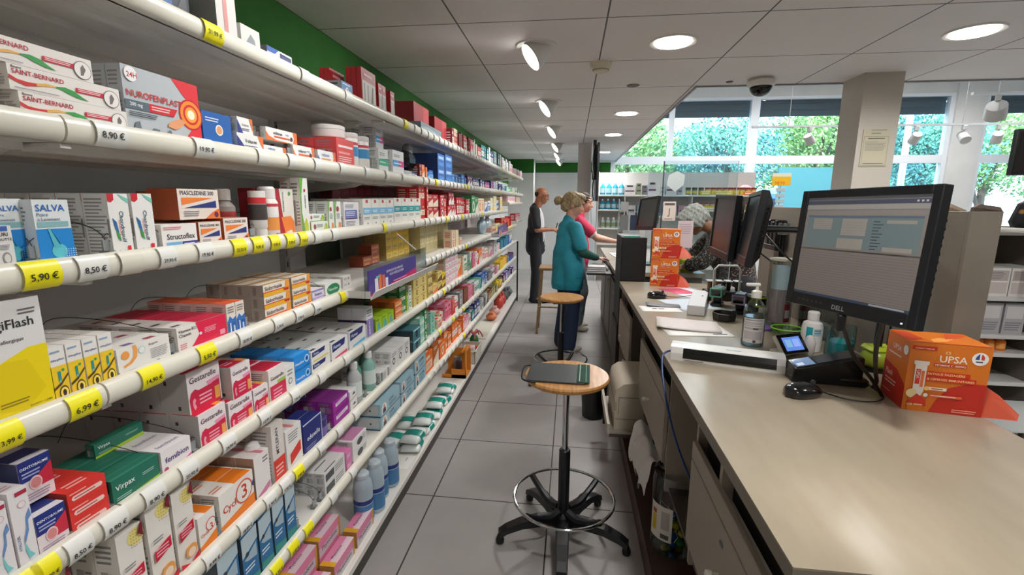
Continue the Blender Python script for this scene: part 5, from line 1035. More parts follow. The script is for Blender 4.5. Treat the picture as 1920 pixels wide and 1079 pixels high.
# ---------------- monitors ----------------
def monitor(label, c, yaw, tilt, roll, w=.405, h=.345, screen=None, logo=None, vents=True):
    t = thing('computer_monitor', label, 'monitor', c); t.rotation_euler = (Matrix.Rotation(yaw, 3, 'Z')@Matrix.Rotation(tilt, 3, 'X')@Matrix.Rotation(roll, 3, 'Y')).to_euler()
    B = M('101216', .38); mb = MB(); b = .022; bb = .038
    for q in ((-w/2, 0, -h/2, -w/2+b, .03, h/2), (w/2-b, 0, -h/2, w/2, .03, h/2), (-w/2+b, 0, h/2-b, w/2-b, .03, h/2), (-w/2+b, 0, -h/2, w/2-b, .03, -h/2+bb)): mb.box(*q, B, .002)
    mb.build('bezel', t)
    mb = MB(); mb.poly([(-w/2+.002, .03, -h/2+.002), (w/2-.002, .03, -h/2+.002), (w/2-.002, .03, h/2-.002), (-w/2+.002, .03, h/2-.002)], B)
    vs = [(sx*(w/2-.002), .03, sz*(h/2-.002)) for sx, sz in ((-1, -1), (1, -1), (1, 1), (-1, 1))]+[(sx*(w/2-.05), .062, sz*(h/2-.05)) for sx, sz in ((-1, -1), (1, -1), (1, 1), (-1, 1))]
    mb.add(vs, [(4, 5, 6, 7)[::-1], (0, 4, 5, 1), (1, 5, 6, 2), (2, 6, 7, 3), (3, 7, 4, 0)], B)
    if vents:
        for k in range(10): mb.box(w/2-.04, .045, -.09+k*.02, w/2-.012, .047, -.083+k*.02, M('050507'))
    mb.box(-.06, .06, -.06, .06, .075, .06, B, .003); mb.build('rear_shell', t)
    mb = MB(); sw, sh_ = w-2*b, h-b-bb; F = frame((-w/2+b, .006, -h/2+bb), (1, 0, 0), (0, 0, 1)); base = M(screen and '6f6a66' or '23262a', .25, 0, .36 if screen else .04)
    mb.poly([F(0, 0), F(sw, 0), F(sw, sh_), F(0, sh_)], base)
    if screen:
        em = lambda c: M(c, .3, 0, .36)
        def rr_(a, b_, c_, d_, col, e): mb.poly([F(a*sw, b_*sh_, e), F(c_*sw, b_*sh_, e), F(c_*sw, d_*sh_, e), F(a*sw, d_*sh_, e)], em(col))
        rr_(0, 0, 1, .5, '6a625e', .0003)
        for k in range(17): rr_(.02, .04+k*.025, .98, .045+k*.025, '5c5653', .0005)
        rr_(0, .93, 1, .965, '3b3d4c', .0005); rr_(0, .88, 1, .925, '7b7976', .0005); rr_(0, .965, 1, 1, '5f6064', .0004)
        rr_(.03, .5, .97, .82, '596668', .0004); rr_(.03, .8, .97, .82, '4b5664', .0006)
        for a_, b_, c_, d_ in ((.09, .68, .27, .79), (.36, .63, .57, .79), (.34, .50, .56, .6), (.72, .5, .93, .54), (.72, .75, .93, .78)): rr_(a_, b_, c_, d_, '7d7872', .0007)
        for k in range(5): rr_(.09, .695+k*.02, .27, .697+k*.02, '596668', .0009); rr_(.36, .65+k*.026, .57, .652+k*.026, '596668', .0009)
        for k in range(10): rr_(.62, .51+k*.028, .62+.05+.03*((k*7) % 3)/2, .518+k*.028, '2f3a42', .0008)
        rr_(0, .47, 1, .485, '4a4644', .0007); rr_(.28, .475, .9, .48, '2b2827', .0009); rr_(0, 0, 1, .025, '2d3a4a', .0007); rr_(.7, .004, .96, .02, '8a8c90', .0009)
        for k in range(3): rr_(.9+.03*k, .94, .915+.03*k, .955, 'a4a4aa', .0009)
    mb.build('screen', t)
    if logo:
        mb = MB(); F = frame((-.03, -.0006, -h/2+.009), (1, 0, 0), (0, 0, 1)); mb.text(logo, F, 0, 0, .06, .013, M('b8bcc2', .3, .6), 0); mb.build('logo', t)
        mb = MB()
        for k in range(6): mb.box(-w/2+.05+k*.016, -.0008, -h/2+.016, -w/2+.058+k*.016, 0, -h/2+.022, M('2e3238'))
        mb.box(w/2-.035, -.0008, -h/2+.01, w/2-.03, 0, -h/2+.014, M('c8d4e0', .3, 0, 1)); mb.build('buttons', t)
    return t
m1 = monitor('large black monitor with a lit form on its screen beside the beige screen panel', (.775, 1.41, 1.418), -1.237, -.088, -.023, .405, .352, True, 'DELL')
m2 = monitor('black monitor turned edge-on, nearer the bent customer', (.825, 2.748, 1.425), -1.607, -.048, .024, .41, .34)
m3 = monitor('black tilted monitor edge-on with slatted rear, closer to the hand sanitiser', (.83, 2.374, 1.435), -1.79, -.134, -.029, .41, .34)
m4 = monitor('black monitor on the farther counter beside the clear screen', (.722, 4.754, 1.448), -1.305, -.146, -.055, .41, .32)
def arm(label, post, zt, mon, off):
    t = thing('articulated_support', label, 'monitor support', (post[0], post[1], CT+.0002)); B = M('141518', .35, .3)
    mb = MB(); mb.lathe([(.045, 0), (.045, .012), (.013, .016), (.013, zt-CT+.04)], B, seg=24); mb.build('post', t)
    p = Vector(mon)-Vector((post[0], post[1], CT)); q = Vector((0, 0, p.z)); 
    mb = MB(); mb.tube([q, q.lerp(p, .5)+Vector((0, .0, .0)), p], .016, B, 10); mb.lathe([(.026, -.03), (.026, .03)], M('a6a8aa', .3, .8), q, 20); mb.build('arm', t)
    mb = MB(); mb.tube(catmull([p*.98, (p.x*.5, p.y*.5, p.z-.12), (.03, .0, p.z-.25), (.035, .01, .03)], 6), .004, BLACK, 6); mb.build('cable', t)
arm('black monitor arm between the lit monitor and the beige screen panel', (1.12, 1.80), 1.42, (.85, 1.44, 1.42), 0)
arm('black monitor arm behind the edge-on monitor pair', (1.10, 2.62), 1.42, (.905, 2.745, 1.42), 0)
arm('black monitor arm with grey joint behind the tilted monitor', (1.10, 2.30), 1.42, (.905, 2.395, 1.43), 0)
t = thing('monitor_stand', 'black stand under the monitor on the farther counter', 'monitor stand', (.80, 4.77, CT+.0005)); mb = MB(); mb.box(-.09, -.12, 0, .09, .12, .012, BLACK, .004); mb.box(-.012, -.03, .012, .012, .03, .33, BLACK, .003); mb.build('stand', t)
# dark vertical cradle behind the monitor arm
t = thing('leaflet_rack', 'black slotted rack hung on the beige panel near the monitor arm', 'rack', (1.15, 2.86, 1.32)); mb = MB()
for k in range(3): mb.box(-.02, -.075+k*.052, 0, .035, -.035+k*.052, .14-(k % 2)*.01, M('131417', .4), .006)
mb.box(-.02, -.08, -.03, .036, .08, .0, M('1c1d20', .4), .003); mb.build('slots', t)
# cables from the lit monitor
mb = MB(); mb.tube(catmull([(.766, 1.402, 1.24), (.79, 1.42, 1.19), (.85, 1.46, 1.10), (.93, 1.50, 1.02), (.985, 1.53, .957)], 8), .0055, M('0b0b0d', .4))
mb.box(.754, 1.392, 1.195, .778, 1.412, 1.242, M('0b0b0d', .4), .004); tag(mb.build('monitor_cable'), 'thick black cable with a plug leaving the lit monitor underside near its logo', 'cable')
mb = MB(); mb.tube(catmull([(.826, 1.32, 1.25), (.85, 1.37, 1.16), (.90, 1.44, 1.07), (.97, 1.54, 1.0), (1.0, 1.60, .957)], 8), .006, M('0b0b0d', .4)); tag(mb.build('monitor_cable'), 'second black cable curving down behind the red-orange vitamin box', 'cable')
# ---------------- things on the counter ----------------
ZC = CT+.0003
def put_on(t, x, y, rz=0): t.location = (x, y, ZC); t.rotation_euler = (0, 0, rz)
# orange vitamin carton
def upsa_mesh(W, D, H):
    O, R1 = 'd8741c', 'bf2a1a'
    fr = [('p', [(.34, 0), (1, 0), (1, .47), (.8, .47), (.55, .38), (.42, .2)], R1), ('t', 'UPSA', .38, .74, .34, .1, 'f6e6d6'), ('r', .44, .86, .5, .9, 'f2b870'), ('r', .455, .87, .485, .89, O), ('r', .32, .68, .72, .725, 'c03a22'), ('t', 'VITAMINE C 1000MG', .33, .685, .38, .035, 'f4dcc8'),
          ('r', .02, .9, .33, .955, 'c8321c'), ('t', 'FORMAT FAMILIAL', .06, .91, .24, .035, 'f2d0b8'), ('c', .86, .83, .1, 'f2efe8'), ('p', [(.81, .86), (.84, .9), (.85, .9), (.85, .82), (.8, .82)], '2f4a8c'), ('p', [(.87, .9), (.89, .89), (.91, .86), (.91, .82), (.87, .82)], 'd0342c'), ('l', .81, .77, .91, .81, 1, '3a4470'),
          ('r', .24, .535, .78, .6, 'cf3018'), ('t', 'FATIGUE PASSAGÈRE', .26, .55, .46, .045, 'f6d08a'), ('r', .24, .46, .86, .53, 'cf3018'), ('t', '& DÉFENSES IMMUNITAIRES', .26, .475, .58, .045, 'f6d08a'),
          ('p', [(.07, .74), (.26, .74), (.26, .69), (.24, .68), (.24, .3), (.2, .2), (.1, .2), (.09, .68), (.07, .69)], 'f0e6dc'), ('p', [(.11, .62), (.17, .62), (.17, .4), (.11, .4)], 'd03a2a'), ('v', 'UPSA', .12, .42, .04, .18, 'f6e6dc'), ('p', [(.18, .6), (.22, .6), (.22, .36), (.18, .36)], 'e07a3a'), ('p', [(.06, .0), (.06, .3), (.1, .32), (.2, .2), (.24, .1), (.26, 0)], O), ('c', .09, .26, .07, 'f4dca8'), ('p', [(.04, .12), (.16, .26), (.28, .18), (.3, .08)], 'd23420'),
          ('r', .25, .33, .52, .375, 'f0e2d4'), ('l', .33, .335, .5, .37, 1, 'c85a3a'), ('c', .27, .35, .035, 'f2c86a'), ('c', .27, .25, .03, 'f6e6dc'), ('r', .32, .235, .72, .27, 'e06a48'), ('l', .33, .24, .7, .265, 1, 'f6dccc'), ('t', 'x18', .05, .08, .07, .045, 'f6e6d6'), ('l', .14, .08, .27, .12, 1, 'f2c8a0'), ('l', .62, .03, .95, .09, 2, 'f0a890')]
    sd = [('p', [(0, 0), (1, 0), (1, .35), (.6, .5), (0, .55)], R1), ('t', 'UPSA', .3, .78, .4, .08, 'f6e6d6'), ('l', .15, .68, .8, .73, 1, 'f4dcc8'), ('c', .85, .85, .1, 'f2efe8'), ('r', .1, .3, .55, .46, 'cf3018'), ('t', 'Flash', .14, .36, .34, .08, 'f6e6d6'), ('l', .14, .22, .7, .32, 2, 'f2c0a8'), ('l', .1, .1, .5, .13, 1, 'f0a890')]
    return fr, sd
def upsa(label, W, D, H, x, y, z, rz, flap=True):
    t = thing('vitamin_carton', label, 'carton', (x, y, z), rz, 'orange vitamin cartons on the counter'); fr, sd = upsa_mesh(W, D, H); O = M('d8741c', .45)
    mb = MB(); mb.box(0, 0, 0, W, D, H, O); decals(mb, frame((0, 0, 0), (1, 0, 0), (0, 0, 1)), W, H, fr); decals(mb, frame((0, D, 0), (0, -1, 0), (0, 0, 1)), D, H, sd)
    decals(mb, frame((0, 0, H), (1, 0, 0), (0, 1, 0)), W, D, [('p', [(.3, .1), (.5, .2), (.7, .5), (.5, .5), (.35, .35)], 'f0a050'), ('p', [(.55, .4), (.8, .6), (1, .9), (.7, .9)], 'd6562a'), ('p', [(0, .1), (.25, .3), (.2, .9), (0, .9)], 'c8421e'), ('r', 0, 0, 1, .04, 'b83a1a')])
    mb.build('carton_body', t)
    if flap: mb = MB(); q = [(W, .0, .001), (W+.075, -.01, .006), (W+.085, .005, .02), (W+.05, .03, .06), (W+.015, .045, .085), (W, .05, .085)]; mb.poly(q, M('b8421e', .5), .0015, (-.2, 1, .3)); mb.build('open_flap', t)
    return t
upsa('near red-orange vitamin carton with an open flap beside the lit monitor', .190, .145, .207, .99, 1.448, ZC, -.19)
upsa('lower orange vitamin carton of the stacked pair in front of the dark computer case', .190, .14, .207, .585, 3.50, ZC, -.25)
upsa('upper orange vitamin carton of the stacked pair in front of the dark computer case', .190, .14, .207, .585, 3.50, ZC+.2074, -.21, True)
# mice
def mouse(label, x, y, rz, sc=1):
    t = thing('computer_mouse', label, 'mouse', (x, y, ZC), rz); mb = MB(); N, Mn = 12, 16; vs = []
    for i in range(N+1):
        v = i/N; L = -.052+.104*v; w_ = .031*math.sqrt(max(.02, 1-abs(2*v-1)**3.2)); h_ = .036*math.sqrt(max(.03, 1-abs(2*v-.85)**2.4 if abs(2*v-.85) < 1 else .03))
        for j in range(Mn): a = 2*pi*j/Mn; vs.append((1.22*w_*cos(a), L*1.22, max(0, 1.15*(.012+h_*.72*sin(a)))))
    fs = [(i*Mn+j, i*Mn+(j+1) % Mn, (i+1)*Mn+(j+1) % Mn, (i+1)*Mn+j) for i in range(N) for j in range(Mn)]; fs = [f[::-1] for f in fs]+[tuple(range(Mn)), tuple(range(N*Mn, N*Mn+Mn))[::-1]]
    mb.add(vs, fs, M('0c0d10', .15, 0, 0, 0, 1, .4), True); mb.build('mouse_shell', t, sharp=80); mb = MB(); mb.lathe([(.008, -.003), (.008, .003)], M('2a2c30', .4), (0, .036, .040), 14, (1, 0, 0)); mb.build('scroll_wheel', t)
    return t
mouse('shiny black mouse in front of the black payment terminal', .745, 1.515, -1.2)
mouse('black mouse beside the stacked orange cartons', .56, 3.05, -1.35)
mb = MB(); mb.tube(catmull([(.79, 1.53, .965), (.86, 1.49, .955), (.93, 1.48, .9545), (.985, 1.52, .955), (.99, 1.58, .96), (.985, 1.66, .97)], 8), .0022, M('0b0b0d', .4)); tag(mb.build('mouse_cable'), 'thin black cable curling from the shiny mouse toward the monitor arm', 'cable')
mb = MB(); mb.tube(catmull([(.61, 3.04, .962), (.70, 3.06, .958), (.80, 3.10, .965), (.86, 3.05, .963), (.92, 3.0, .958), (.97, 2.97, .956)], 8), .002, M('3a1418', .4)); tag(mb.build('mouse_cable'), 'thin dark cable running from the farther mouse across the white papers', 'cable')
# slim white scanner
t = thing('document_scanner', 'slim white document scanner with a long black slot at the counter edge', 'scanner', (.594, 1.792, ZC), -.29)
WS = M('dcdbd8', .3); mb = MB(); sec = [(-.036, 0), (-.038, .03), (-.030, .052), (-.01, .058), (.036, .058), (.038, 0)]; L = .195
vs = [(x, y, z) for x in (-L, L) for y, z in sec]; n = 6; mb.add(vs, [tuple(range(n))[::-1], tuple(range(n, 2*n))]+[(i, (i+1) % n, n+(i+1) % n, n+i) for i in range(n)], WS); mb.build('scanner_body', t)
mb = MB(); mb.poly([(-L+.045, -.0384, .012), (L-.028, -.0384, .012), (L-.028, -.0384, .03), (L-.028, -.0315, .05), (-L+.045, -.0315, .05), (-L+.045, -.0384, .03)], M('0a0b0d', .2)); mb.build('paper_slot', t)
mb = MB(); mb.box(.0, -.012, .0582, .05, -.008, .0586, M('8a8c90')); mb.box(-L+.05, -.0385, .004, -L+.12, -.038, .007, M('8a8c90')); mb.build('marking', t)
# white card terminal with blue screen
t = thing('card_reader', 'white card reader with a bright blue screen beside the sanitiser bottle', 'card reader', (.885, 1.93, ZC), .45)
mb = MB(); Q = Matrix.Rotation(radians(52), 3, 'X')
def rot_box(mb, b, m, Q, off, c=.003):
    n0 = len(mb.v); mb.box(*b, m, c)
    for i in range(n0, len(mb.v)): mb.v[i] = tuple(Q@Vector(mb.v[i])+Vector(off))
rot_box(mb, (-.065, -.04, -.012, .065, .045, .006), M('e0dfdc', .3), Q, (0, 0, .045)); mb.box(-.06, 0, 0, .06, .05, .02, M('d6d4d0', .3), .004); mb.build('reader_body', t)
mb = MB(); rot_box(mb, (-.062, -.038, .0062, .062, .043, .0085), M('101216', .15), Q, (0, 0, .045), 0); mb.build('screen_frame', t)
mb = MB(); rot_box(mb, (-.045, -.027, .0087, .045, .03, .0092), M('5f86d8', .3, 0, 1.1), Q, (0, 0, .045), 0); rot_box(mb, (-.035, -.012, .0094, -.005, .02, .0096), M('7fb0d8', .3, 0, 1.1), Q, (0, 0, .045), 0); rot_box(mb, (.002, -.012, .0094, .035, .02, .0096), M('8aa4ea', .3, 0, 1.1), Q, (0, 0, .045), 0); mb.build('screen', t)
mb = MB(); mb.lathe([(.016, 0), (.02, .01), (.022, .05), (.012, .075), (.004, .08)], M('e2e0dc', .3), (.085, -.01, 0), 20); mb.build('side_cap', t)
# black payment terminal on a base
t = thing('payment_terminal', 'black payment terminal tilted on its base behind the shiny mouse', 'payment terminal', (.875, 1.66, ZC), -.12); Bk = M('0b0c0f', .22)
mb = MB(); sec = [(-.11, .0), (-.105, .05), (.09, .105), (.10, .10), (.10, .0)]
vs = [(x, y, z) for y in (-.045, .045) for x, z in sec]; n = 5; mb.add(vs, [tuple(range(n))[::-1] if 0 else tuple(range(n)), tuple(range(n, 2*n))[::-1]]+[(i, n+i, n+(i+1) % n, (i+1) % n) for i in range(n)], Bk); o = mb.build('terminal_body', t); bv = o.modifiers.new('b', 'BEVEL'); bv.width = .008; bv.segments = 3
mb = MB(); mb.poly([(-.095, -.036, .0535), (-.04, -.036, .069), (-.04, .036, .069), (-.095, .036, .0535)], M('6a84a8', .2, 0, .7)); mb.poly([(-.09, -.03, .0555), (-.07, -.03, .0611), (-.07, -.005, .0611), (-.09, -.005, .0555)], M('c8d0dc', .2, 0, .7)); mb.build('screen', t)
mb = MB(); mb.poly([(-.035, -.036, .0712), (.08, -.036, .1036), (.08, .036, .1036), (-.035, .036, .0712)], M('2a3038', .12)); mb.build('glass_panel', t)
mb = MB(); mb.box(.03, -.05, 0, .12, .05, .03, Bk, .008); mb.build('base', t)
# sanitiser bottle
t = thing('sanitiser_bottle', 'large clear sanitiser bottle with white pump and text label', 'bottle', (.785, 2.06, ZC)); BG = glassy('e8f0f0', .10, .04, 'bottle')
mb = MB(); mb.lathe([(.040, 0), (.044, .004), (.044, .135), (.041, .16), (.030, .185), (.018, .20), (.014, .205), (.014, .22)], BG, seg=36); mb.build('bottle_body', t)
mb = MB(); mb.lathe([(.0415, .006), (.0415, .128)], glassy('cfdfe0', .05, .1, 'gel'), seg=30); mb.build('gel', t)
mb = MB(); mb.lathe([(.02, .208), (.02, .235), (.014, .238), (.006, .242), (.005, .262)], M('e0ddd6', .35), seg=24); mb.box(-.045, -.008, .256, .012, .008, .27, M('e0ddd6', .35), .004); mb.build('pump', t)
def wrap(mb, r, a0, a1, z0, z1, m, n=10, c=(0, 0)):
    vs = [(c[0]+r*cos(a0+(a1-a0)*k/n), c[1]+r*sin(a0+(a1-a0)*k/n), z) for z in (z0, z1) for k in range(n+1)]; mb.add(vs, [(k, k+1, n+2+k, n+1+k) for k in range(n)], m, True)
mb = MB(); wrap(mb, .0446, -2.9, -.9, .02, .125, M('d6d2d0', .5))
for z0, z1, c in ((.116, .12, '8a8a90'), (.092, .095, 'a8a6a8'), (.1, .103, 'a8a6a8'), (.106, .109, 'a8a6a8'), (.035, .07, 'b9b3b6'), (.078, .086, 'b0acac')): wrap(mb, .0449, -2.75, -1.1, z0, z1, M(c))
wrap(mb, .0451, -1.9, -1.65, .022, .033, M('3a3a3e'), 4); wrap(mb, .0451, -1.95, -1.5, .078, .085, M('4a4a50'), 4); mb.build('label', t)
# white pump bottle with teal label
t = thing('soap_bottle', 'white soap bottle with a teal oval label behind the card reader', 'bottle', (1.0, 2.02, ZC)); mb = MB(); mb.lathe([(.036, 0), (.039, .004), (.039, .10), (.034, .118), (.018, .128), (.018, .132)], M('dedcd8', .3), seg=32); mb.build('bottle_body', t)
mb = MB(); mb.lathe([(.021, .13), (.022, .16), (.018, .165), (.004, .166)], M('e4e2de', .3), seg=24); mb.build('cap', t)
mb = MB(); wrap(mb, .0395, -2.55, -1.95, .045, .105, M('1f9aa8', .4)); wrap(mb, .0398, -1.85, -1.1, .07, .1, M('a8c4d0', .4)); wrap(mb, .0399, -1.8, -1.15, .09, .094, M('4a6a7a', .4)); wrap(mb, .0399, -1.8, -1.15, .08, .083, M('4a6a7a', .4)); mb.build('label', t)
# clear tub of blue things and lime bag
t = thing('clear_tub', 'clear plastic tub with a teal lid under the lit monitor', 'tub', (1.08, 1.96, ZC)); mb = MB(); mb.lathe([(.045, 0), (.05, .004), (.05, .12), (.048, .125)], glassy('e8f4f4', .1, .05, 'tub'), seg=28); mb.build('tub_body', t)
mb = MB(); mb.lathe([(.046, .004), (.046, .06), (.02, .07)], M('2f9aa0', .25), seg=24); mb.build('contents', t)
t = thing('clear_box', 'clear rectangular box of wrapped packets beside the teal tub', 'box', (1.135, 2.25, ZC), 0); mb = MB()
G3 = glassy('eef4f4', .1, .05, 'boxes')
for q in ((-.05, -.08, 0, .05, .08, .004), (-.05, -.08, .004, -.046, .08, .17), (-.05, -.08, .004, .05, -.076, .17), (-.05, .076, .004, .05, .08, .17)): mb.box(*q, G3)
mb.build('box_shell', t); mb = MB(); mb.box(-.035, -.06, .006, .03, .06, .07, M('b8c4c8', .3), .01); mb.build('packets', t)
mb = MB(); mb.ell((0, 0, .045), (.06, .055, .045), M('93a62c', .35), 14, 9); mb.box(-.05, -.04, .07, .05, .04, .092, M('b4c82e', .35), .01); tag(mb.build('lime_pouch', loc=(1.13, 1.80, ZC)), 'lime green pouch between the black cables and the near vitamin carton', 'pouch')
mb = MB(); mb.box(-.06, -.05, 0, .06, .05, .004, M('5c3f86', .4)); mb.box(-.052, -.045, .004, .05, .045, .008, M('7a5aa8', .4)); tag(mb.build('purple_card', loc=(.94, 2.36, ZC), rot=.4), 'purple cards stacked flat behind the sanitiser bottle', 'card')
t = thing('green_tray', 'shallow lime rimmed clear dish behind the sanitiser bottle', 'dish', (1.0, 2.24, ZC+.0)); mb = MB(); mb.lathe([(.03, 0), (.055, .02), (.06, .035)], glassy('d8f0d0', .1, .05, 'dish'), seg=28, sx=1.1); mb.build('dish_body', t)
mb = MB(); mb.tube([(.066*cos(k*pi/12), .06*sin(k*pi/12), .036) for k in range(24)], .003, M('86d83a', .3), 6, True); mb.build('rim', t)
# acrylic cylinder with sheets inside
t = thing('display_cylinder', 'tall clear cylinder holding blue and mauve leaflets beside the lit monitor', 'cylinder', (1.03, 2.42, ZC)); mb = MB(); mb.lathe([(.055, 0), (.058, .003), (.058, .33)], glassy('f0f6f4', .1, .03, 'cylinder'), seg=36); mb.build('cylinder_wall', t)
mb = MB(); mb.lathe([(.058, .328), (.061, .330), (.061, .336), (.057, .337)], M('d8d6c4', .3), seg=36); mb.build('rim', t)
mb = MB(); wrap(mb, .052, -2.9, -.6, .19, .31, M('b6ccd8', .4)); wrap(mb, .0515, -3.0, -.5, .03, .19, M('8a7a80', .45)); wrap(mb, .0525, -1.3, -1.0, .26, .3, M('3a8a9c', .4), 4); wrap(mb, .053, -1.5, -.8, .03, .12, M('8a2834', .4), 6); wrap(mb, .0533, -1.4, -.9, .05, .09, M('e2dcd8', .4), 5); mb.build('leaflets', t)
# small papers
def sheet(nm, label, cat, x, y, z, w_, l_, rz, m, curl=0, th=.0015, dec=None):
    mb = MB(); n = 8; vs = []
    for i in range(n+1):
        u = i/n-.5
        for j in range(n+1):
            v = j/n-.5; vs.append((u*w_, v*l_, curl*(abs(u*2)**3*.4+abs(v*2)**4*.6)*(.5+.5*sin(3*u+5*v))))
    mb.add(vs, [(i*(n+1)+j, (i+1)*(n+1)+j, (i+1)*(n+1)+j+1, i*(n+1)+j+1) for i in range(n) for j in range(n)], m, True)
    if dec: decals(mb, frame((-w_/2, -l_/2, .001), (1, 0, 0), (0, 1, 0)), w_, l_, dec)
    o = mb.build(nm, loc=(x, y, z), rot=rz, sharp=180); s_ = o.modifiers.new('s', 'SOLIDIFY'); s_.thickness = th; s_.offset = 1
    return tag(o, label, cat)
sheet('paper_sheet', 'white paper sheet under the folded papers near the counter edge', 'paper', .60, 2.27, ZC, .30, .21, .08, PAPER, .0, .002, [('l', .7, .12, .95, .18, 1, '8a8c90')])
sheet('folded_paper', 'thick folded cream paper lying on top of the white sheet', 'paper', .58, 2.33, ZC+.0035, .29, .19, -.14, M('ddd4d0', .6), .014, .007)
sheet('receipt_sheet', 'white printed slip lying between the farther mouse and folded papers', 'paper', .52, 2.72, ZC, .22, .14, .05, PAPER, 0, .001, [('r', .3, .45, .42, .55, '5a5c60'), ('r', .46, .45, .6, .55, '6a6c70')])
sheet('grey_booklet', 'curled grey booklet lying on the printed slip', 'booklet', .55, 2.80, ZC+.002, .19, .08, -.05, M('7c7e82', .5), .012, .002)
sheet('glossy_leaflet', 'pink and white glossy leaflet under the clear screen', 'leaflet', .80, 3.28, ZC, .24, .34, .5, M('e4dfe4', .3), 0, .001, [('p', [(0, .4), (.6, .3), (.7, .9), (0, 1)], 'd0506e')])
sheet('mouse_mat', 'pale blue sheet of paper under the white carton, beside the cable', 'paper', .72, 2.88, ZC, .26, .30, .35, M('d0dae4', .5), 0, .001)
# white long carton
t = thing('white_carton', 'long plain white carton lying in front of the barcode scanners', 'carton', (.755, 2.82, ZC), -.30); mb = MB(); mb.box(-.045, -.25, 0, .045, .25, .055, M('d8d8d8', .4), .003); mb.build('carton_body', t)
mb = MB(); mb.box(.015, .04, .0552, .022, .07, .0558, M('2a2c30')); mb.build('marking', t)
# black tray and colourful scanners
t = thing('black_bowl', 'black open-topped plastic tray next to the lime barcode reader', 'tray', (.805, 2.50, ZC)); mb = MB(); mb.lathe([(.05, 0), (.056, .003), (.062, .04), (.058, .042), (.05, .012), (0, .010)], M('0d0e10', .35), seg=8, smooth=False); mb.build('tray_body', t)
mb = MB(); mb.box(-.02, -.015, .012, .02, .012, .016, M('8a8c30')); mb.build('coins', t)
def reader(label, x, y, rz, c1, c2):
    t = thing('barcode_reader', label, 'barcode reader', (x, y, ZC), rz); mb = MB(); mb.box(-.03, -.03, 0, .03, .05, .02, M('111214', .35), .004); mb.box(-.022, .0, .02, .022, .045, .075, M('16171a', .35), .006); mb.build('stand', t)
    mb = MB(); mb.box(-.036, -.045, .055, .036, .06, .115, M(c1, .35), .012); mb.build('housing', t)
    mb = MB()
    for q in ((-.034, -.05, .06, -.026, -.044, .11), (.026, -.05, .06, .034, -.044, .11), (-.034, -.05, .102, .034, -.044, .112), (-.034, -.05, .058, .034, -.044, .067)): mb.box(*q, M(c2, .3), .002)
    mb.build('window_frame', t); mb = MB(); mb.box(-.026, -.047, .067, .026, -.0455, .102, M('07080a', .1)); mb.build('reader_window', t)
reader('dark barcode reader with a mint green frame', .87, 2.86, -.5, '25483a', '5aa880')
reader('barcode reader with a lilac frame', .93, 2.66, -.5, '4a4456', '9a8ab0')
reader('barcode reader with a bright lime frame', 1.0, 2.62, .25, '3c4a1c', 'b4cc2c')
# desk-top organiser with dark handles behind the readers, white frame, cables
t = thing('pen_organiser', 'dark organiser of stationery and lenses behind the barcode readers', 'organiser', (.95, 3.06, ZC)); mb = MB(); mb.box(-.10, -.06, 0, .12, .06, .06, M('1c1b1c', .4), .006); mb.build('organiser_box', t)
mb = MB()
for k, (x, y, c) in enumerate([(-.07, 0, '6a4a2c'), (-.03, .02, 'c8a06a'), (.01, -.01, '17181a'), (.05, .02, '2a2b2e'), (.09, -.02, '101113')]): mb.lathe([(.012, .0605), (.014, .075), (.014, .11), (.01, .115)], M(c, .25), (x, y, 0), 14)
mb.build('bottles', t); mb = MB()
for k in range(4): mb.box(-.09+k*.055, -.03, .1155, -.05+k*.055, .03, .122, M('c6c8cc', .3), .002)
mb.build('lids', t)
mb = MB(); WF = M('e6e6e4', .35)
mb.tube([(0, 0, 0), (.0, 0, .20), (.02, 0, .225), (.13, 0, .225), (.15, 0, .2), (.15, 0, 0)], .007, WF, 8); tag(mb.build('tubular_stand', loc=(.88, 2.98, ZC+.0)), 'small white tubular frame standing under the monitor pair', 'stand')
# dark computer case at the end of the counter
t = thing('computer_case', 'black computer case standing behind the stacked orange cartons', 'computer', (.39, 3.69, .60)); mb = MB(); mb.box(0, 0, 0, .19, .42, .69, M('07080b', .5), .006); mb.build('case', t); mb = MB(); mb.box(.02, .02, .6905, .14, .12, .697, M('3f9a8a', .3), .002); mb.build('top_card', t)
mb = MB(); mb.box(.38, 3.685, 0, .585, 4.12, .5995, M('2a2624', .5), .002); mb.box(.379, 3.70, .05, .3795, 4.1, .55, M('3a3431')); tag(mb.build('low_cabinet'), 'low dark cabinet under the black computer case', 'cabinet')
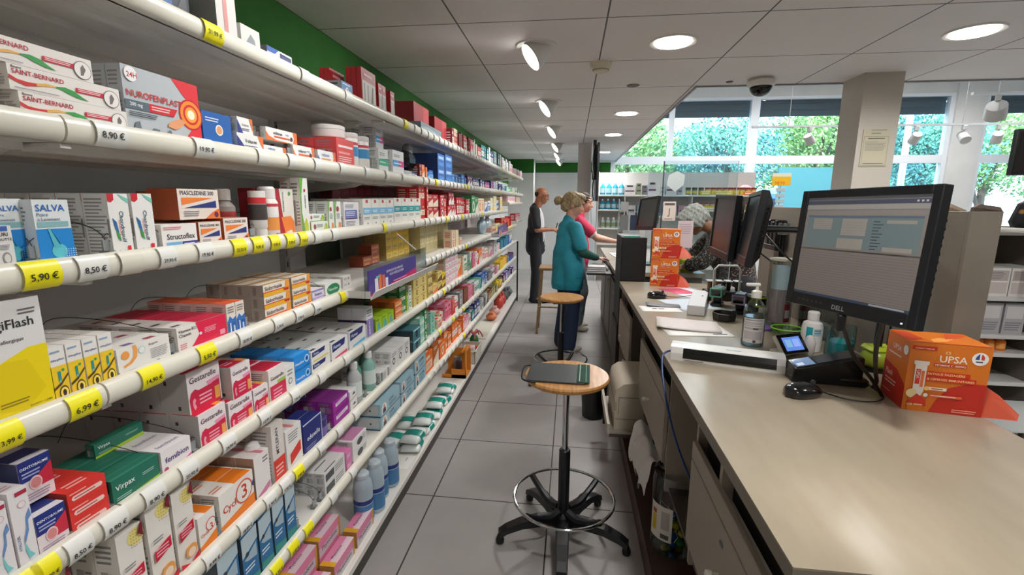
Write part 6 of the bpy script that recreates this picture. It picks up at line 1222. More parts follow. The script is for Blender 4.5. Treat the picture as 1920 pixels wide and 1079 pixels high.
# ---------------- stools ----------------
WOODS = noise_mat('seat_wood', 'b07a42', 'cf9a5a', 5, .3, (14, 1.2, 1), 5)
def swivel(label, loc, rz, zs):
    t = thing('swivel_stool', label, 'stool', loc, rz, 'round wooden swivel stools in the aisle'); BP = M('101114', .38)
    mb = MB(); mb.lathe([(.0, zs-.03), (.165, zs-.03), (.182, zs-.022), (.187, zs-.008), (.182, zs), (.0, zs)], WOODS, seg=48); mb.build('seat', t)
    mb = MB(); mb.lathe([(.06, zs-.045), (.06, zs-.031)], BP, seg=20); mb.box(-.10, -.10, zs-.045, .10, .10, zs-.038, BP); mb.tube([(0, 0, zs-.055), (-.12, .05, zs-.06), (-.16, .06, zs-.065)], .006, BP); mb.build('seat_plate', t)
    mb = MB(); mb.lathe([(.014, .36), (.014, zs-.03)], CHROME, seg=20); mb.build('gas_lift', t)
    mb = MB(); mb.lathe([(.026, .07), (.026, .435), (.022, .44)], BP, seg=24); mb.build('sleeve', t)
    mb = MB(); mb.lathe([(.035, .05), (.05, .07), (.048, .10), (.03, .125)], BP, seg=24); mb.build('hub', t)
    a0 = -pi/2
    for k in range(5):
        a = a0+k*2*pi/5; c, s = cos(a), sin(a); mb = MB(); pts = [(.03, .085), (.12, .095), (.2, .09), (.27, .07), (.305, .05)]; vs = []
        for r, z in pts:
            w_ = .034-.03*r; hh = .022-.01*r/.3
            for dx, dz in ((-w_, -hh), (w_, -hh), (w_*.8, hh), (-w_*.8, hh)): vs.append((r*c-dx*s, r*s+dx*c, z+dz))
        n = len(pts); mb.add(vs, [(i*4+j, i*4+(j+1) % 4, i*4+4+(j+1) % 4, i*4+4+j) for i in range(n-1) for j in range(4)]+[(3, 2, 1, 0), (n*4-4, n*4-3, n*4-2, n*4-1)], BP); mb.build('leg', t)
        mb = MB(); mb.lathe([(.014, .0), (.018, .004), (.02, .02), (.014, .035), (.008, .05)], BP, (.30*c, .30*s, 0), 16); mb.build('glide', t)
    mb = MB(); mb.tube([(.23*cos(k*pi/24), .23*sin(k*pi/24), .20) for k in range(48)], .0075, CHROME, 10, True); mb.build('foot_ring', t)
    for k in range(4):
        a = pi/4+k*pi/2; mb = MB(); mb.tube(catmull([(.03*cos(a), .03*sin(a), .13), (.10*cos(a), .10*sin(a), .125), (.18*cos(a), .18*sin(a), .165), (.225*cos(a), .225*sin(a), .195)], 5), [.021]*8+[.015]*8, BP, 8); mb.build('ring_spoke', t)
    return t
s1 = swivel('near round wooden swivel stool with chrome foot ring, carrying a dark folder', (0, 2.0, 0), 0, .80)
s2 = swivel('farther round wooden swivel stool standing behind the woman in teal', (-.06, 3.98, 0), .3, .755)
t = thing('dark_folder', 'dark grey folder in a clear wallet lying on the near stool', 'folder', (-.025, 1.995, .8004), -.04)
mb = MB(); mb.box(-.145, -.115, 0, .105, .115, .008, M('2e3336', .35), .002); mb.build('folder_cover', t)
mb = MB(); mb.box(.07, -.11, .0085, .125, .115, .0105, M('1f4a40', .08)); mb.box(.08, -.1, .0107, .084, .11, .0112, M('a8c8bc', .1)); mb.box(.108, -.1, .0107, .111, .11, .0112, M('8fb4a8', .1)); mb.build('clear_wallet', t)
mb = MB(); mb.tube(catmull([(-.14, .09, .0), (-.17, .05, .006), (-.16, -.1, .006), (-.10, -.13, .004)], 6), .004, BLACK, 6); mb.build('cord', t)
# square wooden stool
t = thing('wooden_stool', 'square pale wooden stool with four legs behind the woman in teal', 'stool', (-.20, 5.58, 0)); WD = noise_mat('pale_wood', 'a5825a', 'bb9a70', 6, .45, (8, 8, 1)); 
mb = MB(); mb.box(-.16, -.15, .765, .16, .15, .80, WD, .008); mb.build('seat', t)
for sx in (-1, 1):
    for sy in (-1, 1):
        mb = MB(); p0 = Vector((sx*.175, sy*.155, 0)); p1 = Vector((sx*.13, sy*.12, .764)); mb.tube([p0, p1], .018, WD, 4); mb.build('leg', t)
for q in (((-.165, -.145, .27), (-.165, .145, .27)), ((.165, -.145, .27), (.165, .145, .27)), ((-.16, -.147, .33), (.16, -.147, .33)), ((-.16, .147, .33), (.16, .147, .33))): mb = MB(); mb.tube(q, .012, WD, 6); mb.build('rung', t)
# ---------------- people ----------------
def capsule(mb, a, ra, b, rb, m, seg=14, fl=None):
    """tapered limb with rounded ends; fl=(axis vector, factor) squashes it"""
    a = Vector(a); b = Vector(b); d = b-a; L = d.length; pr = []
    for k in range(5): t = pi/2*(1-k/4); pr.append((max(ra*cos(t), 1e-4 if k == 0 else 0), -ra*sin(t)))
    for k in range(1, 5): t = pi/2*k/4; pr.append((rb*cos(t) if k < 4 else 1e-4, L+rb*sin(t)))
    pr.insert(5, (rb, L)); pr[0] = (1e-7, -ra); pr[-1] = (1e-7, L+rb)
    n0 = len(mb.v); mb.lathe(pr, m, (0, 0, 0), seg, None); Q = d.to_track_quat('Z', 'Y').to_matrix()
    for i in range(n0, len(mb.v)):
        v = Q@Vector(mb.v[i])+a
        if fl: ax = Vector(fl[0]).normalized(); c = a+(b-a)*.5; k = (v-c).dot(ax); v = v-ax*k*(1-fl[1])
        mb.v[i] = tuple(v)
def fuse(mb, nm, parent, vox=.009, smooth=6, mats=None, pick=None, disp=None):
    """one continuous surface out of overlapping closed forms"""
    o = mb.build('tmp_form'); r = o.modifiers.new('r', 'REMESH'); r.mode = 'VOXEL'; r.voxel_size = vox; r.use_smooth_shade = True
    s = o.modifiers.new('s', 'SMOOTH'); s.factor = .5; s.iterations = smooth
    dg = bpy.context.evaluated_depsgraph_get(); me = bpy.data.meshes.new_from_object(o.evaluated_get(dg)); bpy.data.objects.remove(o)
    me.name = nm; me.materials.clear()
    for m in mats: me.materials.append(m)
    if disp:
        for v in me.vertices: v.co = v.co+disp(v.co, v.normal)
    if pick:
        for p in me.polygons: p.material_index = pick(p.center)
    else:
        for p in me.polygons: p.material_index = 0
    me.polygons.foreach_set('use_smooth', [True]*len(me.polygons))
    q = bpy.data.objects.new(nm, me); COL.objects.link(q); q.parent = parent; return q
D0 = M('ffffff')
def head(mb, c, f, sc=1, tilt=0, jaw=1):
    """skull, face and neck stub; c centre of head, f facing direction"""
    f = Vector(f).normalized(); s = f.cross(Vector((0, 0, 1))).normalized(); u = s.cross(f).normalized(); R = Matrix((s, f, u)).transposed()
    P = lambda x, y, z: tuple(Vector(c)+R@Vector((x*sc, y*sc, z*sc)))
    mb.ell(P(0, -.012, .025), (.075*sc, .094*sc, .09*sc), D0, 20, 14, R); mb.ell(P(0, .028, -.035), (.058*sc, .062*sc, .078*sc), D0, 18, 12, R)
    mb.ell(P(0, .055, -.088), (.028*sc, .028*sc, .022*sc), D0, 12, 8, R)                     # chin
    capsule(mb, P(0, .088, .012), .009*sc, P(0, .108, -.028), .013*sc, D0, 10)               # nose
    for q in (-1, 1):
        mb.ell(P(q*.011, .098, -.032), (.008*sc, .009*sc, .006*sc), D0, 8, 6, R)
        mb.ell(P(q*.03, .066, -.02), (.024*sc, .02*sc, .022*sc), D0, 10, 8, R)                # cheek
        mb.ell(P(q*.03, .078, .03), (.024*sc, .012*sc, .009*sc), D0, 10, 6, R)                # brow
        mb.ell(P(q*.076, -.012, -.008), (.009*sc, .019*sc, .031*sc), D0, 10, 8, R)            # ear
    mb.ell(P(0, .087, -.056), (.024*sc, .009*sc, .006*sc), D0, 10, 6, R); mb.ell(P(0, .084, -.066), (.02*sc, .01*sc, .007*sc), D0, 10, 6, R)
    return P, R
def face_details(P, R, sc, t, iris='2a1c14', lip='9a5048'):
    for q in (-1, 1):
        mb = MB(); mb.ell(P(q*.03, .077, .012), (.013*sc, .009*sc, .0075*sc), M('e4ddd6', .2), 12, 8, R); mb.ell(P(q*.03, .0845, .012), (.0058*sc, .003*sc, .0058*sc), M(iris, .15), 10, 6, R); mb.build('eye', t)
        mb = MB(); mb.tube(catmull([P(q*.012, .089, .034), P(q*.03, .091, .04), P(q*.05, .078, .034)], 4), .0035*sc, M('3a2a20', .7), 6); mb.build('eyebrow', t)
    mb = MB(); mb.tube(catmull([P(-.022, .087, -.06), P(0, .099, -.058), P(.022, .087, -.06)], 4), .0036*sc, M(lip, .4), 6); mb.build('lips', t)
def hand(mb, w, d, n, sc=1, curl=.5, side=1, spread=1.0):
    """palm, four fingers of different length, thumb. w wrist, d direction, n palm normal (down)"""
    d = Vector(d).normalized(); n = Vector(n); n = (n-d*n.dot(d)).normalized(); s = d.cross(n).normalized()*side; w = Vector(w)
    P = lambda a, b, c: w+(d*a+s*b+n*c)*sc
    for b in (-.026, -.009, .009, .026): capsule(mb, P(.01, b*.8, 0), .013*sc, P(.078, b, .0), .0115*sc, D0, 8)
    for b, L in ((-.029, .060), (-.010, .076), (.010, .082), (.029, .072)):
        p = P(.082, b, 0); a = .15; prev = p
        for k, fr in enumerate((.45, .32, .23)):
            a += curl*(.35+.25*k); q = prev+(d*cos(a)+n*sin(a)+s*(b*1.2*spread))*L*fr*sc; capsule(mb, prev, (.0095-.001*k)*sc, q, (.0088-.001*k)*sc, D0, 8); prev = q
    p = P(.022, .030, .004); q = p+(d*.55+s*.75+n*.3).normalized()*.036*sc; r = q+(d*.85+s*.2+n*.35).normalized()*.03*sc
    capsule(mb, p, .0125*sc, q, .0105*sc, D0, 8); capsule(mb, q, .0105*sc, r, .009*sc, D0, 8)
def shoe(t, p, f, col, sole, L=.27):
    f = Vector(f).normalized(); s = Vector((f.y, -f.x, 0)); R = Matrix((s, f, Vector((0, 0, 1)))).transposed(); mb = MB(); c = Vector(p)
    mb.ell(c+f*L*.30+Vector((0, 0, .035)), (.045, L*.33, .032), D0, 16, 10, R); mb.ell(c-f*.01+Vector((0, 0, .05)), (.038, .06, .05), D0, 14, 10, R); mb.ell(c+f*L*.1+Vector((0, 0, .055)), (.038, .08, .04), D0, 14, 10, R)
    mb.box(c.x-.03, c.y-.03, .004, c.x+.03, c.y+.03, .03, D0)
    o = fuse(mb, 'shoe', t, .007, 3, [M(col, .5), M(sole, .6)], lambda q: 1 if q.z < .022 else 0, lambda co, nn: Vector((0, 0, max(0, .002-co.z))))
def noise3(p, k): return sin(p.x*k+1.3)*sin(p.y*k*1.1+.7)*sin(p.z*k*.9+2.1)
def folds(amp, k=38): return lambda co, n: n*(amp*(sin(co.z*k*.5+co.x*k+3*sin(co.y*k*.4))*.5+noise3(co, k)*.6))
def bend(a, b, out, k=.5): return Vector(a).lerp(Vector(b), k)+Vector(out)
SK1 = noise_mat('skin_tan', '9c6448', 'a86f52', 30, .5); SK2 = noise_mat('skin_fair', 'c08c76', 'ca9a84', 30, .5)
# --- man in dark tunic at the far end of the aisle, facing the counter (+X), head bowed
t = thing('person', 'bald man in a dark tunic over a white T-shirt, standing with hands together', 'person', (-.53, 7.3, 0), 0)
def man():
    h_ = 1.80; body = MB(); P, R = head(body, (.075, 0, 1.645), (1, -.12, -.26), 1.06)
    capsule(body, (.0, 0, 1.46), .066, (.045, 0, 1.59), .062, D0)
    sh = {-1: (-.01, -.185, 1.43), 1: (-.01, .185, 1.43)}; el = {-1: (.03, -.235, 1.14), 1: (.03, .22, 1.14)}; wr = {-1: (.255, -.09, 1.145), 1: (.25, .03, 1.13)}
    for s in (-1, 1):
        capsule(body, sh[s], .056, el[s], .043, D0); capsule(body, el[s], .042, wr[s], .027, D0)
        hand(body, wr[s], (1, .55 if s < 0 else -.4, .0), (0, -s*.5, -1), 1.0, .9, s)
    body.ell((-.01, 0, 1.2), (.10, .15, .24), D0); capsule(body, (-.01, 0, 1.3), .10, (0, 0, 1.0), .12, D0)
    for s in (-1, 1): capsule(body, (0, s*.09, .95), .08, (.01, s*.10, .5), .055, D0); capsule(body, (.01, s*.10, .5), .052, (-.02, s*.11, .09), .035, D0)
    o = fuse(body, 'body', t, .0085, 3, [SK1]); face_details(P, R, 1.06, t)
    mb = MB(); mb.ell(P(0, -.02, .02), (.078, .097, .078), D0, 20, 14, R)       # cropped hair at sides and back
    hair = fuse(mb, 'cropped_hair', t, .008, 1, [M('2a211d', .8), SK1], lambda q: 0 if (q-Vector(P(0, -.045, -.005))).length < .085 and q.z < P(0, 0, .055)[2] else 1)
    for q in (1, -1): pass
    mb = MB()
    for s in (-1, 1): mb.tube([P(s*.03+.018*cos(k*pi/6), .096, .012+.014*sin(k*pi/6)) for k in range(12)], .0018, BLACK, 5, True); mb.tube([P(s*.048, .094, .014), P(s*.078, .0, .014)], .0018, BLACK, 5)
    mb.tube([P(-.012, .098, .014), P(.012, .098, .014)], .0018, BLACK, 5); mb.build('glasses', t)
    mb = MB(); mb.ell((.005, 0, 1.22), (.118, .16, .26), D0); capsule(mb, (0, -.10, 1.40), .075, (0, .10, 1.40), .075, D0); capsule(mb, (.01, 0, 1.1), .13, (.015, 0, .95), .132, D0); capsule(mb, (.0, 0, 1.43), .064, (.012, 0, 1.475), .06, D0)
    fuse(mb, 'white_tshirt', t, .009, 4, [M('d9d8dc', .7)], None, folds(.002))
    mb = MB(); mb.ell((-.015, 0, 1.22), (.122, .178, .27), D0); capsule(mb, (-.015, -.12, 1.405), .082, (-.015, .12, 1.405), .082, D0); capsule(mb, (-.03, 0, 1.44), .085, (-.012, 0, 1.475), .074, D0); capsule(mb, (-.01, 0, 1.1), .145, (-.01, 0, .86), .158, D0, 16)
    for s in (-1, 1): capsule(mb, sh[s], .074, Vector(sh[s]).lerp(Vector(el[s]), .80), .066, D0)
    def keep(co, n):
        d = folds(.003)(co, n)
        if co.x > .07 and abs(co.y) < .055 and co.z > .84: d += Vector((-(co.x-.06), 0, 0))     # open front
        return d
    fuse(mb, 'dark_tunic', t, .009, 4, [M('1c1e24', .7), M('a8304a', .7)], lambda q: 1 if (q.x > .02 and .045 < abs(q.y) < .075 and q.z > 1.12) else 0, keep)
    mb = MB()
    for s in (-1, 1): capsule(mb, (-.01, s*.085, .93), .10, (.01, s*.10, .5), .076, D0); capsule(mb, (.01, s*.10, .5), .074, (-.02, s*.11, .07), .066, D0)
    fuse(mb, 'dark_trousers', t, .011, 4, [M('15171d', .75)], None, folds(.004, 22))
    for s in (-1, 1): shoe(t, (-.03, s*.115, 0), (1, s*.15, 0), '101114', '0a0a0b')
    mb = MB(); mb.lathe([(.008, 0), (.0085, .09), (.006, .095)], M('1a1c20', .3), (.30, -.02, 1.15), 10, (.3, .1, 1)); return mb.build('pen', t)
man()
# --- woman in teal tunic, three quarters from behind
t = thing('person', 'blonde woman with a bun in a teal tunic and dark green sleeves, at the keyboard', 'person', (.0, 4.9, 0), 0)
def teal():
    f = Vector((1, .10, -.30)); body = MB(); P, R = head(body, (.02, .01, 1.525), f, 1.0)
    capsule(body, (-.02, .0, 1.34), .052, (.0, .01, 1.46), .050, D0)
    a = radians(24); D = lambda x, y, z: (x*cos(a)-y*sin(a), x*sin(a)+y*cos(a), z)     # x forward, y left
    shR, shL = D(-.02, -.165, 1.30), D(-.0, .17, 1.30); elR, elL = D(.03, -.235, 1.06), D(.05, .22, 1.05); wrR, wrL = D(.25, -.12, .985), D(.27, .12, .985)
    for p, q, r, s in ((shR, elR, wrR, -1), (shL, elL, wrL, 1)):
        capsule(body, p, .046, q, .037, D0); capsule(body, q, .036, r, .023, D0); hand(body, r, D(1, -.05*s, 0), (0, 0, -1), .9, .45, s)
    body.ell((-.02, 0, 1.12), (.11, .13, .22), D0); body.ell((-.02, 0, .9), (.13, .15, .13), D0)
    for s in (-1, 1): capsule(body, D(-.02, s*.085, .88), .085, D(0, s*.09, .47), .055, D0); capsule(body, D(0, s*.09, .47), .05, D(-.04, s*.095, .09), .033, D0)
    fuse(body, 'body', t, .0085, 3, [SK2]); face_details(P, R, 1.0, t, '3a3020', 'a8605a')
    mb = MB(); mb.ell(P(0, -.02, .04), (.088, .108, .094), D0, 22, 14, R); mb.ell(P(0, .03, .09), (.07, .075, .045), D0, 16, 10, R); mb.ell(P(0, -.07, -.02), (.068, .06, .075), D0, 16, 10, R)
    for q in (-1, 1): mb.ell(P(q*.072, .01, .03), (.022, .06, .045), D0, 12, 8, R)
    hm = noise_mat('blonde_hair', '6f5e42', 'b5a078', 26, .55, (3, 3, .6), 5)
    fuse(mb, 'blonde_hair', t, .008, 2, [hm], None, lambda co, n: n*.0018*sin(co.z*170+co.x*120))
    mb = MB(); mb.ell(P(0, -.165, -.005), (.042, .042, .042), D0, 16, 10, R); mb.ell(P(.01, -.15, .02), (.03, .03, .024), D0, 12, 8, R); mb.ell(P(-.014, -.17, -.028), (.026, .026, .024), D0, 12, 8, R)
    fuse(mb, 'hair_bun', t, .007, 1, [hm], None, lambda co, n: n*.003*sin(co.z*170+co.y*150))
    T = noise_mat('teal_cloth', '1b7f92', '2490a2', 12, .75)
    mb = MB(); mb.ell((-.02, 0, 1.13), (.135, .165, .24), D0, rot=Matrix.Rotation(a, 3, 'Z')); capsule(mb, D(-.02, -.11, 1.295), .07, D(-.02, .11, 1.295), .07, D0); capsule(mb, (-.02, 0, 1.05), .155, (-.03, 0, .72), .165, D0, 20); [capsule(mb, D(-.02, q*.075, .98), .12, D(-.01, q*.08, .72), .122, D0) for q in (-1, 1)]; capsule(mb, (-.03, 0, 1.31), .075, (-.022, .003, 1.375), .062, D0)
    for p, q in ((shR, elR), (shL, elL)): capsule(mb, p, .066, Vector(p).lerp(Vector(q), .72), .069, D0)
    def hem(co, n):
        d = folds(.006, 24)(co, n)
        if co.z < .665: d += Vector((0, 0, .665-co.z))
        return d
    fuse(mb, 'teal_tunic', t, .0095, 4, [T, M('17707f', .8)], lambda q: 1 if (abs(q.z-.80) < .004 and q.x > .06 or abs(q.z-1.02) < .003 and q.x < -.05) else 0, hem)
    G = M('12463c', .8); mb = MB()
    for p, q, r in ((shR, elR, wrR), (shL, elL, wrL)): capsule(mb, Vector(p).lerp(Vector(q), .4), .057, q, .050, D0); capsule(mb, q, .051, Vector(q).lerp(Vector(r), .90), .035, D0)
    fuse(mb, 'green_sleeves', t, .008, 3, [G], None, folds(.003, 60))
    mb = MB()
    for s in (-1, 1): capsule(mb, D(-.02, s*.078, .82), .095, D(0, s*.092, .47), .082, D0); capsule(mb, D(0, s*.092, .47), .08, D(-.04, s*.10, .06), .078, D0)
    fuse(mb, 'navy_trousers', t, .011, 4, [M('1c2c48', .8)], None, folds(.004, 20))
    for s in (-1, 1): shoe(t, D(-.04, s*.10, 0), D(1, s*.15, 0), 'b8b2a8', 'd8d4cc', .24)
teal()
# --- woman in a raspberry T-shirt behind, arms stretched to the counter
t = thing('person', 'dark-haired woman in a raspberry T-shirt and jeans reaching both arms to the counter', 'person', (.10, 5.72, 0), 0)
def red():
    f = Vector((1, -.12, -.22)); body = MB(); P, R = head(body, (.05, .0, 1.55), f, .98); capsule(body, (-.01, 0, 1.37), .052, (.03, 0, 1.49), .050, D0)
    sh = {-1: (.0, -.165, 1.33), 1: (.0, .165, 1.33)}; el = {-1: (.20, -.20, 1.14), 1: (.2, .18, 1.14)}; wr = {-1: (.46, -.14, 1.10), 1: (.46, .1, 1.08)}
    for s in (-1, 1): capsule(body, sh[s], .047, el[s], .038, D0); capsule(body, el[s], .038, wr[s], .024, D0); hand(body, wr[s], (1, .0, -.1), (0, 0, -1), .92, .4, s)
    body.ell((-.02, 0, 1.14), (.10, .13, .22), D0)
    for s in (-1, 1): capsule(body, (-.02, s*.085, .90), .085, (.05, s*.09, .48), .055, D0); capsule(body, (.05, s*.09, .48), .05, (.0, s*.095, .09), .033, D0)
    fuse(body, 'body', t, .0085, 3, [SK2]); face_details(P, R, .98, t)
    mb = MB(); mb.ell(P(0, -.026, .035), (.082, .10, .088), D0, 20, 14, R); mb.ell(P(0, -.08, -.03), (.06, .045, .08), D0, 14, 10, R); fuse(mb, 'dark_hair', t, .008, 2, [M('2a1c18', .6)], None, lambda co, n: n*.003*sin(co.z*200+co.x*80))
    C = M('c02c50', .75); mb = MB(); mb.ell((-.015, 0, 1.15), (.125, .16, .25), D0); capsule(mb, (-.01, -.11, 1.32), .07, (-.01, .11, 1.32), .07, D0); capsule(mb, (-.01, 0, 1.05), .135, (-.02, 0, .86), .145, D0); capsule(mb, (-.01, 0, 1.34), .07, (.0, 0, 1.40), .06, D0)
    for s in (-1, 1): capsule(mb, sh[s], .066, Vector(sh[s]).lerp(Vector(el[s]), .66), .066, D0)
    def pk(q):
        for s in (-1, 1):
            a = Vector(sh[s]); b = Vector(el[s]); k = (q-a).dot(b-a)/(b-a).length_squared
            if k > .76 and (q-a.lerp(b, k)).length < .09: return 1
        return 0
    fuse(mb, 'raspberry_tshirt', t, .009, 4, [C, M('e0d4d0', .7)], pk, folds(.003))
    mb = MB()
    for s in (-1, 1): capsule(mb, (-.03, s*.082, .88), .108, (.05, s*.092, .48), .078, D0); capsule(mb, (.05, s*.092, .48), .077, (.0, s*.10, .12), .072, D0)
    fuse(mb, 'blue_jeans', t, .0105, 4, [noise_mat('jeans', '6b7884', '8a97a2', 14, .8)], None, folds(.006, 26))
    for s in (-1, 1): shoe(t, (.0, s*.10, 0), (1, s*.1, 0), 'c8bfb2', 'd8d4cc', .24)
red()
# --- bent white-haired customer on the public side
t = thing('person', 'white-haired customer in a speckled brown blouse bending over the counter', 'person', (1.38, 4.28, 0), 0)
def cust():
    f = Vector((-.75, -.25, -.85)); body = MB(); P, R = head(body, (-.33, -.02, 1.40), f, 1.0); capsule(body, (-.14, 0, 1.33), .055, (-.26, -.01, 1.37), .052, D0)
    sh = {-1: (-.10, -.17, 1.27), 1: (-.10, .17, 1.27)}; el = {-1: (-.30, -.22, 1.06), 1: (-.28, .2, 1.06)}; wr = {-1: (-.30, -.10, 1.0), 1: (-.42, .06, 1.0)}
    wr[-1] = (-.42, -.16, 1.02); wr[1] = (-.42, .06, 1.02)
    for s in (-1, 1): capsule(body, sh[s], .05, el[s], .04, D0); capsule(body, el[s], .038, wr[s], .026, D0); hand(body, wr[s], (-1, -.1*s, -.12), (0, 0, -1), .95, .7, -s)
    body.ell((.0, 0, 1.1), (.14, .16, .22), D0)
    for s in (-1, 1): capsule(body, (.08, s*.09, .86), .09, (.05, s*.09, .46), .058, D0); capsule(body, (.05, s*.09, .46), .052, (.08, s*.1, .09), .036, D0)
    fuse(body, 'body', t, .009, 3, [SK1]); face_details(P, R, 1.0, t)
    mb = MB(); mb.ell(P(0, -.02, .035), (.10, .118, .10), D0, 22, 14, R); mb.ell(P(0, -.08, -.01), (.085, .06, .09), D0, 16, 10, R); mb.ell(P(.0, .03, .095), (.08, .07, .04), D0, 14, 9, R)
    for q in (-1, 1): mb.ell(P(q*.075, .0, .0), (.03, .06, .06), D0, 12, 8, R)
    fuse(mb, 'white_hair', t, .009, 2, [noise_mat('white_hair_strands', '8f8a80', 'c9c4ba', 30, .7, (3, 3, .8), 5)], None, lambda co, n: n*.006*(sin(co.z*150+co.x*90)*.5+noise3(co, 90)))
    m, nt, b = nodes_mat('speckled_cloth', .8); tc = nt.nodes.new('ShaderNodeTexCoord'); v = nt.nodes.new('ShaderNodeTexVoronoi'); v.inputs['Scale'].default_value = 62; r = nt.nodes.new('ShaderNodeValToRGB')
    r.color_ramp.elements[0].color = lin('8f857a'); r.color_ramp.elements[0].position = .28; r.color_ramp.elements[1].color = lin('2c211f'); r.color_ramp.elements[1].position = .42; nt.links.new(tc.outputs['Object'], v.inputs['Vector']); nt.links.new(v.outputs['Distance'], r.inputs[0]); nt.links.new(r.outputs[0], b.inputs['Base Color'])
    mb = MB(); mb.ell((-.02, 0, 1.12), (.17, .19, .24), D0, rot=Matrix.Rotation(-.5, 3, 'Y')); capsule(mb, (-.11, -.11, 1.27), .08, (-.11, .11, 1.27), .08, D0); capsule(mb, (.03, 0, 1.05), .165, (.07, 0, .84), .175, D0); capsule(mb, (-.10, 0, 1.3), .07, (-.17, 0, 1.34), .062, D0)
    for s in (-1, 1): capsule(mb, sh[s], .075, el[s], .066, D0); capsule(mb, el[s], .066, Vector(el[s]).lerp(Vector(wr[s]), .55), .06, D0)
    fuse(mb, 'speckled_blouse', t, .01, 4, [m], None, folds(.005, 30))
    mb = MB()
    for s in (-1, 1): capsule(mb, (.08, s*.085, .86), .12, (.05, s*.092, .46), .085, D0); capsule(mb, (.05, s*.092, .46), .08, (.08, s*.1, .08), .07, D0)
    fuse(mb, 'dark_trousers', t, .012, 4, [M('26262c', .8)], None, folds(.004, 20))
    for s in (-1, 1): shoe(t, (.08, s*.11, 0), (-1, s*.1, 0), '2a2624', '151414')
cust()
# ---------------- farther counter ----------------
t = thing('service_counter', 'farther service counter with a dark drawer side, past the black computer case', 'counter', (0, 0, 0))
mb = MB(); mb.box(.40, 4.18, CT-.036, 1.16, 6.45, CT, TOP); mb.build('worktop', t)
mb = MB(); mb.box(.44, 4.2, .0, 1.14, 6.43, CT-.037, M('3a302c', .5)); mb.build('cabinet_body', t)
for k in range(3):
    mb = MB(); mb.box(.425, 4.24+k*.72, .12, .4395, 4.9+k*.72, .80, M('6e655b', .5), .002); d = mb.build('cabinet_door', t)
    mb = MB(); mb.lathe([(.007, 0), (.007, .015), (.011, .02), (.011, .03)], M('d8d4ca'), (.425, 4.3+k*.72, .74), 14, (-1, 0, 0)); mb.build('knob', d)
t = thing('keyboard_drawer', 'dark pull-out drawer holding the keyboard before the woman in teal', 'keyboard tray', (0, 0, 0)); mb = MB(); mb.box(.16, 4.45, .875, .425, 5.05, .89, M('26221f', .4), .003); mb.box(.425, 4.45, .86, .438, 5.05, .90, M('26221f', .4)); mb.build('tray_board', t)
t = thing('paper_stack', 'white stack of folded forms on the pull-out drawer edge', 'paper', (.245, 4.55, .8903), -.05); mb = MB()
for k in range(4): mb.box(-.085+.004*k, -.07, k*.017, .10-.003*k, .06, k*.017+.012, M('c9c9cb', .5), .002)
mb.build('folded_forms', t)
t = thing('computer_keyboard', 'grey keyboard under the hands of the woman in teal', 'keyboard', (.30, 4.84, .8903)); mb = MB(); mb.box(-.075, -.19, 0, .075, .19, .022, M('85827e', .4), .004); mb.build('keyboard_body', t)
mb = MB()
for i in range(5):
    for j in range(14): mb.box(-.062+i*.025, -.175+j*.025, .0222, -.042+i*.025, -.155+j*.025, .028, M('5c4a46', .5))
mb.build('keys', t)
sheet('open_register', 'open white papers under the arms of the woman in raspberry', 'paper', .62, 5.45, CT+.0005, .28, .46, .1, PAPER, .012, .006, [('l', .1, .1, .9, .9, 10, '8a90a8')])
t = thing('telephone', 'grey desk telephone on the farther counter edge', 'telephone', (.52, 4.34, CT+.0005)); mb = MB(); mb.box(-.07, -.08, 0, .07, .08, .03, M('3c3d40', .4), .006); mb.build('base', t); mb = MB(); mb.tube([(-.05, -.09, .045), (-.05, .09, .045)], .014, M('6a6c70', .3), 8); mb.build('handset', t)
t = thing('leaflet_holder', 'clear stepped leaflet holder with white cards on the farther counter', 'leaflet holder', (.50, 5.15, CT+.0005)); G4 = glassy('f4f8fa', .06, .05, 'holder'); mb = MB()
for q in ((0, 0, 0, .22, .10, .004), (0, .096, .004, .22, .10, .62), (0, 0, .004, .004, .1, .62), (.216, 0, .004, .22, .1, .62), (0, 0, .3, .22, .1, .304), (0, 0, .5, .22, .1, .504), (.108, 0, .004, .112, .1, .5)): mb.box(*q, G4)
for q in ((0, -.002, 0, .006, .004, .62), (.214, -.002, 0, .22, .004, .62), (.106, -.002, 0, .114, .004, .5), (0, -.002, .3, .22, .004, .306), (0, -.002, .5, .22, .004, .506)): mb.box(*q, M('dfe3e8', .3))
mb.build('holder_frame', t); mb = MB()
for (x, z, c) in ((.02, .01, 'd8d4d6'), (.125, .01, 'cfd4dc'), (.02, .31, '9a9c9c'), (.125, .31, '3c4a66'), (.02, .51, 'dcdad8')): mb = MB(); mb.box(x, .03, z, x+.08, .035, z+.16 if z < .5 else z+.1, M(c, .5)); mb.build('leaflet', t)
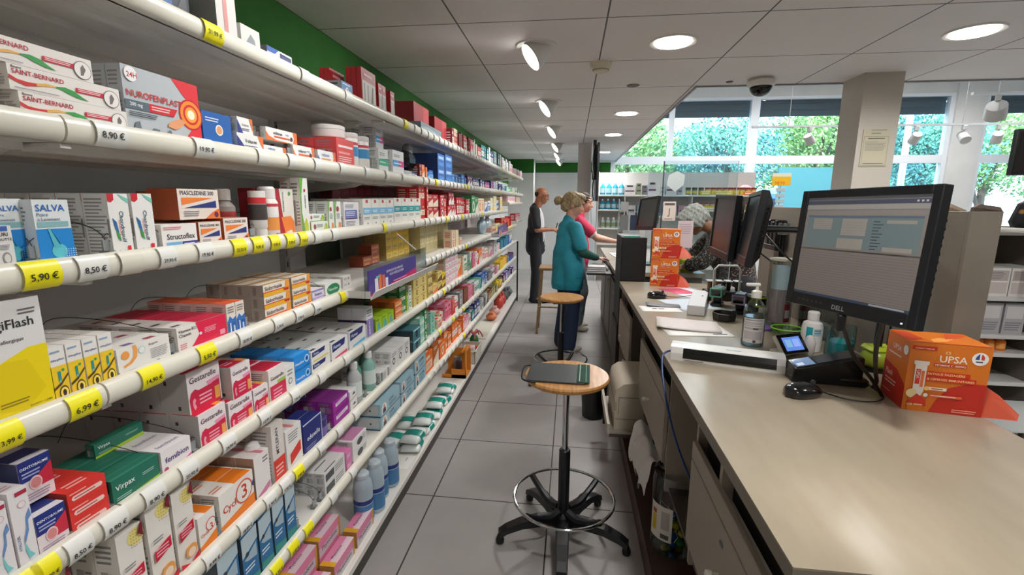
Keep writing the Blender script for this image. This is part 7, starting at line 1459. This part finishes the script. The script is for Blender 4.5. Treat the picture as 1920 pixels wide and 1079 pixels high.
# clear hygiene screens
t = thing('hygiene_screen', 'clear acrylic screen with dark edge standing behind the stacked orange cartons', 'screen', (0, 3.655, 0)); PX = glassy('f2f8fa', .03, .02, 'acrylic_screen')
mb = MB(); mb.box(.667, -.002, .951, 1.18, .002, 1.85, PX); mb.build('acrylic_sheet', t)
mb = MB(); mb.box(.660, -.005, .951, .668, .005, 1.85, M('3a4048', .3)); mb.build('edge_strip', t); mb = MB(); mb.box(1.18, -.003, .951, 1.184, .003, 1.85, M('a8b0b8', .3)); mb.build('edge_strip', t)
mb = MB(); F = frame((.69, -.003, 1.63), (1, 0, 0), (0, 0, 1)); mb.poly([F(.06, 0), (F(.12, .05)), F(.125, .12), F(.07, .15), F(.01, .12), F(.0, .05)], M('aab2b2', .4)); mb.build('sticker', t)
mb = MB(); mb.box(.675, -.0045, 1.42, .765, -.003, 1.56, M('c9c2b8', .5)); decals(mb, frame((.675, -.0046, 1.42), (1, 0, 0), (0, 0, 1)), .09, .14, [('r', .1, .8, .9, .92, '5c5450'), ('t', 'J', .35, .2, .4, .45, '7a6a60'), ('l', .1, .04, .9, .14, 1, '8a847c')]); mb.build('notice_card', t)
mb = MB(); mb.box(.79, -.0045, 1.22, .90, -.003, 1.42, M('c6b8bc', .5)); decals(mb, frame((.79, -.0046, 1.22), (1, 0, 0), (0, 0, 1)), .11, .20, [('l', .1, .5, .9, .9, 5, 'a898a0')]); mb.build('pink_notice', t)
t = thing('hygiene_screen', 'farther clear acrylic screen on the second counter', 'screen', (0, 6.2, 0)); mb = MB(); mb.box(.95, -.002, CT+.001, 1.9, .002, 2.0, PX); mb.build('acrylic_sheet', t); mb = MB(); mb.box(.944, -.004, CT+.001, .951, .004, 2.0, M('9aa4ac', .3)); mb.build('edge_strip', t)
mb = MB(); mb.box(-.08, -.05, 0, .08, .05, .14, M('c8d22a', .5), .03); tag(mb.build('lime_bag', loc=(1.02, 4.27, CT+.0005)), 'lime yellow bag by the hands of the bent customer', 'bag')
mb = MB(); mb.ell((0, 0, .07), (.09, .07, .07), M('b8b4b8', .3), 12, 8); tag(mb.build('clear_bag', loc=(.82, 4.32, CT+.0005)), 'pale crinkled bag beside the lime yellow bag', 'bag')
# television hung by the far pillar with cables
t = thing('television', 'thin black television hung edge-on beside the far white pillar', 'television', (.36, 7.7, 2.0)); mb = MB()
mb.box(-.0, -.35, -.43, .035, .35, .43, M('0f1216', .3), .006); mb.build('screen_panel', t); mb = MB(); mb.box(-.05, -.04, -.1, .0, .04, .5, M('1c1d20', .4)); mb.build('wall_mount', t)
mb = MB(); mb.tube(catmull([(-.03, -.2, .42), (-.05, -.24, .2), (-.02, -.2, 0), (-.05, -.26, -.2), (-.03, -.2, -.42)], 6), .008, BLACK, 6); mb.tube(catmull([(-.04, -.1, .40), (-.06, -.2, .1), (-.03, -.16, -.1), (-.06, -.2, -.5), (-.03, -.1, -.9)], 6), .008, M('d0d0d0'), 6); mb.build('cables', t)
mb = MB(); mb.box(.03, 7.95, 1.62, .07, 7.97, 1.98, M('a8282c', .4), .01); mb.lathe([(.0, 0), (.05, .01)], M('a8282c'), (.06, 7.96, 1.8), 12, (0, -1, 0)); 
# ---------------- gondola under the windows ----------------
GW = M('d2d0cc', .5); GX0, GX1, GY = .50, 3.52, 9.5
t = thing('display_gondola', 'wide white display gondola standing under the front windows', 'gondola', (0, 0, 0))
mb = MB(); mb.box(GX0, GY+.35, 0, GX1, GY+.40, 2.14, GW); mb.build('back_panel', t)
for x in (GX0, 1.02, 2.28, GX1-.02): mb = MB(); mb.box(x, GY+.02, 0, x+.02, GY+.35, 2.14 if x in (GX0,) else 1.7, GW); mb.build('side_panel', t)
GS = [(GX0+.02, GX1-.02, 1.70), (GX0+.02, 1.02, 1.42), (GX0+.02, 1.02, 1.06), (1.04, 2.28, 1.30), (2.30, GX1-.02, 1.42), (2.30, GX1-.02, 1.12), (GX0+.02, GX1-.02, .75), (GX0+.02, GX1-.02, .3)]
for a, b, z in GS: mb = MB(); mb.box(a, GY, z-.03, b, GY+.35, z, M('dddbd6', .4), .002); mb.build('shelf', t)
def bot_proto(h, r, c, capc, lab=None):
    mb = MB(); mb.lathe([(r*.9, 0), (r, .005), (r, h*.62), (r*.45, h*.78), (r*.3, h*.84)], M(c, .2), seg=14); mb.lathe([(r*.34, h*.84), (r*.34, h)], M(capc, .35), seg=10)
    if lab: mb.lathe([(r*1.01, h*.15), (r*1.01, h*.5)], M(lab, .5), seg=14)
    o = mb.build('p'); me = o.data; bpy.data.objects.remove(o); return me
def lay(me, nm, cat, n, x0, dx, y, z, label, grp, cap=20):
    for i in range(n):
        o = bpy.data.objects.new(nm, me); COL.objects.link(o); o.location = (x0+i*dx, y, z+.0004); tag(o, label % ORD[i], cat, grp)
lay(bot_proto(.25, .052, '2a9cc0', 'dfe6ea', 'b8dce8'), 'lotion_bottle', 'bottle', 4, .60, .12, GY+.1, 1.70, 'blue lotion bottle, %s from the far pillar, top shelf under the windows', 'blue lotion bottles on the top gondola shelf')
lay(bot_proto(.20, .048, '2a86a8', 'dfe6ea', 'a8ccd8'), 'lotion_bottle', 'bottle', 4, .60, .11, GY+.1, 1.42, 'blue lotion bottle, %s from the far pillar, second shelf under the windows', 'blue lotion bottles on the second gondola shelf')
lay(bot_proto(.20, .05, 'a8b8b0', 'e8e8e4', '7a8a6a'), 'hair_care_bottle', 'bottle', 4, .62, .105, GY+.1, 1.06, 'pale hair care bottle, %s from the far pillar, third shelf under the windows', 'pale bottles on the third gondola shelf')
for k, (x, w_, h_, c, d) in enumerate([(1.02, .19, .20, 'e4e2e4', 'white'), (1.24, .09, .22, '8a9a7a', 'sage'), (1.36, .08, .18, '6a7278', 'slate'), (1.46, .16, .26, 'dcd8dc', 'white and plum'), (1.70, .07, .16, 'c8d4d0', 'mint'), (1.80, .18, .26, 'dcd8dc', 'plum and white'), (2.02, .08, .2, '9aa4ac', 'silver')]):
    mb = MB(); mb.box(0, 0, 0, w_, .12, h_, M(c, .5), .003); mb.box(.01, -.001, h_*.3, w_-.01, 0, h_*.42, M('5a3048')); mb.box(w_*.2, -.001, h_*.75, w_*.8, 0, h_*.9, M('4a2a34')); tag(mb.build('care_box', loc=(x, GY+.05, 1.7004)), '%s cosmetics box on the top shelf under the windows' % d, 'box')
def jar_proto(c, lid):
    mb = MB(); mb.lathe([(.045, 0), (.048, .004), (.048, .10), (.04, .11)], M(c, .35), seg=14); mb.lathe([(.05, .108), (.05, .14), (.045, .143)], M(lid, .35), seg=14); mb.lathe([(.0485, .03), (.0485, .08)], M('d8c840', .5), seg=14); o = mb.build('p'); me = o.data; bpy.data.objects.remove(o); return me
lay(jar_proto('6a7a80', '3a3a3e'), 'cream_jar', 'jar', 3, 2.22, .12, GY+.1, 1.70, 'dark lidded cream jar, %s along, top shelf behind the customer', 'dark lidded jars')
lay(jar_proto('c8b078', '7a2430'), 'supplement_jar', 'jar', 9, 2.58, .105, GY+.1, 1.70, 'maroon lidded supplement jar, %s along, top shelf behind the customer', 'maroon lidded jars on the top gondola shelf')
lay(jar_proto('d8c8a8', '8a2c3a'), 'supplement_jar', 'jar', 10, 2.36, .11, GY+.1, 1.42, 'maroon lidded supplement jar, %s along, shelf below the top, behind the customer', 'maroon lidded jars on the lower gondola shelf')
lay(jar_proto('d8a0a8', 'c8c2c0'), 'supplement_jar', 'jar', 9, 2.36, .12, GY+.1, 1.12, 'rose supplement jar, %s along, lowest visible shelf behind the customer', 'rose jars on the gondola')
for k, (x, z, w_, c, d) in enumerate([(2.44, 1.70, .16, 'dcc820', 'yellow'), (2.70, 1.70, .3, 'e0cc28', 'bright yellow'), (3.22, 1.70, .2, 'e8782c', 'orange'), (2.5, 1.42, .24, 'd8c428', 'lemon'), (2.9, 1.42, .24, 'c83a30', 'red'), (2.6, 1.12, .3, 'd0c83a', 'straw')]):
    mb = MB(); mb.box(0, 0, 0, w_, .05, .07, M(c, .5), .004); mb.box(.01, -.001, .02, w_-.01, 0, .045, M('f0e8d0')); tag(mb.build('display_tray', loc=(x, GY-.0+.0, z+.0004)), '%s counter tray in front of the jars, %s gondola shelf' % (d, {1.70: 'top', 1.42: 'second', 1.12: 'third'}[z]), 'tray')
mb = MB(); mb.ell((0, 0, .1), (.13, .08, .10), M('e8b8c0', .2), 14, 8); tag(mb.build('gift_bag', loc=(3.3, GY+.22, 1.7004)), 'pink glossy gift bag on the top gondola shelf end', 'bag')
for k, c in enumerate(['d0ccc8', '8a9aa8', 'c8a8b0', '6a7a8c', 'd8d4c8', 'b8889a']):
    mb = MB(); mb.box(0, 0, 0, .16, .15, .20, M(c, .5), .003); mb.box(.02, -.001, .06, .14, 0, .12, M('5a5a66')); tag(mb.build('care_box', loc=(1.08+k*.195, GY+.06, 1.3004)), '%s coloured cosmetics box on the middle gondola shelf, %s along' % (['chalk', 'steel', 'blush', 'slate', 'ivory', 'mauve'][k], ORD[k]), 'box')
# ---------------- yellow price sign, right-hand gondola, hanging screen ----------------
t = thing('price_sign', 'yellow and white hanging price sign reading 9€99 before the window', 'sign', (2.84, 7, 1.79)); mb = MB(); mb.box(-.12, 0, 0, .12, .008, .17, M('e9e2c8', .5)); decals(mb, frame((-.12, 0, 0), (1, 0, 0), (0, 0, 1)), .24, .17, [('r', 0, 0, 1, .72, 'f0b820'), ('t', '9€99', .15, .08, .7, .28, 'd8701c')]); mb.build('sign_card', t)
mb = MB(); mb.tube([(0, .01, 0), (0, .01, -1.79)], .008, M('a8acb0', .4)); mb.build('pole', t)
for k in range(5): mb = MB(); mb.box(-.06, -.01, -.08-k*.075, .06, .0, -.03-k*.075, M('b8c4c8', .4), .003); mb.build('hanging_pack', t)
film = bpy.data.materials.new('translucent_film'); film.use_nodes = True; nt = film.node_tree; nt.nodes.clear(); a_, b_, c_, d_ = (nt.nodes.new(q) for q in ('ShaderNodeOutputMaterial', 'ShaderNodeMixShader', 'ShaderNodeBsdfTranslucent', 'ShaderNodeBsdfDiffuse'))
c_.inputs[0].default_value = lin('9fd8dc'); d_.inputs[0].default_value = lin('a8d8d8'); b_.inputs[0].default_value = .3; nt.links.new(c_.outputs[0], b_.inputs[1]); nt.links.new(d_.outputs[0], b_.inputs[2]); nt.links.new(b_.outputs[0], a_.inputs[0])
for k, (x, y, z, w_, hh, lb) in enumerate([(4.62, 11.555, .75, 1.6, 1.6, 'pale turquoise frosted film on the lower window behind the yellow sign'), (6.5, 11.555, .75, 1.3, 1.2, 'pale turquoise frosted film on the lower window beyond the beige column')]):
    mb = MB(); mb.box(0, 0, 0, w_, .004, hh, film); tag(mb.build('window_film', loc=(x, y, z)), lb, 'window film')
t = thing('display_gondola', 'grey-white display gondola of boxes behind the beige screen panel', 'gondola', (0, 0, 0)); RX0, RX1, RY = 1.60, 3.2, 2.45
mb = MB(); mb.box(RX0, RY+.34, 0, RX1, RY+.38, 1.44, M('b4b0aa', .5)); mb.build('back_panel', t); mb = MB(); mb.box(2.22, RY-.02, .0, 2.25, RY+.34, 1.44, M('6a625a', .5)); mb.build('side_panel', t)
RS = [1.50, 1.43-.0, 1.12, .83, .69, .3]
for z in (1.43, 1.12, .935, .845, .70, .45): mb = MB(); mb.box(RX0, RY, z-.02, 2.22, RY+.34, z, M('c6c4c2', .3), .002); mb.build('shelf', t)
mb = MB(); mb.tube(catmull([(RX0+.1, RY-.02, 1.435), (2.0, RY-.02, 1.435), (2.10, RY-.02, 1.42), (2.12, RY-.02, 1.36), (2.12, RY-.02, 1.13)], 6), .012, M('dedcd6', .3), 8); mb.build('rail', t)
mb = MB(); fm, nt, b = nodes_mat('floral_cloth', .7); tc = nt.nodes.new('ShaderNodeTexCoord'); v = nt.nodes.new('ShaderNodeTexVoronoi'); v.inputs['Scale'].default_value = 17; r = nt.nodes.new('ShaderNodeValToRGB')
e = r.color_ramp.elements; e[0].color = lin('c88a3a'); e[0].position = .22; e[1].color = lin('111016'); e[1].position = .34; nt.links.new(tc.outputs['Object'], v.inputs['Vector']); nt.links.new(v.outputs['Distance'], r.inputs[0]); nt.links.new(r.outputs[0], b.inputs['Base Color'])
def pouch(label, x, y, z, w_, h_, m, rz=0, ry=0):
    mb = MB(); Q = Matrix.Rotation(ry, 3, 'Y'); n0 = 0; mb.box(-w_/2, -.03, 0, w_/2, .03, h_, m, .02)
    mb.v = [tuple(Q@Vector(v_)) for v_ in mb.v]; zz = min(v_[2] for v_ in mb.v); mb.v = [(a, b_, c-zz) for a, b_, c in mb.v]
    o = mb.build('fabric_pouch', loc=(x, y, z), rot=rz); return tag(o, label, 'pouch')
pouch('black pouch with orange flowers leaning above the gondola', 2.12, RY+.1, 1.4306, .09, .13, fm, 0, .3)
pouch('brown leather-like pouch beside the flowered one above the gondola', 1.98, RY+.12, 1.4306, .13, .11, M('4e3a2e', .5), 0, .15)
pouch('tan rolled pouch on top of the gondola', 1.82, RY+.12, 1.4306, .12, .10, M('8a725a', .6), 0, .4)
pouch('black shiny pouch on top of the gondola near the lit monitor', 1.70, RY+.12, 1.4306, .14, .10, M('14141a', .3), 0, .4)
pouch('flowered black pouch inside the gondola above the white cartons', 1.96, RY+.10, 1.1203, .20, .20, fm, 0, -.25)
K['stowhite'] = ('storage_carton', '', 'dcdad6', [('r', .04, .55, .96, .92, 'b4a8a4'), ('r', .04, .1, .96, .5, 'c8bcb8'), ('r', .04, .5, .96, .55, 'e6e4e0'), ('l', .08, .6, .9, .88, 5, '8e8280')], [], [])
WB = carton('stowhite', .17, .2, .135)
def rbox(me, nm, cat, label, x, y, z): o = bpy.data.objects.new(nm, me); COL.objects.link(o); o.location = (x, y, z); o.rotation_euler = (0, 0, -pi/2); return tag(o, label, cat)

for k in range(3): rbox(WB, 'storage_carton', 'carton', 'white printed carton under the flowered pouch in the gondola, %s from the beige screen' % ORD[k], 1.72+k*.175, RY+.02, 1.1204)
K['stoblue'] = ('care_box', '', '4a5f86', [('r', .1, .4, .6, .9, '6a8ab4'), ('c', .35, .62, .2, 'c8ccd4'), ('r', .1, .05, .5, .25, 'c4c8d0')], [], [])
K['stogrey'] = ('care_box', '', 'a8a6aa', [('r', .1, .5, .9, .9, 'c8c4c4'), ('l', .1, .1, .9, .4, 4, '7a787c')], [], [])
B1 = carton('stoblue', .13, .12, .15); B2 = carton('stogrey', .09, .12, .15)
rbox(B1, 'care_box', 'box', 'navy blue care box on the gondola shelf below the white cartons', 1.84, RY+.03, .9354)
rbox(B1, 'care_box', 'box', 'navy blue care box, second from the beige screen, below the white cartons', 1.70, RY+.03, .9354)
for k in range(2): rbox(B2, 'care_box', 'box', 'grey care box beside the navy boxes, %s toward the gondola side panel' % ORD[k], 1.98+k*.10, RY+.03, .9354)
lay(bot_proto(.075, .022, 'd8782c', 'd86a24', 'e89a4a'), 'care_tube', 'tube', 6, 1.86, .05, RY+.06, .845, 'small orange tube, %s along the low gondola shelf', 'orange tubes on the gondola')
W2 = carton('stowhite', .12, .12, .14)
for k in range(2): rbox(W2, 'storage_carton', 'carton', 'small white carton low in the gondola beside the near vitamin carton, %s' % ['closer', 'farther'][k], 1.80+k*.13, RY+.02, .7004)
mb = MB(); mb.box(1.55, RY-.35, .60, 2.6, RY-.01, .612, M('d8dcdc', .15)); mb.box(1.60, RY-.33, 0, 1.64, RY-.05, .60, M('a8a6a2')); mb.box(2.5, RY-.33, 0, 2.54, RY-.05, .60, M('a8a6a2')); tag(mb.build('low_display_bench'), 'pale low display bench before the gondola at the frame edge', 'bench')
mb = MB(); mb.box(0, 0, 0, .5, .04, .33, M('101316', .3), .006); mb.box(.02, -.001, .02, .48, 0, .31, M('2a2426', .2)); o = mb.build('advert_screen', loc=(3.21, 4.0, 1.765)); tag(o, 'dark flat advertising screen hanging at the picture edge before the window', 'screen')
mb = MB(); mb.tube([(.25, .02, .33), (.25, .02, .735)], .012, M('3a3c40')); h_ = mb.build('hanger', o)
# spotlight track across the shop window zone
t = thing('light_track', 'thin white spotlight track running across in front of the windows', 'light track', (2.05, 6.0, 2.41)); mb = MB(); mb.box(0, -.015, 0, 4.3, .015, .022, M('d8dce0', .4)); mb.build('track_rail', t)
for x in (.4, 2.2, 4.0): mb = MB(); mb.tube([(x, 0, .02), (x, 0, 1.84)], .004, M('a8acb0')); mb.build('hanging_wire', t)
def tspot(label, x, y, z, az, lit, sc=1):
    t = thing('track_spotlight', label, 'spotlight', (x, y, z), az, 'white track spotlights'); Wt = M('cfd0d2', .35); ax = Vector((0, -.75, -.66)); mb = MB(); mb.box(-.02, -.02, -.05, .02, .02, 0, Wt, .004); mb.tube([(0, 0, -.04), (.0, 0, -.09)], .008, Wt); mb.build('bracket', t)
    mb = MB(); mb.lathe([(.02, -.05), (.045*sc, -.045), (.05*sc, .07), (.044*sc, .07)], Wt, (0, 0, -.12), 20, ax); mb.build('lamp_housing', t)
    mb = MB(); mb.lathe([(0, .062), (.043*sc, .063)], M('fff4e4', .5, 0, 14) if lit else M('8a8c90', .2), (0, 0, -.12), 20, ax); mb.build('lens', t)
    if lit: l = bpy.data.lights.new('track_glow', 'SPOT'); l.energy = 40*LIGHTK; l.spot_size = radians(80); l.shadow_soft_size = .04; l.color = (1, .92, .8); q = bpy.data.objects.new('light_source', l); COL.objects.link(q); q.parent = t; q.location = Vector((0, 0, -.12))+ax.normalized()*.09; q.rotation_euler = ax.to_track_quat('-Z', 'Y').to_euler()
tspot('white track spotlight aimed aside, first from the dome camera', 2.68, 6.0, 2.41, 2.2, False)
tspot('white track spotlight pointing down beside the beige column', 3.80, 6.0, 2.41, 3.0, False)
tspot('brightly lit track spotlight before the wide white window pier', 4.28, 6.0, 2.41, -.1, True)
tspot('white unlit track spotlight nearest the hanging advertising screen', 4.62, 6.0, 2.41, 2.6, False)
mb = MB(); mb.box(3.30, 4.59, 2.452, 4.3, 4.62, 2.474, M('d8dce0', .4)); mb.tube([(3.5, 4.605, 2.47), (3.5, 4.605, 4.25)], .006, M('a8acb0')); tag(mb.build('light_track'), 'short white spotlight track by the beige column', 'light track')
tspot('large white track spotlight high beside the beige column', 3.50, 4.605, 2.452, 2.5, False, 1.5)
# ---------------- street side: hedge trees, pavement, building ----------------
mb = MB(); mb.box(-30, YB+.26, -.1, 45, 60, -.02, noise_mat('pavement', '8a8c8c', '9a9c9a', 1.5, .8)); struct(mb.build('ground_outside'))
lm1 = noise_mat('foliage', '3f7440', '9cbc70', .9, .6, detail=2); lm2 = noise_mat('foliage_painted_shade', '336e78', '68a888', .9, .6, detail=2); bark = noise_mat('bark', '4a3f34', '6a5a4a', 8, .9)  # second foliage tone has bluish shade and haze painted into the leaf colour
def tree(seed, w_, h_, z0, lm, n=11000):
    r = random.Random(seed); mb = MB(); vs = []; fs = []
    blobs = [(r.uniform(-w_, w_)*.62, r.uniform(-w_, w_)*.5, z0+r.uniform(.15, .85)*h_, r.uniform(.45, .8)*w_*.7) for _ in range(16)]
    for i in range(n):
        bx, by, bz, br = r.choice(blobs); d = Vector((r.gauss(0, 1), r.gauss(0, 1), r.gauss(0, .9))).normalized()*br*r.uniform(.65, 1.0); c = Vector((bx, by, bz))+d
        a = Vector((r.gauss(0, 1), r.gauss(0, 1), r.gauss(0, 1))).normalized(); b_ = a.orthogonal().normalized(); q = a.cross(b_); s_ = r.uniform(.035, .085)
        k = len(vs); vs += [tuple(c-b_*s_), tuple(c+q*s_*.5), tuple(c+b_*s_), tuple(c-q*s_*.5)]; fs.append((k, k+1, k+2, k+3))
    mb.add(vs, fs, lm); crown = mb.build('foliage')
    mb = MB(); mb.tube([(0, 0, 0), (.05, .05, z0*.6), (-.03, 0, z0+h_*.5)], [.16, .13, .07], bark, 8)
    for k in range(5):
        b_ = blobs[k]; mb.tube([(0, 0, z0*.9), (b_[0]*.5, b_[1]*.5, (z0+b_[2])/2+.2), (b_[0], b_[1], b_[2])], [.07, .05, .02], bark, 6)
    return crown, mb.build('trunk')
pro = [tree(1, 2.0, 3.6, 1.6, lm1), tree(2, 2.1, 3.4, 1.5, lm2)]
TP = [(2.0, 18, 0, 'bushy tree outside beyond the window above the blue bottles'), (5.2, 17.2, 1, 'dense tree outside, beyond the window behind the bent customer'), (8.3, 17.8, 0, 'sunlit tree outside, left of the beige column when seen from the counter'), (11.2, 17.0, 1, 'tree outside in painted bluish shade, beyond the window behind the beige column'), (13.8, 18.2, 0, 'bright tree outside beyond the wide window pier'), (16.6, 17, 1, 'tree outside in painted shade, past the hanging advertising screen'), (3.7, 21, 1, 'tree in the second line outside, behind the first two trees'), (9.7, 21.5, 0, 'tree in the second line outside, behind the sunlit tree'), (14.9, 21.5, 1, 'tree in the second line outside, toward the frame edge')]
TP[2] = (8.3, 17.8, 0, 'sunlit tree outside between the dome camera and the beige column')
for i, (x, y, p, lb) in enumerate(TP):
    t = thing('street_tree', lb, 'tree', (x, y, -.02), i*1.1, 'trees outside the windows')
    for o in pro[p]:
        if i < 2: o.parent = t
        else: c = o.copy(); COL.objects.link(c); c.parent = t
t = thing('street_building', 'pale apartment block far behind the trees outside', 'building', (3, 32, 0)); mb = MB(); mb.box(-14, 0, 0, 3, 8, 9, M('d8d4cc', .8)); mb.box(5, 2, 0, 22, 9, 6.5, M('c4c0b8', .8)); mb.build('wall', t)
for i in range(4):
    for j in range(2): mb = MB(); mb.box(-12+i*3.6, -.05, 1.6+j*3.2, -10.6+i*3.6, .0, 3.4+j*3.2, M('4a6a8a', .2)); mb.build('window', t)
t = thing('lamp_post', 'white street lamp post standing between the trees outside', 'lamp post', (8.05, 13.0, -.02)); mb = MB(); mb.tube([(0, 0, 0), (0, 0, 6)], .07, M('d8dcdc', .4), 10); mb.build('pole', t)
t = thing('parked_van', 'blue-grey van parked in the street beyond the windows', 'van', (6.2, 14.6, -.02)); VB = M('5a84b0', .3); mb = MB(); mb.box(-2.1, -.85, .35, 1.3, .85, 1.95, VB, .12); mb.box(1.2, -.8, .35, 2.3, .8, 1.1, VB, .1); mb.build('van_body', t)
mb = MB(); mb.box(-1.9, -.86, 1.15, -.4, -.845, 1.7, M('26384c', .1)); mb.box(-.2, -.86, 1.15, 1.1, -.845, 1.7, M('26384c', .1)); mb.build('side_window', t)
for x in (-1.4, 1.5): mb = MB(); mb.lathe([(.34, -.1), (.34, .1)], M('15161a', .7), (x, -.78, .34), 20, (0, 1, 0)); mb.build('wheel', t)
